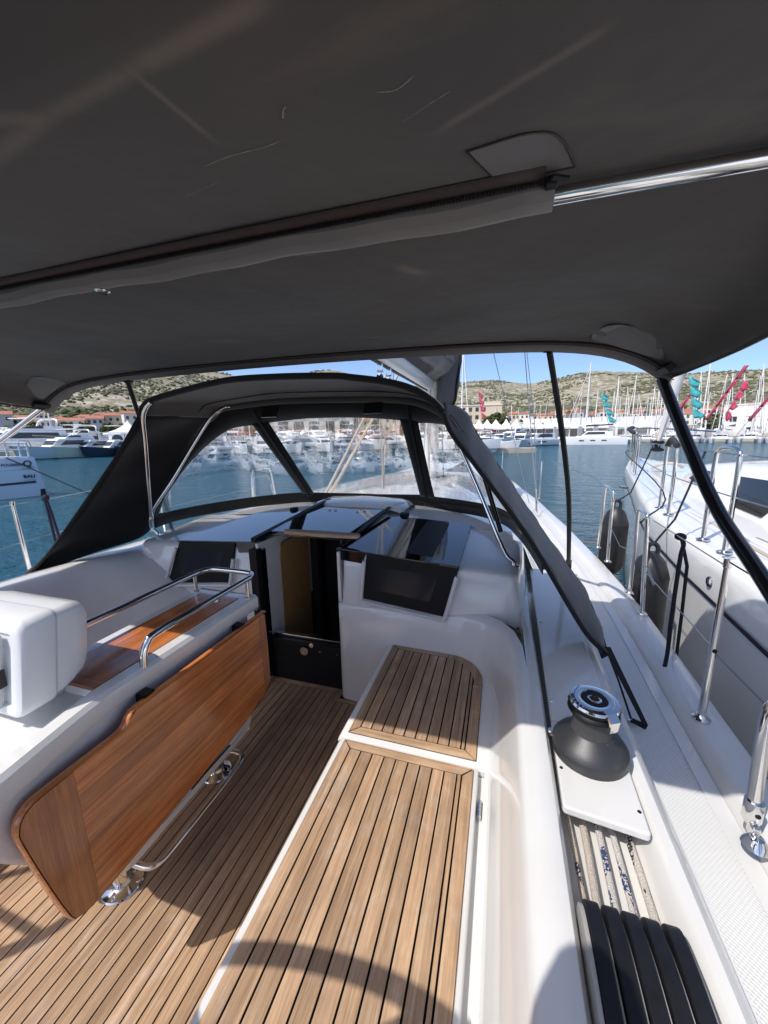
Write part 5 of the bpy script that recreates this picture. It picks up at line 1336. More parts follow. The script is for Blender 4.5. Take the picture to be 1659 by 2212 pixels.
MB().lathe([(0.0005, -0.003), (0.006, -0.002), (0.007, 0)], (0.7015, 1.085, 0.575), 10, 'Y').build('screw', 'black_plastic', pp_)

# port side
tp = thing('stanchion', 'polished port stanchion standing behind the port coaming', 'stanchion', (-3.36, 1.78, 0.545))
MB().tube([(-3.35, 1.785, 0.545), (-3.40, 1.79, 1.147)], [0.017, 0.014], 12).build('tube', 'steel', tp)
MB().lathe([(0.016, -0.01), (0.017, 0.0), (0.016, 0.02)], (-3.40, 1.79, 1.15), 12).build('cap', 'steel', tp)
wire('guard_wire', [(-3.40, 1.3, 1.12), (-3.40, 1.79, 1.148), (-3.40, 2.0, 1.15), (-3.45, 2.9, 1.19), (-3.3, 4.6, 1.24)], 0.0032, 'steel_wire', 'thin upper guard wire on the port side', group='port guard wires')
wire('guard_wire', [(-3.40, 1.3, 0.80), (-3.40, 1.79, 0.86), (-3.42, 2.2, 0.88), (-3.3, 4.6, 0.9)], 0.003, 'steel_wire', 'thin lower guard wire on the port side', group='port guard wires')
pr_ = thing('hanging_rope', 'doubled dark purple rope hanging from the port guard wire', 'rope', (-3.4, 2.0, 0.55))
MB().tube([(-3.385, 1.99, 1.16), (-3.39, 2.0, 1.0), (-3.36, 2.0, 0.60)], 0.010, 7).build('strand', 'rope_purple', pr_)
MB().tube([(-3.37, 1.99, 1.16), (-3.36, 2.0, 1.05), (-3.29, 2.0, 0.66)], 0.010, 7).build('strand', 'rope_purple', pr_)
MB().ball((-3.375, 1.99, 1.165), 0.026, 7).build('hitch', 'rope_purple', pr_)
# forward port hoop, stanchion and fender seen through the vinyl
hp = thing('gate_stanchion', 'hooped gate stanchion on the port deck seen through the spray hood', 'stanchion', (-3.2, 4.6, 0.55))
MB().tube(crom([(-3.22, 4.3, 0.55), (-3.22, 4.34, 1.0), (-3.22, 4.38, 1.13), (-3.22, 4.44, 1.16), (-3.2, 4.66, 1.17), (-3.2, 4.74, 1.13), (-3.2, 4.78, 1.0), (-3.2, 4.86, 0.55)], 5), 0.016, 10).build('hoop', 'steel', hp)
hp2 = thing('stanchion', 'slim port stanchion seen through the left vinyl window', 'stanchion', (-3.3, 3.3, 0.55))
MB().tube([(-3.36, 3.0, 0.545), (-3.4, 3.02, 1.16)], 0.013, 10).build('tube', 'steel', hp2)

# ================================================================== mast, boom, sail bag
MZ = 0.94
mast = thing('mast', 'white mast on the coachroof behind the right vinyl window', 'mast', (-1.02, 5.75, MZ))
MB().tube([(-1.02, 5.75, MZ), (-1.02, 5.75, 16)], 0.105, 16, sx=0.7).build('tube', 'mast_white', mast)
MB().lathe([(0.16, 0), (0.16, 0.03), (0.11, 0.06)], (-1.02, 5.75, MZ - 0.03), 20).build('collar', 'steel', mast)
for i, (rx, ry) in enumerate(((-1.12, 5.6), (-0.9, 5.62), (-0.84, 5.8), (-1.14, 5.9), (-1.02, 5.55))):
    MB().tube([(rx, ry, MZ - 0.02), (rx * 0.6 - 1.02 * 0.4, ry * 0.5 + 5.75 * 0.5, 2.6)], 0.009, 6).build('halyard', 'rope_white' if i % 2 else 'rope_cream', mast)
    MB().box((rx, ry, MZ), (0.05, 0.05, 0.07)).build('block', 'black_plastic', mast, bevel=0.01)
boom = thing('boom', 'silver white boom running aft above the spray hood', 'boom', (-1.05, 3.0, 2.2))
bp_ = []
for y, z in ((2.55, 2.325), (2.6, 2.325), (5.6, 2.315), (5.64, 2.315)):
    s_ = 0.6 if y in (2.55, 5.64) else 1.0
    bp_.append([(-1.06 + 0.09 * s_ * math.copysign(abs(math.cos(a)) ** 0.75, math.cos(a)), y, z + 0.10 * s_ * math.copysign(abs(math.sin(a)) ** 0.85, math.sin(a))) for a in [2 * math.pi * i / 24 for i in range(24)]])
MB().loft(bp_, True, True).build('tube', 'alu', boom)
MB().box((-1.06, 4.1, 2.217), (0.03, 2.9, 0.016)).build('track', 'black_plastic', boom)
for (bx_, by_) in ((-1.06, 3.35), (-1.06, 3.62)):
    bl = thing('mainsheet_block', 'black mainsheet block shackled under the boom, ' + ('aft one' if by_ < 3.5 else 'forward one'), 'pulley block', (bx_, by_, 2.05))
    MB().tube(crom([(bx_ - 0.02, by_, 2.215), (bx_ - 0.022, by_, 2.165), (bx_, by_, 2.14), (bx_ + 0.022, by_, 2.165), (bx_ + 0.02, by_, 2.215)], 3), 0.006, 8).build('shackle', 'steel', bl)
    MB().tube([(bx_ - 0.03, by_, 2.15), (bx_ + 0.03, by_, 2.15)], 0.007, 8).build('pin', 'steel', bl)
    MB().lathe([(0.0005, -0.022), (0.05, -0.02), (0.055, -0.012), (0.045, 0.0), (0.055, 0.012), (0.05, 0.02), (0.0005, 0.022)], (bx_, by_, 2.075), 20, 'X').build('sheave', 'black_plastic', bl)
    MB().box((bx_, by_, 2.115), (0.03, 0.05, 0.05)).build('strap', 'steel', bl, bevel=0.004)
    MB().tube([(bx_, by_ - 0.05, 2.07), (bx_, 3.4, 1.1)], 0.007, 6).build('sheet', 'rope_white', bl)
bag = thing('sail_bag', 'grey canvas sail bag lying along the boom and hanging at the mast', 'sail bag', (-1.05, 4.5, 2.4))
rr = []
for i in range(25):
    y = 2.9 + 3.15 * i / 24
    k_ = i / 24
    w_ = 0.12 + 0.26 * k_ ** 0.8
    h_ = 0.30 + 0.45 * k_ ** 0.8
    ring = []
    ring.append((-1.06 - 0.086, y, 2.345))
    for j, (uy, uz) in enumerate(((-0.8, 0.12), (-1.0, 0.32), (-0.9, 0.58), (-0.5, 0.9), (0.0, 1.05), (0.5, 0.9), (0.92, 0.58), (1.02, 0.32), (0.8, 0.12))):
        ring.append((-1.05 + w_ * uy * (1 + 0.03 * math.sin(i * 0.9 + j)), y, 2.37 + h_ * uz + 0.010 * math.sin(i * 1.7 + 2 * j)))
    ring.append((-1.06 + 0.086, y, 2.345))
    rr.append(ring)
MB().loft(rr).build('bag', 'sail_bag', bag, solid=0.004)
MB().tube([Vector(r_[8]) + Vector((0.006, 0, -0.03)) for r_ in rr], 0.006, 6).build('piping', 'hood_black', bag)
MB().loft([[Vector(r_[-1]) + Vector((0.012, 0, 0.004)), Vector(r_[-1]).lerp(Vector(r_[-2]), 0.6) + Vector((0.010, 0, -0.008))] for r_ in rr[4:17]]).build('chafe_strip', 'cover_dark', bag)
fr2 = []
for i in range(13):
    a = math.pi * (i / 12) - math.pi / 2
    x_ = -1.0 + 0.33 * math.cos(a * 0.95 + 0.15); y_ = 5.86 + 0.26 * math.sin(a)
    wv = 0.018 * math.sin(i * 2.1)
    fr2.append([(x_ + 0.03 + wv, y_, 2.95), (x_ + 0.05 + wv, y_, 2.6), (x_ + 0.03 - wv, y_, 2.3), (x_ - 0.01 + wv, y_ - 0.02, 2.08), (x_ - 0.06, y_ - 0.05, 1.92)])
MB().loft(fr2).build('front_flap', 'sail_bag', bag, solid=0.004)
MB().tube([Vector(p) + Vector((0.015, -0.01, 0)) for p in fr2[4]], 0.018, 6).build('zip', 'hood_black', bag)
# standing rigging on our own yacht
wire('shroud', [(0.48, 5.35, 0.62), (-0.6, 5.7, 9.0)], 0.006, 'steel_wire', 'steel shroud with turnbuckle rising from the starboard deck', 'shroud')
wire('shroud_turnbuckle', [(0.485, 5.348, 0.52), (0.452, 5.36, 0.86)], 0.013, 'steel', 'polished turnbuckle at the foot of the starboard shroud', 'turnbuckle')
wire('shroud', [(0.40, 5.6, 0.62), (-0.95, 5.75, 5.5)], 0.005, 'steel_wire', 'inner steel shroud rising beside the black strap', 'shroud')
wire('sheet_line', [(-1.75, 3.55, 1.0), (-1.60, 5.3, 2.4)], 0.016, 'rope_white', 'pale line slanting up behind the centre vinyl window, left of two', 'rope', group='lines behind the vinyl')
wire('sheet_line', [(-1.70, 3.55, 1.0), (-1.42, 5.3, 2.4)], 0.016, 'rope_cream', 'pale line slanting up behind the centre vinyl window, right of two', 'rope', group='lines behind the vinyl')
wire('topping_line', [(-1.9, 6.5, 4.4), (-1.75, 6.5, 1.0)], 0.006, 'steel_wire', 'thin wire seen through the gap above the spray hood', 'wire')
fr_b = thing('furling_fitting', 'short silver rigging rod with black end hanging in the sky gap', 'rigging', (0.3, 7.0, 3.0))
MB().tube([(0.15, 7.0, 3.55), (0.28, 7.0, 3.07)], 0.03, 10).build('rod', 'alu', fr_b)
MB().tube([(0.25, 7.0, 3.08), (0.32, 7.0, 3.02)], 0.05, 10).build('end', 'black_plastic', fr_b)
MB().tube([(0.30, 7.0, 3.02), (0.44, 6.2, 1.8), (0.5, 5.6, 0.6)], 0.006, 6).build('wire', 'steel_wire', fr_b)

# ================================================================== neighbouring yacht
ny = thing('neighbour_yacht', 'white sailing yacht moored close alongside to starboard', 'yacht', (2.9, 3.0, WZ))
GP = [(-5, 1.25), (-2, 1.14), (0, 1.12), (2, 1.185), (3.2, 1.27), (4, 1.345), (5, 1.53), (6, 1.76), (7, 1.97), (8, 2.19), (9, 2.50), (9.35, 2.64)]
def gp_x(y): return lerpt(GP, y)
def ctr(y): return 3.15 - 0.058 * (y - 2)
def gz(y): return 0.85 + max(0, y - 3) * 0.025
rr = []; rd = []; st1 = []; st2 = []
for y in [-5, -3, -1, 0, 1, 2, 3, 4, 5, 6, 7, 8, 8.6, 9.0, 9.25, 9.35]:
    p = gp_x(y); c_ = ctr(y); z = gz(y); fl = 0.03 + 0.22 * max(0, (y - 4) / 5.35)
    if y > 9.3: p = c_ - 0.06; fl = 0.05
    w = c_ - p
    side = [(p + fl, WZ - 0.3), (p + fl * 0.75, WZ + 0.25), (p + fl * 0.35, 0.1), (p + 0.005, z - 0.25), (p, z - 0.08), (p + 0.012, z - 0.035), (p + 0.035, z - 0.006), (p + 0.065, z + 0.004), (p + min(0.09, w * 0.5), z - 0.004), (p + min(0.12, w * 0.6), z + 0.004)]
    ring = [(x_, y, zz) for x_, zz in side] + [(c_ - w * 0.3, y, z + 0.03), (c_, y, z + 0.05), (c_ + w * 0.3, y, z + 0.03)] + [(2 * c_ - x_, y, zz) for x_, zz in side[::-1]]
    rr.append(ring)
    st1.append([(p - 0.003 + 0.01, y, z - 0.235), (p - 0.003 + 0.012, y, z - 0.262)])
    st2.append([(p + fl * 0.6, y, WZ + 0.12), (p + fl * 0.85 - 0.004, y, WZ - 0.02)])
MB().loft(rr, False, True).build('hull', 'hull_neighbor', ny, sharp=50)
MB().loft([[(a[0] - 0.012, a[1], a[2]), (b[0] - 0.012, b[1], b[2])] for a, b in st1[:-2]]).build('hull_stripe', 'lettering_dark', ny)
MB().loft([[(a[0] - 0.02, a[1], a[2]), (b[0] - 0.02, b[1], b[2])] for a, b in st2[:-3]]).build('boot_stripe', 'stripe_navy', ny)
# coachroof
rr = []
for y, x0, zt in ((-4, 2.0, 1.34), (2, 1.96, 1.33), (3.6, 1.96, 1.31), (4.6, 2.0, 1.27), (5.2, 2.06, 1.22), (5.8, 2.2, 1.10), (6.6, 2.45, 0.98)):
    c_ = ctr(y); zd = gz(y) + 0.0
    rr.append([(x0 - 0.02, y, zd - 0.02), (x0, y, zd + 0.03), (x0 + 0.11, y, zt - 0.05), (x0 + 0.15, y, zt - 0.015), (x0 + 0.22, y, zt), (c_, y, zt + 0.05), (2 * c_ - x0 - 0.22, y, zt), (2 * c_ - x0 - 0.1, y, zt - 0.05), (2 * c_ - x0, y, zd)])
MB().loft(rr).build('coachroof', 'hull_neighbor', ny, sharp=40)
def nwin(q, nm):
    # q as (y, z) on the sloping coachroof side
    def sx(y, z): 
        x0 = 1.96 if y < 3.6 else 1.96 + (y - 3.6) * 0.055
        zd = gz(y) + 0.03; zt = 1.30 - max(0, y - 3.6) * 0.04 - 0.05
        return x0 + 0.11 * (z - zd) / (zt - zd) - 0.012
    MB().slab([(sx(y, z), y, z) for y, z in q], (0.02, 0, 0)).build(nm, 'window_dark', ny)
nwin([(5.08, 1.165), (5.22, 1.05), (4.67, 0.985), (4.50, 1.165)], 'window')
nwin([(4.26, 1.175), (3.40, 1.20), (3.62, 0.915), (4.10, 0.925)], 'window')
nwin([(3.30, 1.20), (1.8, 1.20), (1.7, 0.94), (3.45, 0.93)], 'window')
MB().box((1.70, 2.9, 0.862), (0.012, 5.0, 0.006)).build('deck_line', 'steel_wire', ny)
# hoops and rails
def nhoop(ya, yb, xa, xb, zb, zt, nm='stanchion_hoop'):
    MB().tube(crom([(xa, ya, zb), (xa, ya, zt - 0.10), (xa, ya + (yb - ya) * 0.1, zt - 0.02), (xa + (xb - xa) * .5, (ya + yb) / 2, zt), (xb, yb - (yb - ya) * 0.1, zt - 0.02), (xb, yb, zt - 0.10), (xb, yb, zb)], 6), 0.0145, 12).build(nm, 'steel', ny)
    for (x_, y_) in ((xa, ya), (xb, yb)):
        MB().lathe([(0.04, 0), (0.04, 0.006), (0.02, 0.014)], (x_, y_, zb), 14).build('stanchion_foot', 'steel', ny)
nhoop(4.12, 3.80, 1.45, 1.41, 0.875, 1.50)
nhoop(3.02, 2.72, 1.34, 1.325, 0.86, 1.49)
nhoop(6.9, 6.6, 2.02, 1.96, 0.93, 1.53)
for (y_) in (8.0, 8.7, 9.15):
    MB().tube([(gp_x(y_) + 0.10, y_, gz(y_)), (gp_x(y_) + 0.06, y_, gz(y_) + 0.62)], 0.014, 10).build('pulpit_leg', 'steel', ny)
MB().tube(crom([(gp_x(7.8) + 0.1, 7.8, 1.56), (gp_x(8.4) + .06, 8.4, 1.60), (gp_x(9.1) + 0.06, 9.1, 1.64), (2.66, 9.5, 1.66), (2.95, 9.3, 1.64), (3.2, 8.4, 1.6), (3.4, 7.8, 1.56)], 5), 0.014, 10).build('pulpit_rail', 'steel', ny)
for za in (1.45, 1.2):
    MB().tube([(gp_x(7.8) + 0.1, 7.8, za + 0.04), (1.98, 6.75, za), (1.44, 3.98, za), (1.34, 2.9, za), (1.28, 1.0, za)], 0.004, 6).build('guard_wire', 'steel_wire', ny)
MB().tube(crom([(1.62, 4.1, 0.872), (1.60, 3.5, 0.868), (1.54, 2.9, 0.866), (1.46, 2.0, 0.862), (1.44, 1.0, 0.862)], 5), 0.012, 6).build('deck_rope', 'rope_white', ny)
MB().tube(crom([(gp_x(8.6) + 0.1, 8.6, 1.2), (1.9, 7.0, 1.25), (1.42, 4.0, 1.05), (0.90, 2.83, 1.0)], 5), 0.006, 6).build('mooring_line', 'rope_black', ny)
MB().tube([(2.80, 8.4, 1.25), (3.1, 3.0, 14.5)], 0.012, 8).build('forestay', 'steel_wire', ny)
sa = [Vector((2.80, 8.4, 1.36)).lerp(Vector((3.1, 3.0, 14.5)), t) for t in [i / 60 for i in range(61)]]
MB().tube(sa, [0.035 + 0.045 * min(1, i / 5) + 0.007 * math.sin(i * 1.9) for i in range(61)], 12).build('furled_jib', 'sail_white', ny)
MB().lathe([(0.04, 0), (0.11, 0.02), (0.11, 0.05), (0.05, 0.08), (0.05, 0.14), (0.10, 0.16), (0.10, 0.19), (0.03, 0.22)], (2.80, 8.42, 1.20), 18).build('furling_drum', 'black_plastic', ny)
MB().tube(crom([(2.4, 8.5, 1.66), (2.2, 8.0, 1.64), (2.05, 7.4, 1.60), (1.98, 6.95, 1.56)], 4), [0.02] + [0.032] * 10 + [0.03, 0.02], 8).build('rail_bag', 'cover_dark', ny)
MB().tube(crom([(1.46, 4.14, 1.46), (1.42, 3.96, 1.52), (1.40, 3.78, 1.47)], 4), 0.024, 8).build('rail_cover', 'cover_dark', ny)
MB().tube(crom([(2.25, 6.9, 1.02), (2.35, 6.8, 1.09), (2.5, 6.75, 1.10), (2.62, 6.8, 1.04)], 5), 0.022, 8).build('coiled_rope', 'rope_white', ny)
MB().tube([(3.1, 3.0, 1.3), (3.1, 3.0, 16)], 0.10, 14).build('mast', 'alu', ny)
MB().lathe([(0.014, -0.004), (0.03, -0.002), (0.034, 0.004), (0.03, 0.01)], (gp_x(2.6) - 0.004, 2.62, 0.70), 16, 'X', cap=False).build('hull_eye', 'steel', ny)
MB().box((1.47, 5.35, 0.91), (0.07, 0.16, 0.02)).build('cleat', 'black_gloss', ny, bevel=0.006)
cw_ = MB(); cw_.slab([(1.24, 3.62, 0.52), (1.242, 3.20, 0.50), (1.242, 3.22, 0.30), (1.24, 3.58, 0.32)], (0.02, 0, 0)); 
# fenders between the hulls
for (fx, fy, z0, z1, r_, lab) in ((1.13, 4.25, 0.13, 0.84, 0.12, 'black cylindrical fender hanging farther forward between the two hulls'), (1.055, 3.02, 0.0, 0.74, 0.12, 'black cylindrical fender hanging nearer behind the gate stanchion')):
    t = thing('fender', lab, 'fender', (fx, fy, z0), 'fenders between the hulls')
    MB().lathe([(0.01, 0.0), (0.04, 0.01), (r_ * 0.7, 0.06), (r_ * 0.97, 0.13), (r_, 0.17), (r_, (z1 - z0) * 0.5), (r_, z1 - z0 - 0.18), (r_ * 0.98, z1 - z0 - 0.15), (r_ * 0.72, z1 - z0 - 0.05), (r_ * 0.36, z1 - z0), (0.03, z1 - z0 + 0.01)], (fx, fy, z0), 28).build('body', 'fender_black', t)
    MB().lathe([(r_ * 1.005, 0), (r_ * 1.012, 0.006), (r_ * 1.005, 0.012)], (fx, fy, z1 - 0.175), 28, cap=False).build('rib', 'fender_black', t)
    MB().lathe([(r_ * 1.005, 0), (r_ * 1.012, 0.006), (r_ * 1.005, 0.012)], (fx, fy, z0 + 0.16), 28, cap=False).build('rib', 'fender_black', t)
    MB().tube(crom([(fx - 0.03, fy, z1), (fx - 0.03, fy, z1 + 0.05), (fx, fy, z1 + 0.075), (fx + 0.03, fy, z1 + 0.05), (fx + 0.03, fy, z1)], 3), 0.016, 8).build('eye', 'fender_black', t)
    MB().tube([(fx, fy, z1 + 0.07), (fx + 0.1, fy - 0.02, 1.0), (fx + 0.33, fy + 0.25, 1.45)], 0.007, 6).build('lanyard', 'rope_black', t)

# ================================================================== catamaran to port with lettering
def pol(az, d, z=0.0):
    a = R(az); return Vector((d * math.sin(a), d * math.cos(a), z))
ct = thing('moored_catamaran', 'white catamaran stern with registration lettering at the left edge', 'catamaran', (-20.8, 8.0, WZ))
def cx0(y): return -20.5 + 0.36 * (y - 10.4)
rr = []
for y, dz, sh in ((4.0, 0, 0), (11.45, 0, 0), (11.6, 0.0, 0.0), (11.7, 0.05, 0.0)):
    x0 = cx0(y); zt = 0.94 - dz
    lean = 0.28 if y > 11.5 else 0.0
    rr.append([(x0 - 2.0, y - 0.3 + lean, WZ - 0.3), (x0 + 0.0, y + lean, WZ - 0.3), (x0 + 0.02, y + lean * 0.8, WZ + 0.3), (x0 + 0.02, y + lean * 0.3, 0.2), (x0, y, zt - 0.08), (x0 - 0.06, y, zt), (x0 - 2.0, y - 0.3, zt)])
MB().loft(rr, False, True).build('hull', 'hull_cat', ct, sharp=40)
def on_cat(y, z, off=0.035):
    return Vector((cx0(y) + off, y, z))
MB().loft([[on_cat(y, WZ - 0.05, 0.035) + Vector((0, 0.22 if y > 11 else 0, 0)), on_cat(y, WZ + 0.30, 0.035) + Vector((0, 0.2 if y > 11 else 0, 0))] for y in (4, 8, 11.66)]).build('waterline_paint', 'antifoul', ct)
MB().loft([[on_cat(y, WZ + 0.60 - 0.02 * (11.6 - y)), on_cat(y, WZ + 0.70 - 0.02 * (11.6 - y))] for y in (4, 8, 11.58)]).build('stripe', 'stripe_navy', ct)
MB().loft([[on_cat(y, 0.36, 0.03), on_cat(y, 0.375, 0.03)] for y in (4, 8, 11.5)]).build('rub_line', 'lettering_grey', ct)
tx = Vector((0.36, 1, 0)).normalized(); tn = Vector((1, -0.36, 0)).normalized()
def cat_text(s, size, y, z, mat, bold=0.0, rz=0.0):
    o = on_cat(y, z, 0.045)
    M_ = Matrix(((tx.x, 0, tn.x, o.x), (tx.y, 0, tn.y, o.y), (0, 1, 0, o.z), (0, 0, 0, 1))) @ Matrix.Rotation(rz, 4, 'Z')
    text_mesh(s, size, mat, M_, ct, 'lettering', 0.004, bold)
cat_text('POL060EMJ', 0.16, 10.98, 0.60, 'lettering_dark', 0.002)
cat_text('Q', 0.36, 11.42, 0.62, 'lettering_dark', 0.008)
cat_text('Q-YACHT', 0.10, 11.42, 0.42, 'lettering_grey')
cat_text('BALI', 0.20, 11.40, 0.06, 'lettering_dark', 0.006)
cat_text('CATAMARANS', 0.055, 11.40, -0.105, 'lettering_grey')
for yy in (10.95, 11.35, 11.6):
    MB().tube([on_cat(yy, 0.94, -0.15), on_cat(yy, 1.55, -0.15)], 0.035, 8).build('rail_post', 'mast_white', ct)
MB().tube([on_cat(9.5, 1.52, -0.15), on_cat(11.6, 1.52, -0.15)], 0.03, 8).build('rail', 'mast_white', ct)
MB().tube([on_cat(9.5, 1.25, -0.15), on_cat(11.6, 1.25, -0.15)], 0.02, 8).build('rail', 'mast_white', ct)
wire('mooring_line', [on_cat(10.8, 0.93, 0.05), Vector((-17.5, 12.2, WZ - 0.02))], 0.025, 'rope_black', 'dark mooring line slanting from the catamaran into the water', 'mooring line')

# ================================================================== terrain
SKY = [(-100, 10.0), (-75, 11.0), (-62, 11.8), (-57, 11.6), (-53, 11.2), (-48.7, 10.2), (-44, 9.3), (-41.9, 8.84), (-39.7, 8.55), (-36, 7.8), (-34.5, 7.5), (-32, 7.4), (-29.4, 8.2), (-27, 8.95), (-25.5, 9.14), (-23.5, 9.0), (-21.6, 8.5), (-19, 7.6), (-15, 6.9), (-10, 6.8), (-6.7, 6.93), (-4.4, 7.15), (-1.9, 7.21), (1.2, 6.74), (3.6, 6.42), (6.4, 6.82), (9.1, 7.36), (11.2, 7.46), (16.6, 6.79), (21, 6.24), (24.8, 6.05), (26.9, 5.98), (32, 6.0), (45, 6.2), (75, 5.0)]
RID = [(-100, 760), (-45, 760), (-36, 860), (-30, 1000), (-18, 1000), (-8, 1050), (0, 1100), (8, 950), (28, 850), (75, 800)]
EDGE = [(-110, 78), (-62, 76), (-57, 72), (-51, 72), (-40, 68), (-33, 66), (-19, 70), (-8, 78), (0, 84), (6, 92), (14, 100), (28, 104), (80, 110)]
FLAT = 0.25
def lin(tab, x):
    if x <= tab[0][0]: return tab[0][1]
    for (a, b), (c, d) in zip(tab, tab[1:]):
        if x <= c: return b + (d - b) * (x - a) / (c - a)
    return tab[-1][1]
RAMP = [(-100, 2.0), (-60, 1.9), (-45, 2.6), (-30, 3.0), (-15, 2.8), (-6, 2.2), (5, 1.9), (30, 1.7), (75, 1.7)]
def terr_h(az, r):
    el = lin(SKY, az); rid = lin(RID, az); e0 = lin(EDGE, az) + 45; r0 = e0 + 230
    z0 = 1.6 + math.tan(R(lin(RAMP, az))) * r0 - FLAT
    if r <= e0: return FLAT
    if r <= r0:
        t = (r - e0) / (r0 - e0); return FLAT + z0 * t ** 1.2
    Hr = 1.6 + math.tan(R(el)) * rid - FLAT
    t = (r - r0) / (rid - r0)
    p = pol(az, r)
    if t <= 1:
        nz = mnoise.noise(Vector((p.x * 0.006, p.y * 0.006, 3.1))) * 0.15 + mnoise.noise(Vector((p.x * 0.02, p.y * 0.02, 7.7))) * 0.05
        h = z0 + (Hr - z0) * (t ** 1.1 + nz * math.sin(math.pi * t))
        h += mnoise.noise(Vector((p.x * 0.06, p.y * 0.06, 1.7))) * 1.6 * min(1, t * 3)
        lim = math.tan(R(el)) * r * 0.985 + 1.6
        if t < 0.97: h = min(h, lim - FLAT)
        return FLAT + max(0, h)
    return FLAT + Hr * max(0.0, 1 - (t - 1) * 0.8) + mnoise.noise(Vector((p.x * 0.02, p.y * 0.02, 7.7))) * 2
ter = MB(); rr = []
azs = [-100 + 175 * i / 420 for i in range(421)]
for az in azs:
    rid = lin(RID, az); r0 = lin(EDGE, az) + 40
    ring = []
    for j in range(90):
        t = j / 80
        r = r0 + (rid - r0) * (t ** 1.25 if t <= 1 else t)
        q = pol(az, r); ring.append((q.x, q.y, terr_h(az, r)))
    rr.append(ring)
ter.loft(rr)
tag(ter.build('hills', 'hill', sharp=180), kind='structure')
# flat quay land with a stone edge
qy = MB(); rr = []
for az in azs[::4]:
    e = lin(EDGE, az)
    rr.append([tuple(pol(az, e, WZ - 1)), tuple(pol(az, e, FLAT - 0.02)), tuple(pol(az, e + 0.4, FLAT)), tuple(pol(az, e + 60, FLAT))])
qy.loft(rr, smooth=False)
tag(qy.build('quay', 'concrete'), kind='structure')
# scrub bushes over the slopes, one mass
ICO = []
phi = (1 + 5 ** 0.5) / 2
iv = [Vector(v).normalized() for v in ((-1, phi, 0), (1, phi, 0), (-1, -phi, 0), (1, -phi, 0), (0, -1, phi), (0, 1, phi), (0, -1, -phi), (0, 1, -phi), (phi, 0, -1), (phi, 0, 1), (-phi, 0, -1), (-phi, 0, 1))]
iff = [(0, 11, 5), (0, 5, 1), (0, 1, 7), (0, 7, 10), (0, 10, 11), (1, 5, 9), (5, 11, 4), (11, 10, 2), (10, 7, 6), (7, 1, 8), (3, 9, 4), (3, 4, 2), (3, 2, 6), (3, 6, 8), (3, 8, 9), (4, 9, 5), (2, 4, 11), (6, 2, 10), (8, 6, 7), (9, 8, 1)]
rnd = random.Random(11)
scr = MB()
nb = 0
while nb < 15000:
    az = rnd.uniform(-66, 34)
    rid = lin(RID, az); r0 = lin(EDGE, az) + 270
    t = rnd.random() ** 1.3
    r = r0 + (rid - r0) * t
    p = pol(az, r)
    dens = mnoise.noise(Vector((p.x * 0.012, p.y * 0.012, 5.0)))
    if dens < rnd.uniform(-0.15, 0.25) - (0.5 if t < 0.12 else 0): continue
    s = rnd.uniform(0.6, 1.9) * (1.5 if t < 0.1 else 1.0) * (1 + 0.3 * t)
    z = terr_h(az, r)
    scr.add([(p.x + v.x * s * rnd.uniform(.7, 1.3), p.y + v.y * s * rnd.uniform(.7, 1.3), z + s * 0.35 + v.z * s * rnd.uniform(.55, .95)) for v in iv], iff)
    nb += 1
tag(scr.build('hillside_scrub', 'scrub'), 'dark green scrub bushes scattered over the limestone hills', 'scrub', kind='stuff')
del scr
# a line of cypress and pine at the foot of the left slope, massed
scr = MB()
for i in range(1500):
    az = rnd.uniform(-66, 30); r = lin(EDGE, az) + 45 + (rnd.uniform(200, 260) if rnd.random() < 0.6 else rnd.uniform(60, 200))
    p = pol(az, r); s = rnd.uniform(1.2, 2.6); z = terr_h(az, r)
    scr.add([(p.x + v.x * s * rnd.uniform(.6, 1.2), p.y + v.y * s * rnd.uniform(.6, 1.2), z + s * 0.7 + v.z * s * rnd.uniform(.7, 1.25)) for v in iv], iff)
tag(scr.build('tree_belt', 'foliage'), 'dark belt of trees along the foot of the hills behind the houses', 'woodland', kind='stuff')

# ================================================================== boats in the harbour
def hull_mb(L, B, zt, bow_rise=0.35, draft=0.4, full=2.6, rake=0.10):
    rr = []
    for i in range(13):
        t = i / 12
        x = -L / 2 + L * t
        b = B / 2 * (0.90 + 0.10 * min(1, t * 4)) * max(0.03, 1 - max(0, (t - 0.45) / 0.55) ** full)
        z = zt + bow_rise * max(0, t - 0.3) ** 1.6
        k = rake * L * t ** 5
        rr.append([(x, -b * 0.75, -draft), (x + k * .4, -b * 0.90, 0.12), (x + k * .8, -b, z * 0.75), (x + k, -b, z), (x + k, -b * 0.86, z + 0.03), (x + k, 0, z + 0.06), (x + k, b * 0.86, z + 0.03), (x + k, b, z), (x + k * .8, b, z * 0.75), (x + k * .4, b * 0.90, 0.12), (x, b * 0.75, -draft)])
    m = MB(); m.loft(rr, False, False); m.add(rr[0], [tuple(range(11))])
    return m
def cabin_mb(x0, x1, w0, w1, z0, z1, slope=0.9):
    r = []
    for (x, w, z) in ((x0, w0, z0), (x0 + 0.15, w0 * 0.95, z1), (x1 - slope, w1 * 0.9, z1), (x1, w1, z0)):
        r.append((x, w, z))
    m = MB()
    rr = [[(x0, -w0 / 2, z0), (x0 + 0.15, -w0 * .46, z1), (x1 - slope, -w1 * .44, z1), (x1, -w1 / 2 * .8, z0)],
          [(x0, w0 / 2, z0), (x0 + 0.15, w0 * .46, z1), (x1 - slope, w1 * .44, z1), (x1, w1 / 2 * .8, z0)]]
    a, b = rr
    m.add(a + b, [(0, 1, 2, 3), (7, 6, 5, 4), (0, 4, 5, 1), (1, 5, 6, 2), (2, 6, 7, 3)])
    return m, a, b
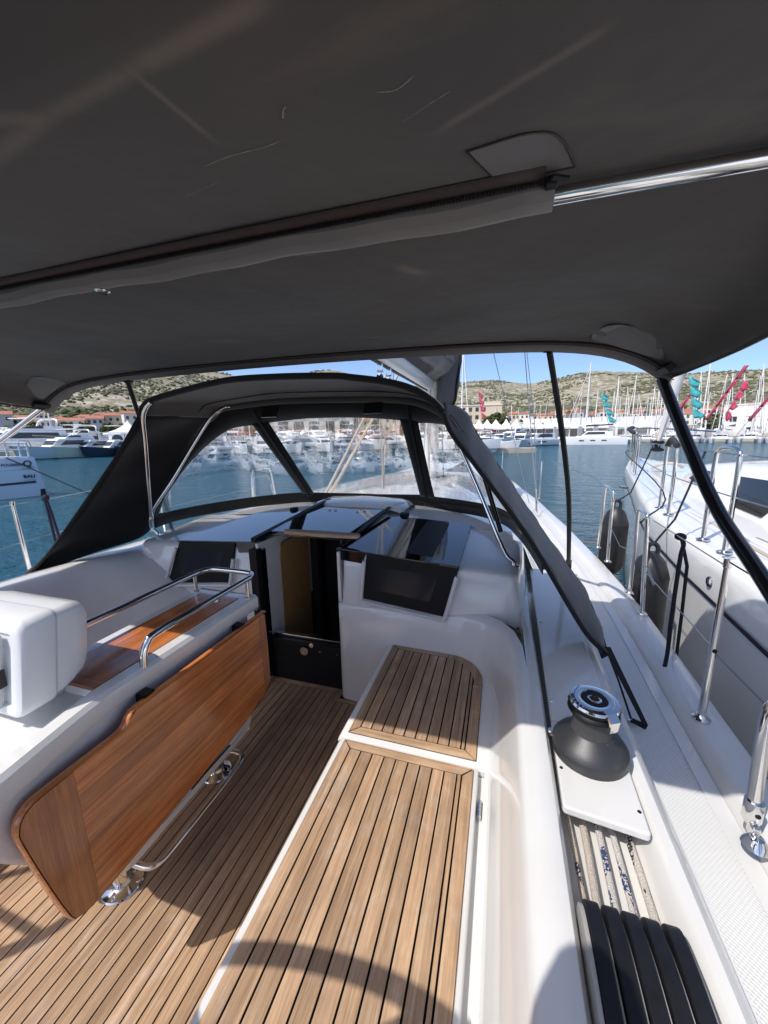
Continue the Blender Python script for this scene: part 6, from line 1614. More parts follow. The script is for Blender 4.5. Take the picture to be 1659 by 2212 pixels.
def side_window(a, b, parent, fx0, fx1, fz0, fz1, mat='window_far', front=True):
    for s in (0, 1):
        q = (a, b)[s]
        def at(u, v):
            lo = Vector(q[0]).lerp(Vector(q[3]), u); hi = Vector(q[1]).lerp(Vector(q[2]), u); p = lo.lerp(hi, v)
            return p + Vector((0, -0.015 if s == 0 else 0.015, 0))
        MB().add([at(fx0, fz0), at(fx1, fz0), at(fx1 - 0.06, fz1), at(fx0 + 0.03, fz1)], [(0, 1, 2, 3)]).build('window', mat, parent, solid=0.02)
    if front:
        p = [Vector(a[3]).lerp(Vector(a[2]), fz0), Vector(b[3]).lerp(Vector(b[2]), fz0), Vector(b[3]).lerp(Vector(b[2]), fz1), Vector(a[3]).lerp(Vector(a[2]), fz1)]
        c = sum(p, Vector()) / 4
        MB().add([c + (q - c) * 0.9 + Vector((0.03, 0, 0.02)) for q in p], [(0, 1, 2, 3)]).build('windscreen', mat, parent, solid=0.02)
def motor_yacht(L, B, zt, hullm, fly=True, dark=False, top=False):
    t = thing('motor_yacht', '', 'motor yacht')
    hull_mb(L, B, zt, 0.9).build('hull', hullm, t, sharp=45)
    hull_mb(L * 0.995, B * 1.01, 0.10, 0.0, 0.3).build('boot_top', 'antifoul', t)
    m, a, b = cabin_mb(-L * .38, L * .22, B * .84, B * .62, zt + 0.1, zt + 1.25, L * 0.12)
    m.build('cabin', 'gelcoat_far', t, bevel=0.06)
    side_window(a, b, t, 0.12, 0.85, 0.32, 0.82)
    for s in (-1, 1):
        MB().slab([(-L * .1, s * (B / 2 + .005), zt * 0.55), (L * .12, s * (B / 2 * 0.99 + .005), zt * 0.6), (L * .16, s * (B / 2 * .97 + .005), zt * 0.78), (-L * .08, s * (B / 2 + .005), zt * 0.74)], (0, 0.02 * s, 0)).build('hull_window', 'window_far', t)
        MB().tube([(-L * .05 + s, s * (B / 2 + .12), zt * 0.95), (-L * .05 + s, s * (B / 2 + .12), zt * .3)], [0.06, 0.14], 8).build('fender', 'gelcoat_far', t)
    if fly:
        m, a, b = cabin_mb(-L * .36, L * .02, B * .80, B * .66, zt + 1.25, zt + 1.72, L * 0.06)
        m.build('flybridge', 'gelcoat_far', t, bevel=0.05)
        side_window(a, b, t, 0.5, 0.98, 0.45, 0.98)
        MB().tube(crom([(-L * .28, -B * .38, zt + 1.6), (-L * .31, -B * .34, zt + 2.35), (-L * .32, 0, zt + 2.5), (-L * .31, B * .34, zt + 2.35), (-L * .28, B * .38, zt + 1.6)], 4), 0.10, 8).build('radar_arch', 'gelcoat_far', t)
        MB().box((-L * .16, 0, zt + 2.52), (L * .22, B * .72, 0.07)).build('hard_top', 'gelcoat_far', t, bevel=0.03)
    elif top:
        for sx in (-L * .3, -L * .05):
            for sy in (-1, 1): MB().tube([(sx, sy * B * .36, zt + .2), (sx, sy * B * .34, zt + 2.1)], 0.04, 6).build('post', 'black_tube', t)
        MB().box((-L * .17, 0, zt + 2.12), (L * .36, B * .80, 0.09)).build('hard_top', 'gelcoat_far', t, bevel=0.03)
    rail = [(L * .1, -B * .44, zt + .75), (L * .35, -B * .26, zt + 1.0), (L * .52, 0, zt + 1.15), (L * .35, B * .26, zt + 1.0), (L * .1, B * .44, zt + .75)]
    MB().tube(crom(rail, 5), 0.025, 6).build('bow_rail', 'steel', t)
    return t
def sail_yacht(L, B, zt, mastm, H, cover='cover_dark', hullm='gelcoat_far'):
    t = thing('sailing_yacht', '', 'sailing yacht')
    hull_mb(L, B, zt, 0.3, 0.3, 2.2, 0.03).build('hull', hullm, t, sharp=45)
    m, a, b = cabin_mb(-L * .22, L * .2, B * .62, B * .42, zt + 0.05, zt + 0.5, L * .1)
    m.build('coachroof', 'gelcoat_far', t, bevel=0.05)
    side_window(a, b, t, 0.1, 0.8, 0.3, 0.8, front=False)
    MB().tube([(L * .05, 0, zt), (L * .05, 0, H)], [0.13, 0.085], 8).build('mast', mastm, t)
    MB().tube([(L * .04, 0, zt + 1.15), (-L * .32, 0, zt + 1.2)], 0.09, 8).build('boom', mastm, t)
    MB().tube([(L * .04, 0, zt + 1.45), (-L * .1, 0, zt + 1.36), (-L * .31, 0, zt + 1.3)], [0.24, 0.19, 0.10], 8).build('sail_cover', cover, t)
    MB().tube([(L * .5, 0, zt + .3), (L * .055, 0, H * .96)], 0.05, 6).build('furled_jib', 'sail_white', t)
    MB().tube([(-L * .5, 0, zt), (L * .045, 0, H)], 0.018, 5).build('backstay', 'steel_wire', t)
    for s in (-1, 1):
        MB().tube([(L * .03, s * B * .48, zt), (L * .04, s * B * .30, H * .5), (L * .05, 0, H * .93)], 0.018, 5).build('shroud', 'steel_wire', t)
    for zz in (0.36, 0.66):
        MB().tube([(L * .04, -B * .33, H * zz), (L * .05, 0, H * zz + .05), (L * .04, B * .33, H * zz)], 0.03, 5).build('spreader', mastm, t)
    MB().box((-L * .30, 0, zt + 1.0), (L * .16, B * .7, 0.05)).build('bimini', cover, t)
    return t
def cat_yacht(L, B, zt, H):
    t = thing('catamaran', '', 'catamaran')
    for s in (-1, 1):
        m = hull_mb(L, B * .26, zt, 0.15, 0.3, 3.2, 0.0); m.v = [(x, y + s * B * .36, z) for x, y, z in m.v]
        m.build('hull', 'gelcoat_far', t, sharp=45)
        for k in range(3):
            MB().box((-L * .18 + k * L * .16, s * (B * .36 + B * .132), zt * .6), (L * .07, 0.04, 0.16)).build('hull_window', 'window_far', t)
    MB().box((-L * .08, 0, zt - .05), (L * .62, B * .80, 0.5)).build('bridge_deck', 'gelcoat_far', t, bevel=0.08)
    m, a, b = cabin_mb(-L * .3, L * .16, B * .68, B * .5, zt + .15, zt + 1.15, L * .09)
    m.build('cabin', 'gelcoat_far', t, bevel=0.08)
    side_window(a, b, t, 0.25, 0.97, 0.35, 0.85)
    MB().box((-L * .34, 0, zt + 1.45), (L * .26, B * .7, 0.08)).build('hard_top', 'gelcoat_far', t, bevel=0.03)
    MB().tube([(L * .1, 0, zt + 1.1), (L * .1, 0, H)], [0.15, 0.10], 8).build('mast', 'mast_white', t)
    MB().tube([(L * .09, 0, zt + 2.15), (-L * .3, 0, zt + 2.3)], [0.17, 0.13], 8).build('boom', 'cover_dark', t)
    MB().tube([(L * .46, 0, zt + .3), (L * .1, 0, H * .95)], 0.055, 6).build('furled_jib', 'sail_white', t)
    for s in (-1, 1):
        MB().tube([(L * .0, s * B * .46, zt), (L * .1, 0, H * .9)], 0.02, 5).build('shroud', 'steel_wire', t)
    MB().box((L * .30, 0, zt + .1), (0.12, B * .74, 0.12)).build('crossbeam', 'gelcoat_far', t)
    return t
def put(t, az, d, face, label, group, z=WZ, s=1.0):
    p = pol(az, d)
    t.location = (p.x, p.y, z)
    t.rotation_euler = (0, 0, R(face))
    t.scale = (s, s, s)
    t['label'] = label; t['group'] = group
    return t
ORD = ['first', 'second', 'third', 'fourth', 'fifth', 'sixth', 'seventh', 'eighth', 'ninth', 'tenth', 'eleventh', 'twelfth', 'thirteenth', 'fourteenth', 'fifteenth', 'sixteenth', 'seventeenth', 'eighteenth', 'nineteenth', 'twentieth', 'twenty-first', 'twenty-second', 'twenty-third', 'twenty-fourth', 'twenty-fifth', 'twenty-sixth', 'twenty-seventh', 'twenty-eighth', 'twenty-ninth', 'thirtieth']
def toward(az, turn=0): return 270 - az + turn       # heading (from +X, ccw) that points the bow at the camera
P1 = motor_yacht(11, 3.9, 1.45, 'gelcoat_far', True)
P2 = motor_yacht(9, 3.2, 1.15, 'gelcoat_far', False, top=True)
P3 = motor_yacht(10, 3.6, 1.30, 'hull_blue_grey', True)
P4 = motor_yacht(8.5, 3.0, 1.0, 'hull_navy', False, top=True)
P5 = motor_yacht(9.5, 3.3, 1.1, 'hull_green', False)
used = set()
def mk(P, *a, **k):
    t = P if id(P) not in used else copy_tree(P)
    used.add(id(P))
    return put(t, *a, **k)
# left quay, front row, from the left
GF = 'motor boats along the left quay'
mk(P1, -61.0, 82, toward(-61, -60), 'large white flybridge yacht behind the catamaran at the left edge', GF, s=1.5)
mk(P3, -57.2, 71, toward(-57, -52), 'pale grey-blue motor yacht with dark windows right of the catamaran stern', GF, s=1.05)
mk(P5, -54.4, 72, toward(-54, -48), 'pale green-hulled motor boat beside the navy boat', GF, s=1.05)
lw = mk(P4, -51.9, 71, toward(-52, -58), 'navy-hulled boat with white lettering by the white tent', GF, s=1.05)
Lw = Matrix.Translation(Vector((-0.4, -1.56, 0.62))) @ Matrix.Rotation(R(90), 4, 'X')
text_mesh('LOWRANCE', 0.62, 'lettering_white', Lw, None, 'lettering', 0.03, 0.01).parent = lw
Lw2 = Matrix.Translation(Vector((-0.4, 1.56, 0.62))) @ Matrix.Rotation(R(180), 4, 'Z') @ Matrix.Rotation(R(90), 4, 'X')
text_mesh('LOWRANCE', 0.62, 'lettering_white', Lw2, None, 'lettering', 0.03, 0.01).parent = lw
mk(P4, -49.6, 72, toward(-50, -40), 'dark-hulled boat half hidden behind the spray hood wing', GF)
i_ = 0
for az in (-62.5, -60.2, -58.3, -56.4, -54.6, -52.8):
    mk((P1, P2, P1, P1, P2, P1)[i_], az, 84 + (i_ % 3) * 3, toward(az, -35 - 12 * (i_ % 3)), ORD[i_] + ' white motor yacht from the left in the second row at the left quay', 'second row at the left quay', s=1.15 + 0.12 * (i_ % 2)); i_ += 1
i_ = 0
for az in (-47, -44.6, -42.4, -40, -37.6, -35.4, -33, -30.8, -28.4, -26, -23.6, -21.2, -18.8, -16.4):
    P = (P1, P2, P1, P3, P2, P1, P1, P2, P3, P1, P2, P1, P2, P1)[i_]
    mk(P, az, lin(EDGE, az) - 5 + (i_ % 3), toward(az, -75 + 43 * ((i_ * 3) % 5)), ORD[i_] + ' motor boat from the left in the row seen through the vinyl', 'boats seen through the spray hood', s=0.74 + 0.15 * ((i_ * 7) % 3) / 2); i_ += 1
i_ = 0
for az in (-46, -42, -38.5, -34.5, -31, -27, -22.5, -19.5):
    mk((P1, P3, P1)[i_ % 3], az, lin(EDGE, az) + 9, toward(az, 40 - 25 * (i_ % 4)), ORD[i_] + ' large yacht from the left ashore behind the boats seen through the vinyl', 'second row seen through the spray hood', s=0.95, z=WZ + 0.9); i_ += 1
# pontoon in the middle with covered boats
ptn = tag(MB().prism([tuple(pol(-13, 52).xy), tuple(pol(-4.0, 47.5).xy), tuple(pol(4.6, 50.5).xy), tuple(pol(4.3, 53.5).xy), tuple(pol(-4.0, 50.5).xy), tuple(pol(-13, 55).xy)], WZ - 0.2, WZ + 0.55).build('pontoon', 'concrete'), 'low concrete pontoon with white boats in the middle distance', 'pontoon')
GM = 'boats round the middle pontoon'
mk(P2, -5.0, 49, toward(-5, 75), 'white open boat with tall outboard cover lying on the near pontoon', GM, s=0.8, z=WZ + 0.5)
mk(P2, -1.2, 50.5, toward(-1, 80), 'covered white dinghy with dark engine hood at the pontoon end', GM, s=0.62, z=WZ + 0.5)
mk(P3, 2.4, 66, toward(2.4, -6), 'pale blue-grey motor yacht seen bow-on behind the black strap', GM, s=0.85)
mk(P3, -2.9, 68, toward(-3, -20), 'pale blue-grey motor boat seen bow-on left of the black strap', GM, s=0.75)
i_ = 0
for az, d, P in ((-12, 66, P1), (-10, 68, P2), (-8, 62, P1), (-6.2, 66, P2), (-4.4, 72, P1), (-0.4, 74, P2), (1.0, 80, P1), (4.6, 78, P2)):
    mk(P, az, d, toward(az, 20 - 22 * (i_ % 4)), ORD[i_] + ' white motor boat from the left among those behind the pontoon', 'motor boats behind the pontoon', s=0.95); i_ += 1
# sailing catamaran broadside in front of the white hall
C1 = cat_yacht(11.5, 6.2, 1.35, 15.0)
put(C1, 11.2, 84, 180 - 11, 'long white catamaran lying broadside before the white hall', 'harbour catamarans', s=1.0)
i_ = 0
for az in (14.9, 17.2, 19.5, 21.8, 24.1, 26.4, 28.7, 31.0):
    t = copy_tree(C1)
    put(t, az, 94 + 1.0 * (i_ % 2), toward(az, 4), ORD[i_] + ' white catamaran from the left in the bow-on row at right', 'harbour catamarans', s=0.6); i_ += 1
S1 = sail_yacht(11.5, 3.5, 1.1, 'mast_white', 14.5)
S2 = sail_yacht(10.5, 3.3, 1.0, 'mast_dark', 13.0)
u1 = [False, False]
def mks(k, *a, **kw):
    P = (S1, S2)[k]
    t = P if not u1[k] else copy_tree(P)
    u1[k] = True
    return put(t, *a, **kw)
mks(0, -5.9, 74, toward(-6, 12), 'white yacht whose pale mast stands right of the sail bag', 'sailing yachts in the harbour', s=1.25)
i_ = 0
MS = [(-2.0, 132, .62, 0), (-1.0, 128, .64, 0), (0.1, 130, .52, 0), (1.0, 126, .66, 0), (1.9, 132, .6, 0), (3.9, 124, .68, 0), (4.9, 128, .66, 0), (5.7, 126, .82, 1), (6.7, 128, .66, 0), (7.6, 130, .66, 0), (8.6, 126, .86, 1), (9.0, 132, .62, 0), (9.8, 126, .90, 0), (10.6, 128, .72, 0), (11.5, 126, .85, 0), (14.0, 128, .72, 0), (14.6, 124, .86, 0), (15.8, 130, .76, 0), (17.0, 128, .68, 0), (19.0, 126, .74, 0)]
for az, d, s, k in MS:
    mks(k, az, d, toward(az, -30 + 13 * (i_ % 6)), ORD[i_] + (' dark' if k else ' pale') + ' mast yacht from the left among the masts above the white hall', 'yachts behind the white hall', s=s, z=FLAT + 0.2); i_ += 1
i_ = 0
for az, d in ((-31, 82), (-26.5, 84), (-21, 82), (-15, 84), (-10.5, 80), (-57.8, 86)):
    mks(0, az, d, toward(az, 25 - 20 * (i_ % 3)), ORD[i_] + ' sailing yacht from the right among motor boats on the left side', 'sailing yachts among motor boats', s=0.8); i_ += 1
for i_, (az, d, s) in enumerate(((18.2, 118, 1.0), (21.5, 116, 1.05), (24.2, 118, 1.0), (26.5, 116, 1.08), (28.5, 118, 1.0))):
    mks(0, az, d, toward(az, 15), ORD[i_] + ' tall-masted yacht from the left behind the row of catamarans', 'yachts behind the catamarans', s=s)

for i_ in range(22):
    az = 12.2 + i_ * 0.82 + 0.25 * math.sin(i_ * 2.3)
    mks(i_ % 7 == 3, az, 108 + 7 * ((i_ * 5) % 4), toward(az, 30 - 11 * (i_ % 5)), ORD[i_] + ' yacht from the left in the crowded rows behind the right catamarans', 'crowded rows at the right', s=0.62 + 0.11 * ((i_ * 7) % 5), z=WZ if i_ % 2 else FLAT)
for i_ in range(14):
    az = -44 + i_ * 2.6
    mks(i_ % 6 == 2, az, lin(EDGE, az) + 4 + 3 * (i_ % 3), toward(az, 70 - 30 * (i_ % 5)), ORD[i_] + ' slim mast yacht from the left among boats seen through the vinyl', 'yachts seen through the vinyl', s=0.55 + 0.08 * (i_ % 4), z=FLAT)
# ================================================================== buildings, tents, flags, trees
WIN = MB().box((0, 0, 0), (1.0, 0.12, 1.25)); 
WINO = None
def house(az, d, w, dep, h, wallm, roofm, label, group, rot=0.0, nwin=3, floors=2, hip=True, z=None):
    global WINO
    p = pol(az, d)
    zz = (terr_h(az, d) if z is None else z) - 0.4
    t = thing('house', label, 'house', (0, 0, 0), group)
    MB().box((0, 0, h / 2), (w, dep, h)).build('wall', wallm, t)
    e = 0.3; rh = min(w, dep) * 0.22
    r = MB()
    if hip:
        a = w / 2 + e; b = dep / 2 + e; c = max(0.2, w / 2 - dep * 0.42)
        r.add([(-a, -b, h), (a, -b, h), (a, b, h), (-a, b, h), (-c, 0, h + rh), (c, 0, h + rh)], [(0, 1, 5, 4), (1, 2, 5), (2, 3, 4, 5), (3, 0, 4), (3, 2, 1, 0)])
    else:
        a = w / 2 + e; b = dep / 2 + e
        r.add([(-a, -b, h - .1), (a, -b, h - .1), (a, b, h - .1), (-a, b, h - .1), (-a, 0, h + rh), (a, 0, h + rh)], [(0, 1, 5, 4), (1, 2, 5), (2, 3, 4, 5), (3, 0, 4), (3, 2, 1, 0)])
    ro = r.build('roof', roofm, t)
    MB().box((w * .22, dep * .12, h + rh * .75), (0.6, 0.6, 1.2)).build('chimney', wallm, ro)
    for f_ in range(floors):
        for i in range(nwin):
            if WINO is None:
                WINO = WIN.build('window', 'window_far', t); o = WINO
            else:
                o = WINO.copy(); COL.objects.link(o); o.parent = t
            o.location = ((i + .5) / nwin * w - w / 2, -dep / 2, h * (f_ + .55) / floors)
    t.location = (p.x, p.y, zz); t.rotation_euler = (0, 0, R(-az + rot))
    return t
rnd = random.Random(5)
wm = ['wall_cream', 'wall_white', 'wall_peach', 'wall_white', 'wall_cream', 'wall_grey']
cname = {'wall_cream': 'cream', 'wall_white': 'white', 'wall_peach': 'peach', 'wall_grey': 'grey'}
nH = 0
rows = [('lower row left of the spray hood', -64, -46, 1.9, 200), ('upper row left of the spray hood', -63, -46, 2.0, 255),
        ('front row seen through the vinyl', -45, -9.5, 1.45, 150), ('second row seen through the vinyl', -44.4, -9.5, 1.5, 195),
        ('third row seen through the vinyl', -45, -9, 1.5, 240), ('top row seen through the vinyl', -44.2, -10, 1.6, 290),
        ('lower row above the marina', -8, 26, 1.7, 215), ('upper row above the marina', -7, 27, 2.2, 260)]
for rn, az0, az1, stp, d0 in rows:
    az = az0; i = 0
    while az < az1:
        az += stp * rnd.uniform(0.7, 1.3)
        d = d0 + rnd.uniform(-14, 14) + 10
        m_ = wm[rnd.randrange(6)]
        house(az, d, rnd.uniform(5.0, 9.0), rnd.uniform(5, 7), rnd.uniform(4.8, 8.0), m_, 'roof_tile' if rnd.random() < .7 else 'roof_tile_dark', ORD[i % 30] + ' house from the left, ' + cname[m_] + ' walls, ' + rn, 'houses, ' + rn, rot=rnd.uniform(-30, 30), nwin=3, floors=2, hip=rnd.random() < .55)
        i += 1
# hotel block, white hall, low cream building, big white pavilion behind the vinyl
hb = thing('hotel', 'cream four-storey hotel block with rows of windows', 'building')
MB().box((0, 0, 5), (15, 8, 10)).build('wall', 'wall_cream', hb)
MB().box((4.6, 0.4, 5.6), (5, 8.2, 11.2)).build('wall', 'wall_cream', hb)
MB().box((0, 0, 10.1), (15.4, 8.4, 0.25)).build('roof', 'wall_white', hb)
for f_ in range(4):
    for i in range(7):
        o = WINO.copy(); COL.objects.link(o); o.parent = hb; o.location = (-6.4 + i * 2.1, -4.0 if i < 5 else -3.75, 1.6 + f_ * 2.4)
p = pol(-3.6, 132); hb.location = (p.x, p.y, FLAT); hb.rotation_euler = (0, 0, R(3.6))
tr2 = thing('awning_roof', 'small orange tiled roof in front of the hotel', 'roof')
r = MB(); r.add([(-3, -2, 3), (3, -2, 3), (3, 2, 3), (-3, 2, 3), (-1.5, 0, 4.2), (1.5, 0, 4.2)], [(0, 1, 5, 4), (1, 2, 5), (2, 3, 4, 5), (3, 0, 4), (3, 2, 1, 0)]); r.build('roof', 'roof_tile', tr2)
for sx in (-2.5, 2.5):
    for sy in (-1.5, 1.5): MB().tube([(sx, sy, 0), (sx, sy, 3)], 0.12, 6).build('post', 'wall_white', tr2)
p = pol(-2.6, 108); tr2.location = (p.x, p.y, FLAT)
hl = thing('white_hall', 'long white hall wall stretching behind the marina tents', 'hall')
a_, b_ = pol(3.0, 112), pol(20.6, 122)
dvec = (b_ - a_); Lh = dvec.length
MB().box((Lh / 2, 2.5, 2.45), (Lh, 5, 4.9)).build('wall', 'tent_white', hl)
for i in range(15):
    MB().box((Lh * (i + .5) / 15, -0.06, 2.45), (0.16, 0.1, 4.9)).build('rib', 'wall_grey', hl)
hl.location = (a_.x, a_.y, FLAT); hl.rotation_euler = (0, 0, math.atan2(dvec.y, dvec.x))
lb = thing('low_building', 'low cream building with flat roof left of the white hall', 'building')
MB().box((0, 0, 1.9), (17, 6, 3.8)).build('wall', 'wall_cream', lb)
MB().box((0, 0, 3.9), (17.4, 6.4, 0.25)).build('roof', 'wall_white', lb)
for i in range(5): MB().box((-6.5 + i * 3.0, -3.03, 2.0), (1.4, 0.08, 1.4)).build('window', 'window_far', lb)
p = pol(0.8, 114); lb.location = (p.x, p.y, FLAT)
pv = thing('pavilion', 'white arcaded harbour building seen through the centre vinyl window', 'building')
MB().box((0, 0, 2.6), (16, 7, 5.2)).build('wall', 'wall_white', pv)
r = MB(); r.add([(-8.4, -3.8, 5.2), (8.4, -3.8, 5.2), (8.4, 3.8, 5.2), (-8.4, 3.8, 5.2), (-5, 0, 6.6), (5, 0, 6.6)], [(0, 1, 5, 4), (1, 2, 5), (2, 3, 4, 5), (3, 0, 4), (3, 2, 1, 0)]); r.build('roof', 'wall_white', pv)
for i in range(5): MB().box((-6.2 + i * 3.1, -3.52, 2.6), (2.0, 0.1, 3.4)).build('window', 'window_far', pv)
p = pol(-27.2, 84); pv.location = (p.x, p.y, FLAT); pv.rotation_euler = (0, 0, R(24))
wb = thing('white_building', 'plain white flat-roofed block at the right behind the masts', 'building')
MB().box((0, 0, 3.4), (14, 8, 6.8)).build('wall', 'tent_white', wb); MB().box((0, 0, 6.9), (14.3, 8.3, 0.25)).build('roof', 'wall_white', wb)
for i in range(4): MB().box((-5 + i * 3.2, -4.03, 3.6), (1.3, 0.08, 1.2)).build('window', 'window_far', wb)
p = pol(27.2, 128); wb.location = (p.x, p.y, FLAT); wb.rotation_euler = (0, 0, R(-27))
# tents
def tent(az, d, w, label, mat='tent_white', walls=True, group='marina tents', h=2.5):
    t = thing('tent', label, 'tent', (0, 0, 0), group)
    pts = []
    m = MB(); rings = []
    for k, (s, z) in enumerate(((1.0, h), (0.62, h + 0.40), (0.3, h + 0.95), (0.10, h + 1.55), (0.01, h + 1.85))):
        rings.append([(x * w / 2 * s, y * w / 2 * s, z) for x, y in ((-1, -1), (1, -1), (1, 1), (-1, 1))])
    m.loft(rings, True, False, smooth=False); m.build('roof', mat, t)
    v = MB(); v.loft([[(x * w / 2, y * w / 2, z) for x, y in ((-1, -1), (1, -1), (1, 1), (-1, 1))] for z in (h - 0.35, h + 0.01)], True, False, smooth=False); v.build('valance', mat, t)
    if walls:
        for sx, sy, bx, by in ((0, 1, w, .04), (-1, 0, .04, w), (1, 0, .04, w)):
            MB().box((sx * w / 2 * .98, sy * w / 2 * .98, h / 2 - .2), (bx * .98, by * .98, h - .5)).build('side_wall', mat, t)
    for sx in (-1, 1):
        for sy in (-1, 1): MB().tube([(sx * w * .48, sy * w * .48, 0), (sx * w * .48, sy * w * .48, h)], 0.05, 6).build('pole', 'alu', t)
    p = pol(az, d); t.location = (p.x, p.y, FLAT); t.rotation_euler = (0, 0, R(-az + 20 * ((int(az * 10) % 3) - 1)))
    return t
tl = tent(-50.6, 74, 4.6, 'white party tent with arched windows at the left quay', group='left tent')
for sx in (-1.1, 1.1):
    q = [(sx + 0.75 * math.cos(a), -2.27, 1.5 + 0.62 * math.sin(a)) for a in [math.pi * i / 10 for i in range(11)]] + [(sx - .75, -2.27, .5), (sx + .75, -2.27, .5)]
    w_ = MB(); w_.slab(q, (0, -.02, 0)); w_.v = [(x + 0, y, z) for x, y, z in w_.v]; w_.build('arched_window', 'window_far', tl)
MB().box((0, -2.25, 1.1), (4.5, 0.02, 2.1)).build('side_wall', 'tent_white', tl)
tl.location = tuple(pol(-50.6, 76, FLAT)); tl.rotation_euler = (0, 0, R(50 - 14))
for i, az in enumerate((-4.6, -3.3, -2.2, -1.0, 0.4, 1.8, 3.2, 4.6, 6.0, 7.4, 9.0, 10.8, 12.6, 14.6, 16.6)):
    tent(az, lin(EDGE, az) + (7 if az < 0 else 4.5), 3.3, ORD[i] + ' white peaked tent from the left along the marina quay', walls=az > 0)
rc = thing('red_canopy', 'low red canopy under the white tents left of the strap', 'canopy')
MB().box((0, 0, 2.1), (7, 2, 0.7)).build('canopy', 'tent_red', rc)
for sx in (-3, 0, 3): MB().tube([(sx, -.9, 0), (sx, -.9, 2.0)], 0.06, 6).build('post', 'alu', rc)
p = pol(-3.0, 90); rc.location = (p.x, p.y, FLAT)
# flags: strings of three-cornered cloths on halyards
def flag(az, d, z0, z1, lean, mat, label, n=5, w=1.5):
    t = thing('feather_flag', label, 'flag', (0, 0, 0), 'harbour flags')
    p = pol(az, d); rt = Vector((math.cos(R(-az)), math.sin(R(-az)), 0)).normalized()
    rt = Vector((math.cos(R(az)), -math.sin(R(az)), 0))
    A = Vector((0, 0, z0 - 3)); B = rt * lean + Vector((0, 0, z1))
    MB().tube([A - rt * lean * 0.3, B], 0.045, 6).build('staff', 'steel_wire', t)
    dep = Vector((-rt.y, rt.x, 0)); rf_ = random.Random(int(az * 10) + n)
    for i in range(n):
        a = rt * lean * (i / n) + Vector((0, 0, z0 + (z1 - z0) * i / n)); b = rt * lean * ((i + 1) / n) + Vector((0, 0, z0 + (z1 - z0) * (i + (0.97 if w < 1 else 0.9)) / n))
        rings = []; ph = rf_.uniform(0, 6); dr_ = rf_.uniform(0.15, 0.5)
        for k in range(7):
            s = k / 6
            r_ = []
            for j in range(5):
                v = j / 4
                base = a.lerp(b, v)
                if w < 1: o = rt * (w * s)
                else: o = rt * (w * s * (0.45 + 0.55 * (1 - abs(2 * v - 0.9)))) + Vector((0, 0, -dr_ * s * s + 0.10 * math.sin(ph + 5 * s + 2 * v)))
                r_.append(base + o + dep * (0.16 * s * math.sin(ph + 7 * s + 3 * v)))
            rings.append(r_)
        MB().loft(rings).build('cloth', mat, t, solid=0.015)
    t.location = (p.x, p.y, 0)
    return t
flag(-2.9, 100, 5.2, 12.0, -1.2, 'flag_pink', 'pink feather flag above the hotel left of the strap', 4, 1.2)
flag(-8.2, 104, 5.2, 10.5, 1.4, 'flag_red', 'dark red feather flag just right of the spray hood', 3, 0.7)
flag(13.1, 92, 3.4, 9.4, -2.2, 'flag_teal', 'teal feather flag in front of the white hall', 4, 1.5)
flag(21.5, 88, 3.6, 11.0, -1.6, 'flag_teal', 'large teal flag string among the catamaran masts', 4, 1.7)
flag(18.6, 88, 6.0, 12.5, 2.6, 'flag_teal', 'slanting teal banner along a forestay right of the black bimini leg', 3, 0.45)
flag(19.2, 90, 3.0, 9.6, 3.2, 'flag_red', 'slanting crimson banner left of the large teal flags', 3, 0.55)
flag(22.4, 90, 3.2, 12.0, 4.2, 'flag_red', 'slanting crimson banner right of the large teal flags', 4, 0.55)
flag(24.0, 94, 3.4, 10.0, 2.0, 'flag_pink', 'ragged pink flag string between the right masts', 4, 1.1)
flag(26.0, 90, 3.0, 11.0, 4.2, 'flag_red', 'slanting crimson banner at the right edge', 4, 0.55)
flag(-1.7, 96, 1.8, 4.2, 0.6, 'flag_blue', 'small blue flag beside the round tree', 2, 1.0)
# round tree
def tree(az, d, h, r, label, group=None, squash=0.8):
    t = thing('tree', label, 'tree', (0, 0, 0), group)
    MB().tube([(0, 0, 0), (0.1, 0, h * .3), (0, 0.1, h * .55)], [0.35, 0.25, 0.15], 8).build('trunk', 'trunk', t)
    m = MB(); rn = random.Random(int(az * 10) + 3)
    for i in range(260):
        v = Vector((rn.gauss(0, 1), rn.gauss(0, 1), rn.gauss(0, 1))).normalized() * r * rn.uniform(.45, 1.0) ** .6
        s = rn.uniform(.22, .5) * r * .42
        c = Vector((v.x, v.y, h * .62 + v.z * squash))
        m.add([tuple(c + Vector((w.x * s * rn.uniform(.6, 1.3), w.y * s * rn.uniform(.6, 1.3), w.z * s * rn.uniform(.5, 1.0)))) for w in iv], iff)
    m.build('crown', 'foliage', t)
    p = pol(az, d); t.location = (p.x, p.y, terr_h(az, d)); return t
tree(-0.9, 100, 6.0, 3.2, 'dense round dark green tree right of the hotel')
tree(23.4, 134, 5.0, 3.0, 'low bushy tree behind the right-hand masts')
for i, (az, d) in enumerate(((-59.4, 100), (-56.6, 98), (-54.6, 97), (-52.6, 99), (-36, 92), (-28.9, 94), (-18.5, 92), (-14, 94))):
    tree(az, d, 4.6, 1.6, ORD[i] + ' small dark tree from the left among the red-roofed houses', 'small trees among houses', 1.3)

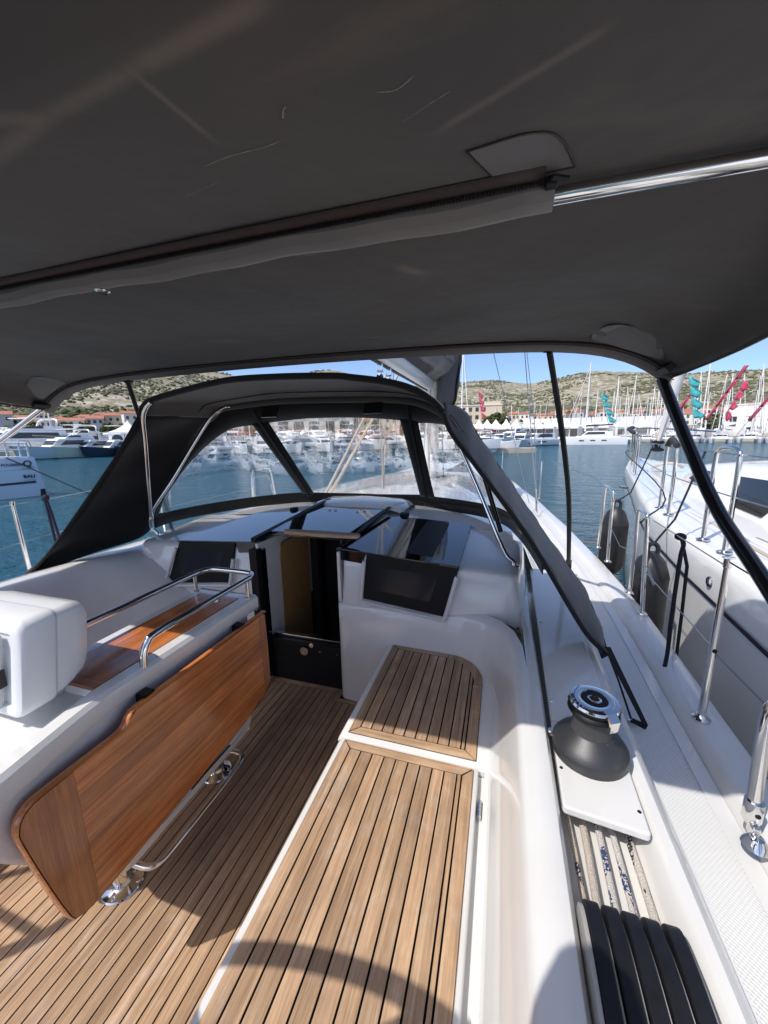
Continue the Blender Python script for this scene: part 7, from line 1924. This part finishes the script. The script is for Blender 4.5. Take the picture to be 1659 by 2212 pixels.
# ================================================================== helm wheels behind the camera
for (wx_, lab) in ((-0.76, 'starboard steering wheel with dark rim'), (-2.36, 'port steering wheel with dark rim')):
    t = thing('steering_wheel', lab, 'steering wheel', (wx_, -0.07, 1.1))
    MB().tube([(wx_ + 0.45 * math.cos(a), -0.07, 1.12 + 0.45 * math.sin(a)) for a in [2 * math.pi * i / 48 for i in range(48)]], 0.021, 10, closed=True).build('rim', 'black_plastic', t)
    for a in (0, 72, 144, 216, 288):
        MB().tube([(wx_, -0.07, 1.12), (wx_ + 0.45 * math.cos(R(a)), -0.07, 1.12 + 0.45 * math.sin(R(a)))], 0.014, 8).build('spoke', 'steel', t)
    MB().lathe([(0.06, -0.03), (0.06, 0.03)], (wx_, -0.07, 1.12), 16, 'Y').build('hub', 'steel', t)
    MB().tube([(wx_, -0.12, 0.0), (wx_, -0.12, 1.12)], [0.13, 0.08], 12).build('pedestal', 'gelcoat', t)

# ================================================================== the photographer, standing just behind the camera
J = {'pelvis': (-0.420, -0.26, 1.0), 'belly': (-0.410, -0.25, 1.20), 'chest': (-0.390, -0.22, 1.45), 'neck': (-0.380, -0.18, 1.66), 'head0': (-0.375, -0.16, 1.75), 'head1': (-0.370, -0.14, 1.86), 'head2': (-0.370, -0.14, 1.93),
     'shl': (-0.610, -0.21, 1.58), 'ell': (-0.670, -0.13, 1.42), 'wrl': (-0.28, -0.10, 1.60), 'hal': (-0.16, -0.09, 1.62), 'shr': (-0.170, -0.20, 1.58), 'elr': (0.16, -0.14, 1.38), 'wrr': (0.12, -0.10, 1.56), 'har': (0.08, -0.08, 1.62),
     'hipl': (-0.520, -0.26, 0.94), 'knl': (-0.530, -0.24, 0.52), 'anl': (-0.530, -0.28, 0.09), 'tol': (-0.530, -0.12, 0.04), 'hipr': (-0.320, -0.26, 0.94), 'knr': (-0.330, -0.24, 0.52), 'anr': (-0.330, -0.28, 0.09), 'tor': (-0.330, -0.12, 0.04)}
RAD = {'pelvis': .145, 'belly': .13, 'chest': .15, 'neck': .058, 'head0': .072, 'head1': .092, 'head2': .06, 'shl': .066, 'ell': .046, 'wrl': .03, 'hal': .038, 'shr': .066, 'elr': .046, 'wrr': .03, 'har': .038, 'hipl': .09, 'knl': .062, 'anl': .042, 'tol': .036, 'hipr': .09, 'knr': .062, 'anr': .042, 'tor': .036}
ED = [('pelvis', 'belly'), ('belly', 'chest'), ('chest', 'neck'), ('neck', 'head0'), ('head0', 'head1'), ('head1', 'head2'), ('chest', 'shl'), ('shl', 'ell'), ('ell', 'wrl'), ('wrl', 'hal'), ('chest', 'shr'), ('shr', 'elr'), ('elr', 'wrr'), ('wrr', 'har'), ('pelvis', 'hipl'), ('hipl', 'knl'), ('knl', 'anl'), ('anl', 'tol'), ('pelvis', 'hipr'), ('hipr', 'knr'), ('knr', 'anr'), ('anr', 'tor')]
kn = list(J); pme = bpy.data.meshes.new('person')
pme.from_pydata([J[q] for q in kn], [(kn.index(a), kn.index(b)) for a, b in ED], [])
per = bpy.data.objects.new('person', pme); COL.objects.link(per); pme.materials.append(MATS['cloth_navy'])
md = per.modifiers.new('skin', 'SKIN'); md.use_smooth_shade = True
for i_, q in enumerate(kn):
    pme.skin_vertices[0].data[i_].radius = (RAD[q], RAD[q]); pme.skin_vertices[0].data[i_].use_root = (q == 'pelvis')
sb = per.modifiers.new('sub', 'SUBSURF'); sb.levels = 1; sb.render_levels = 1
tag(per, 'person in dark clothes standing at the helm with raised hands', 'person')

for o in bpy.data.objects:
    if '_o' in o: del o['_o']
bpy.context.view_layer.update()
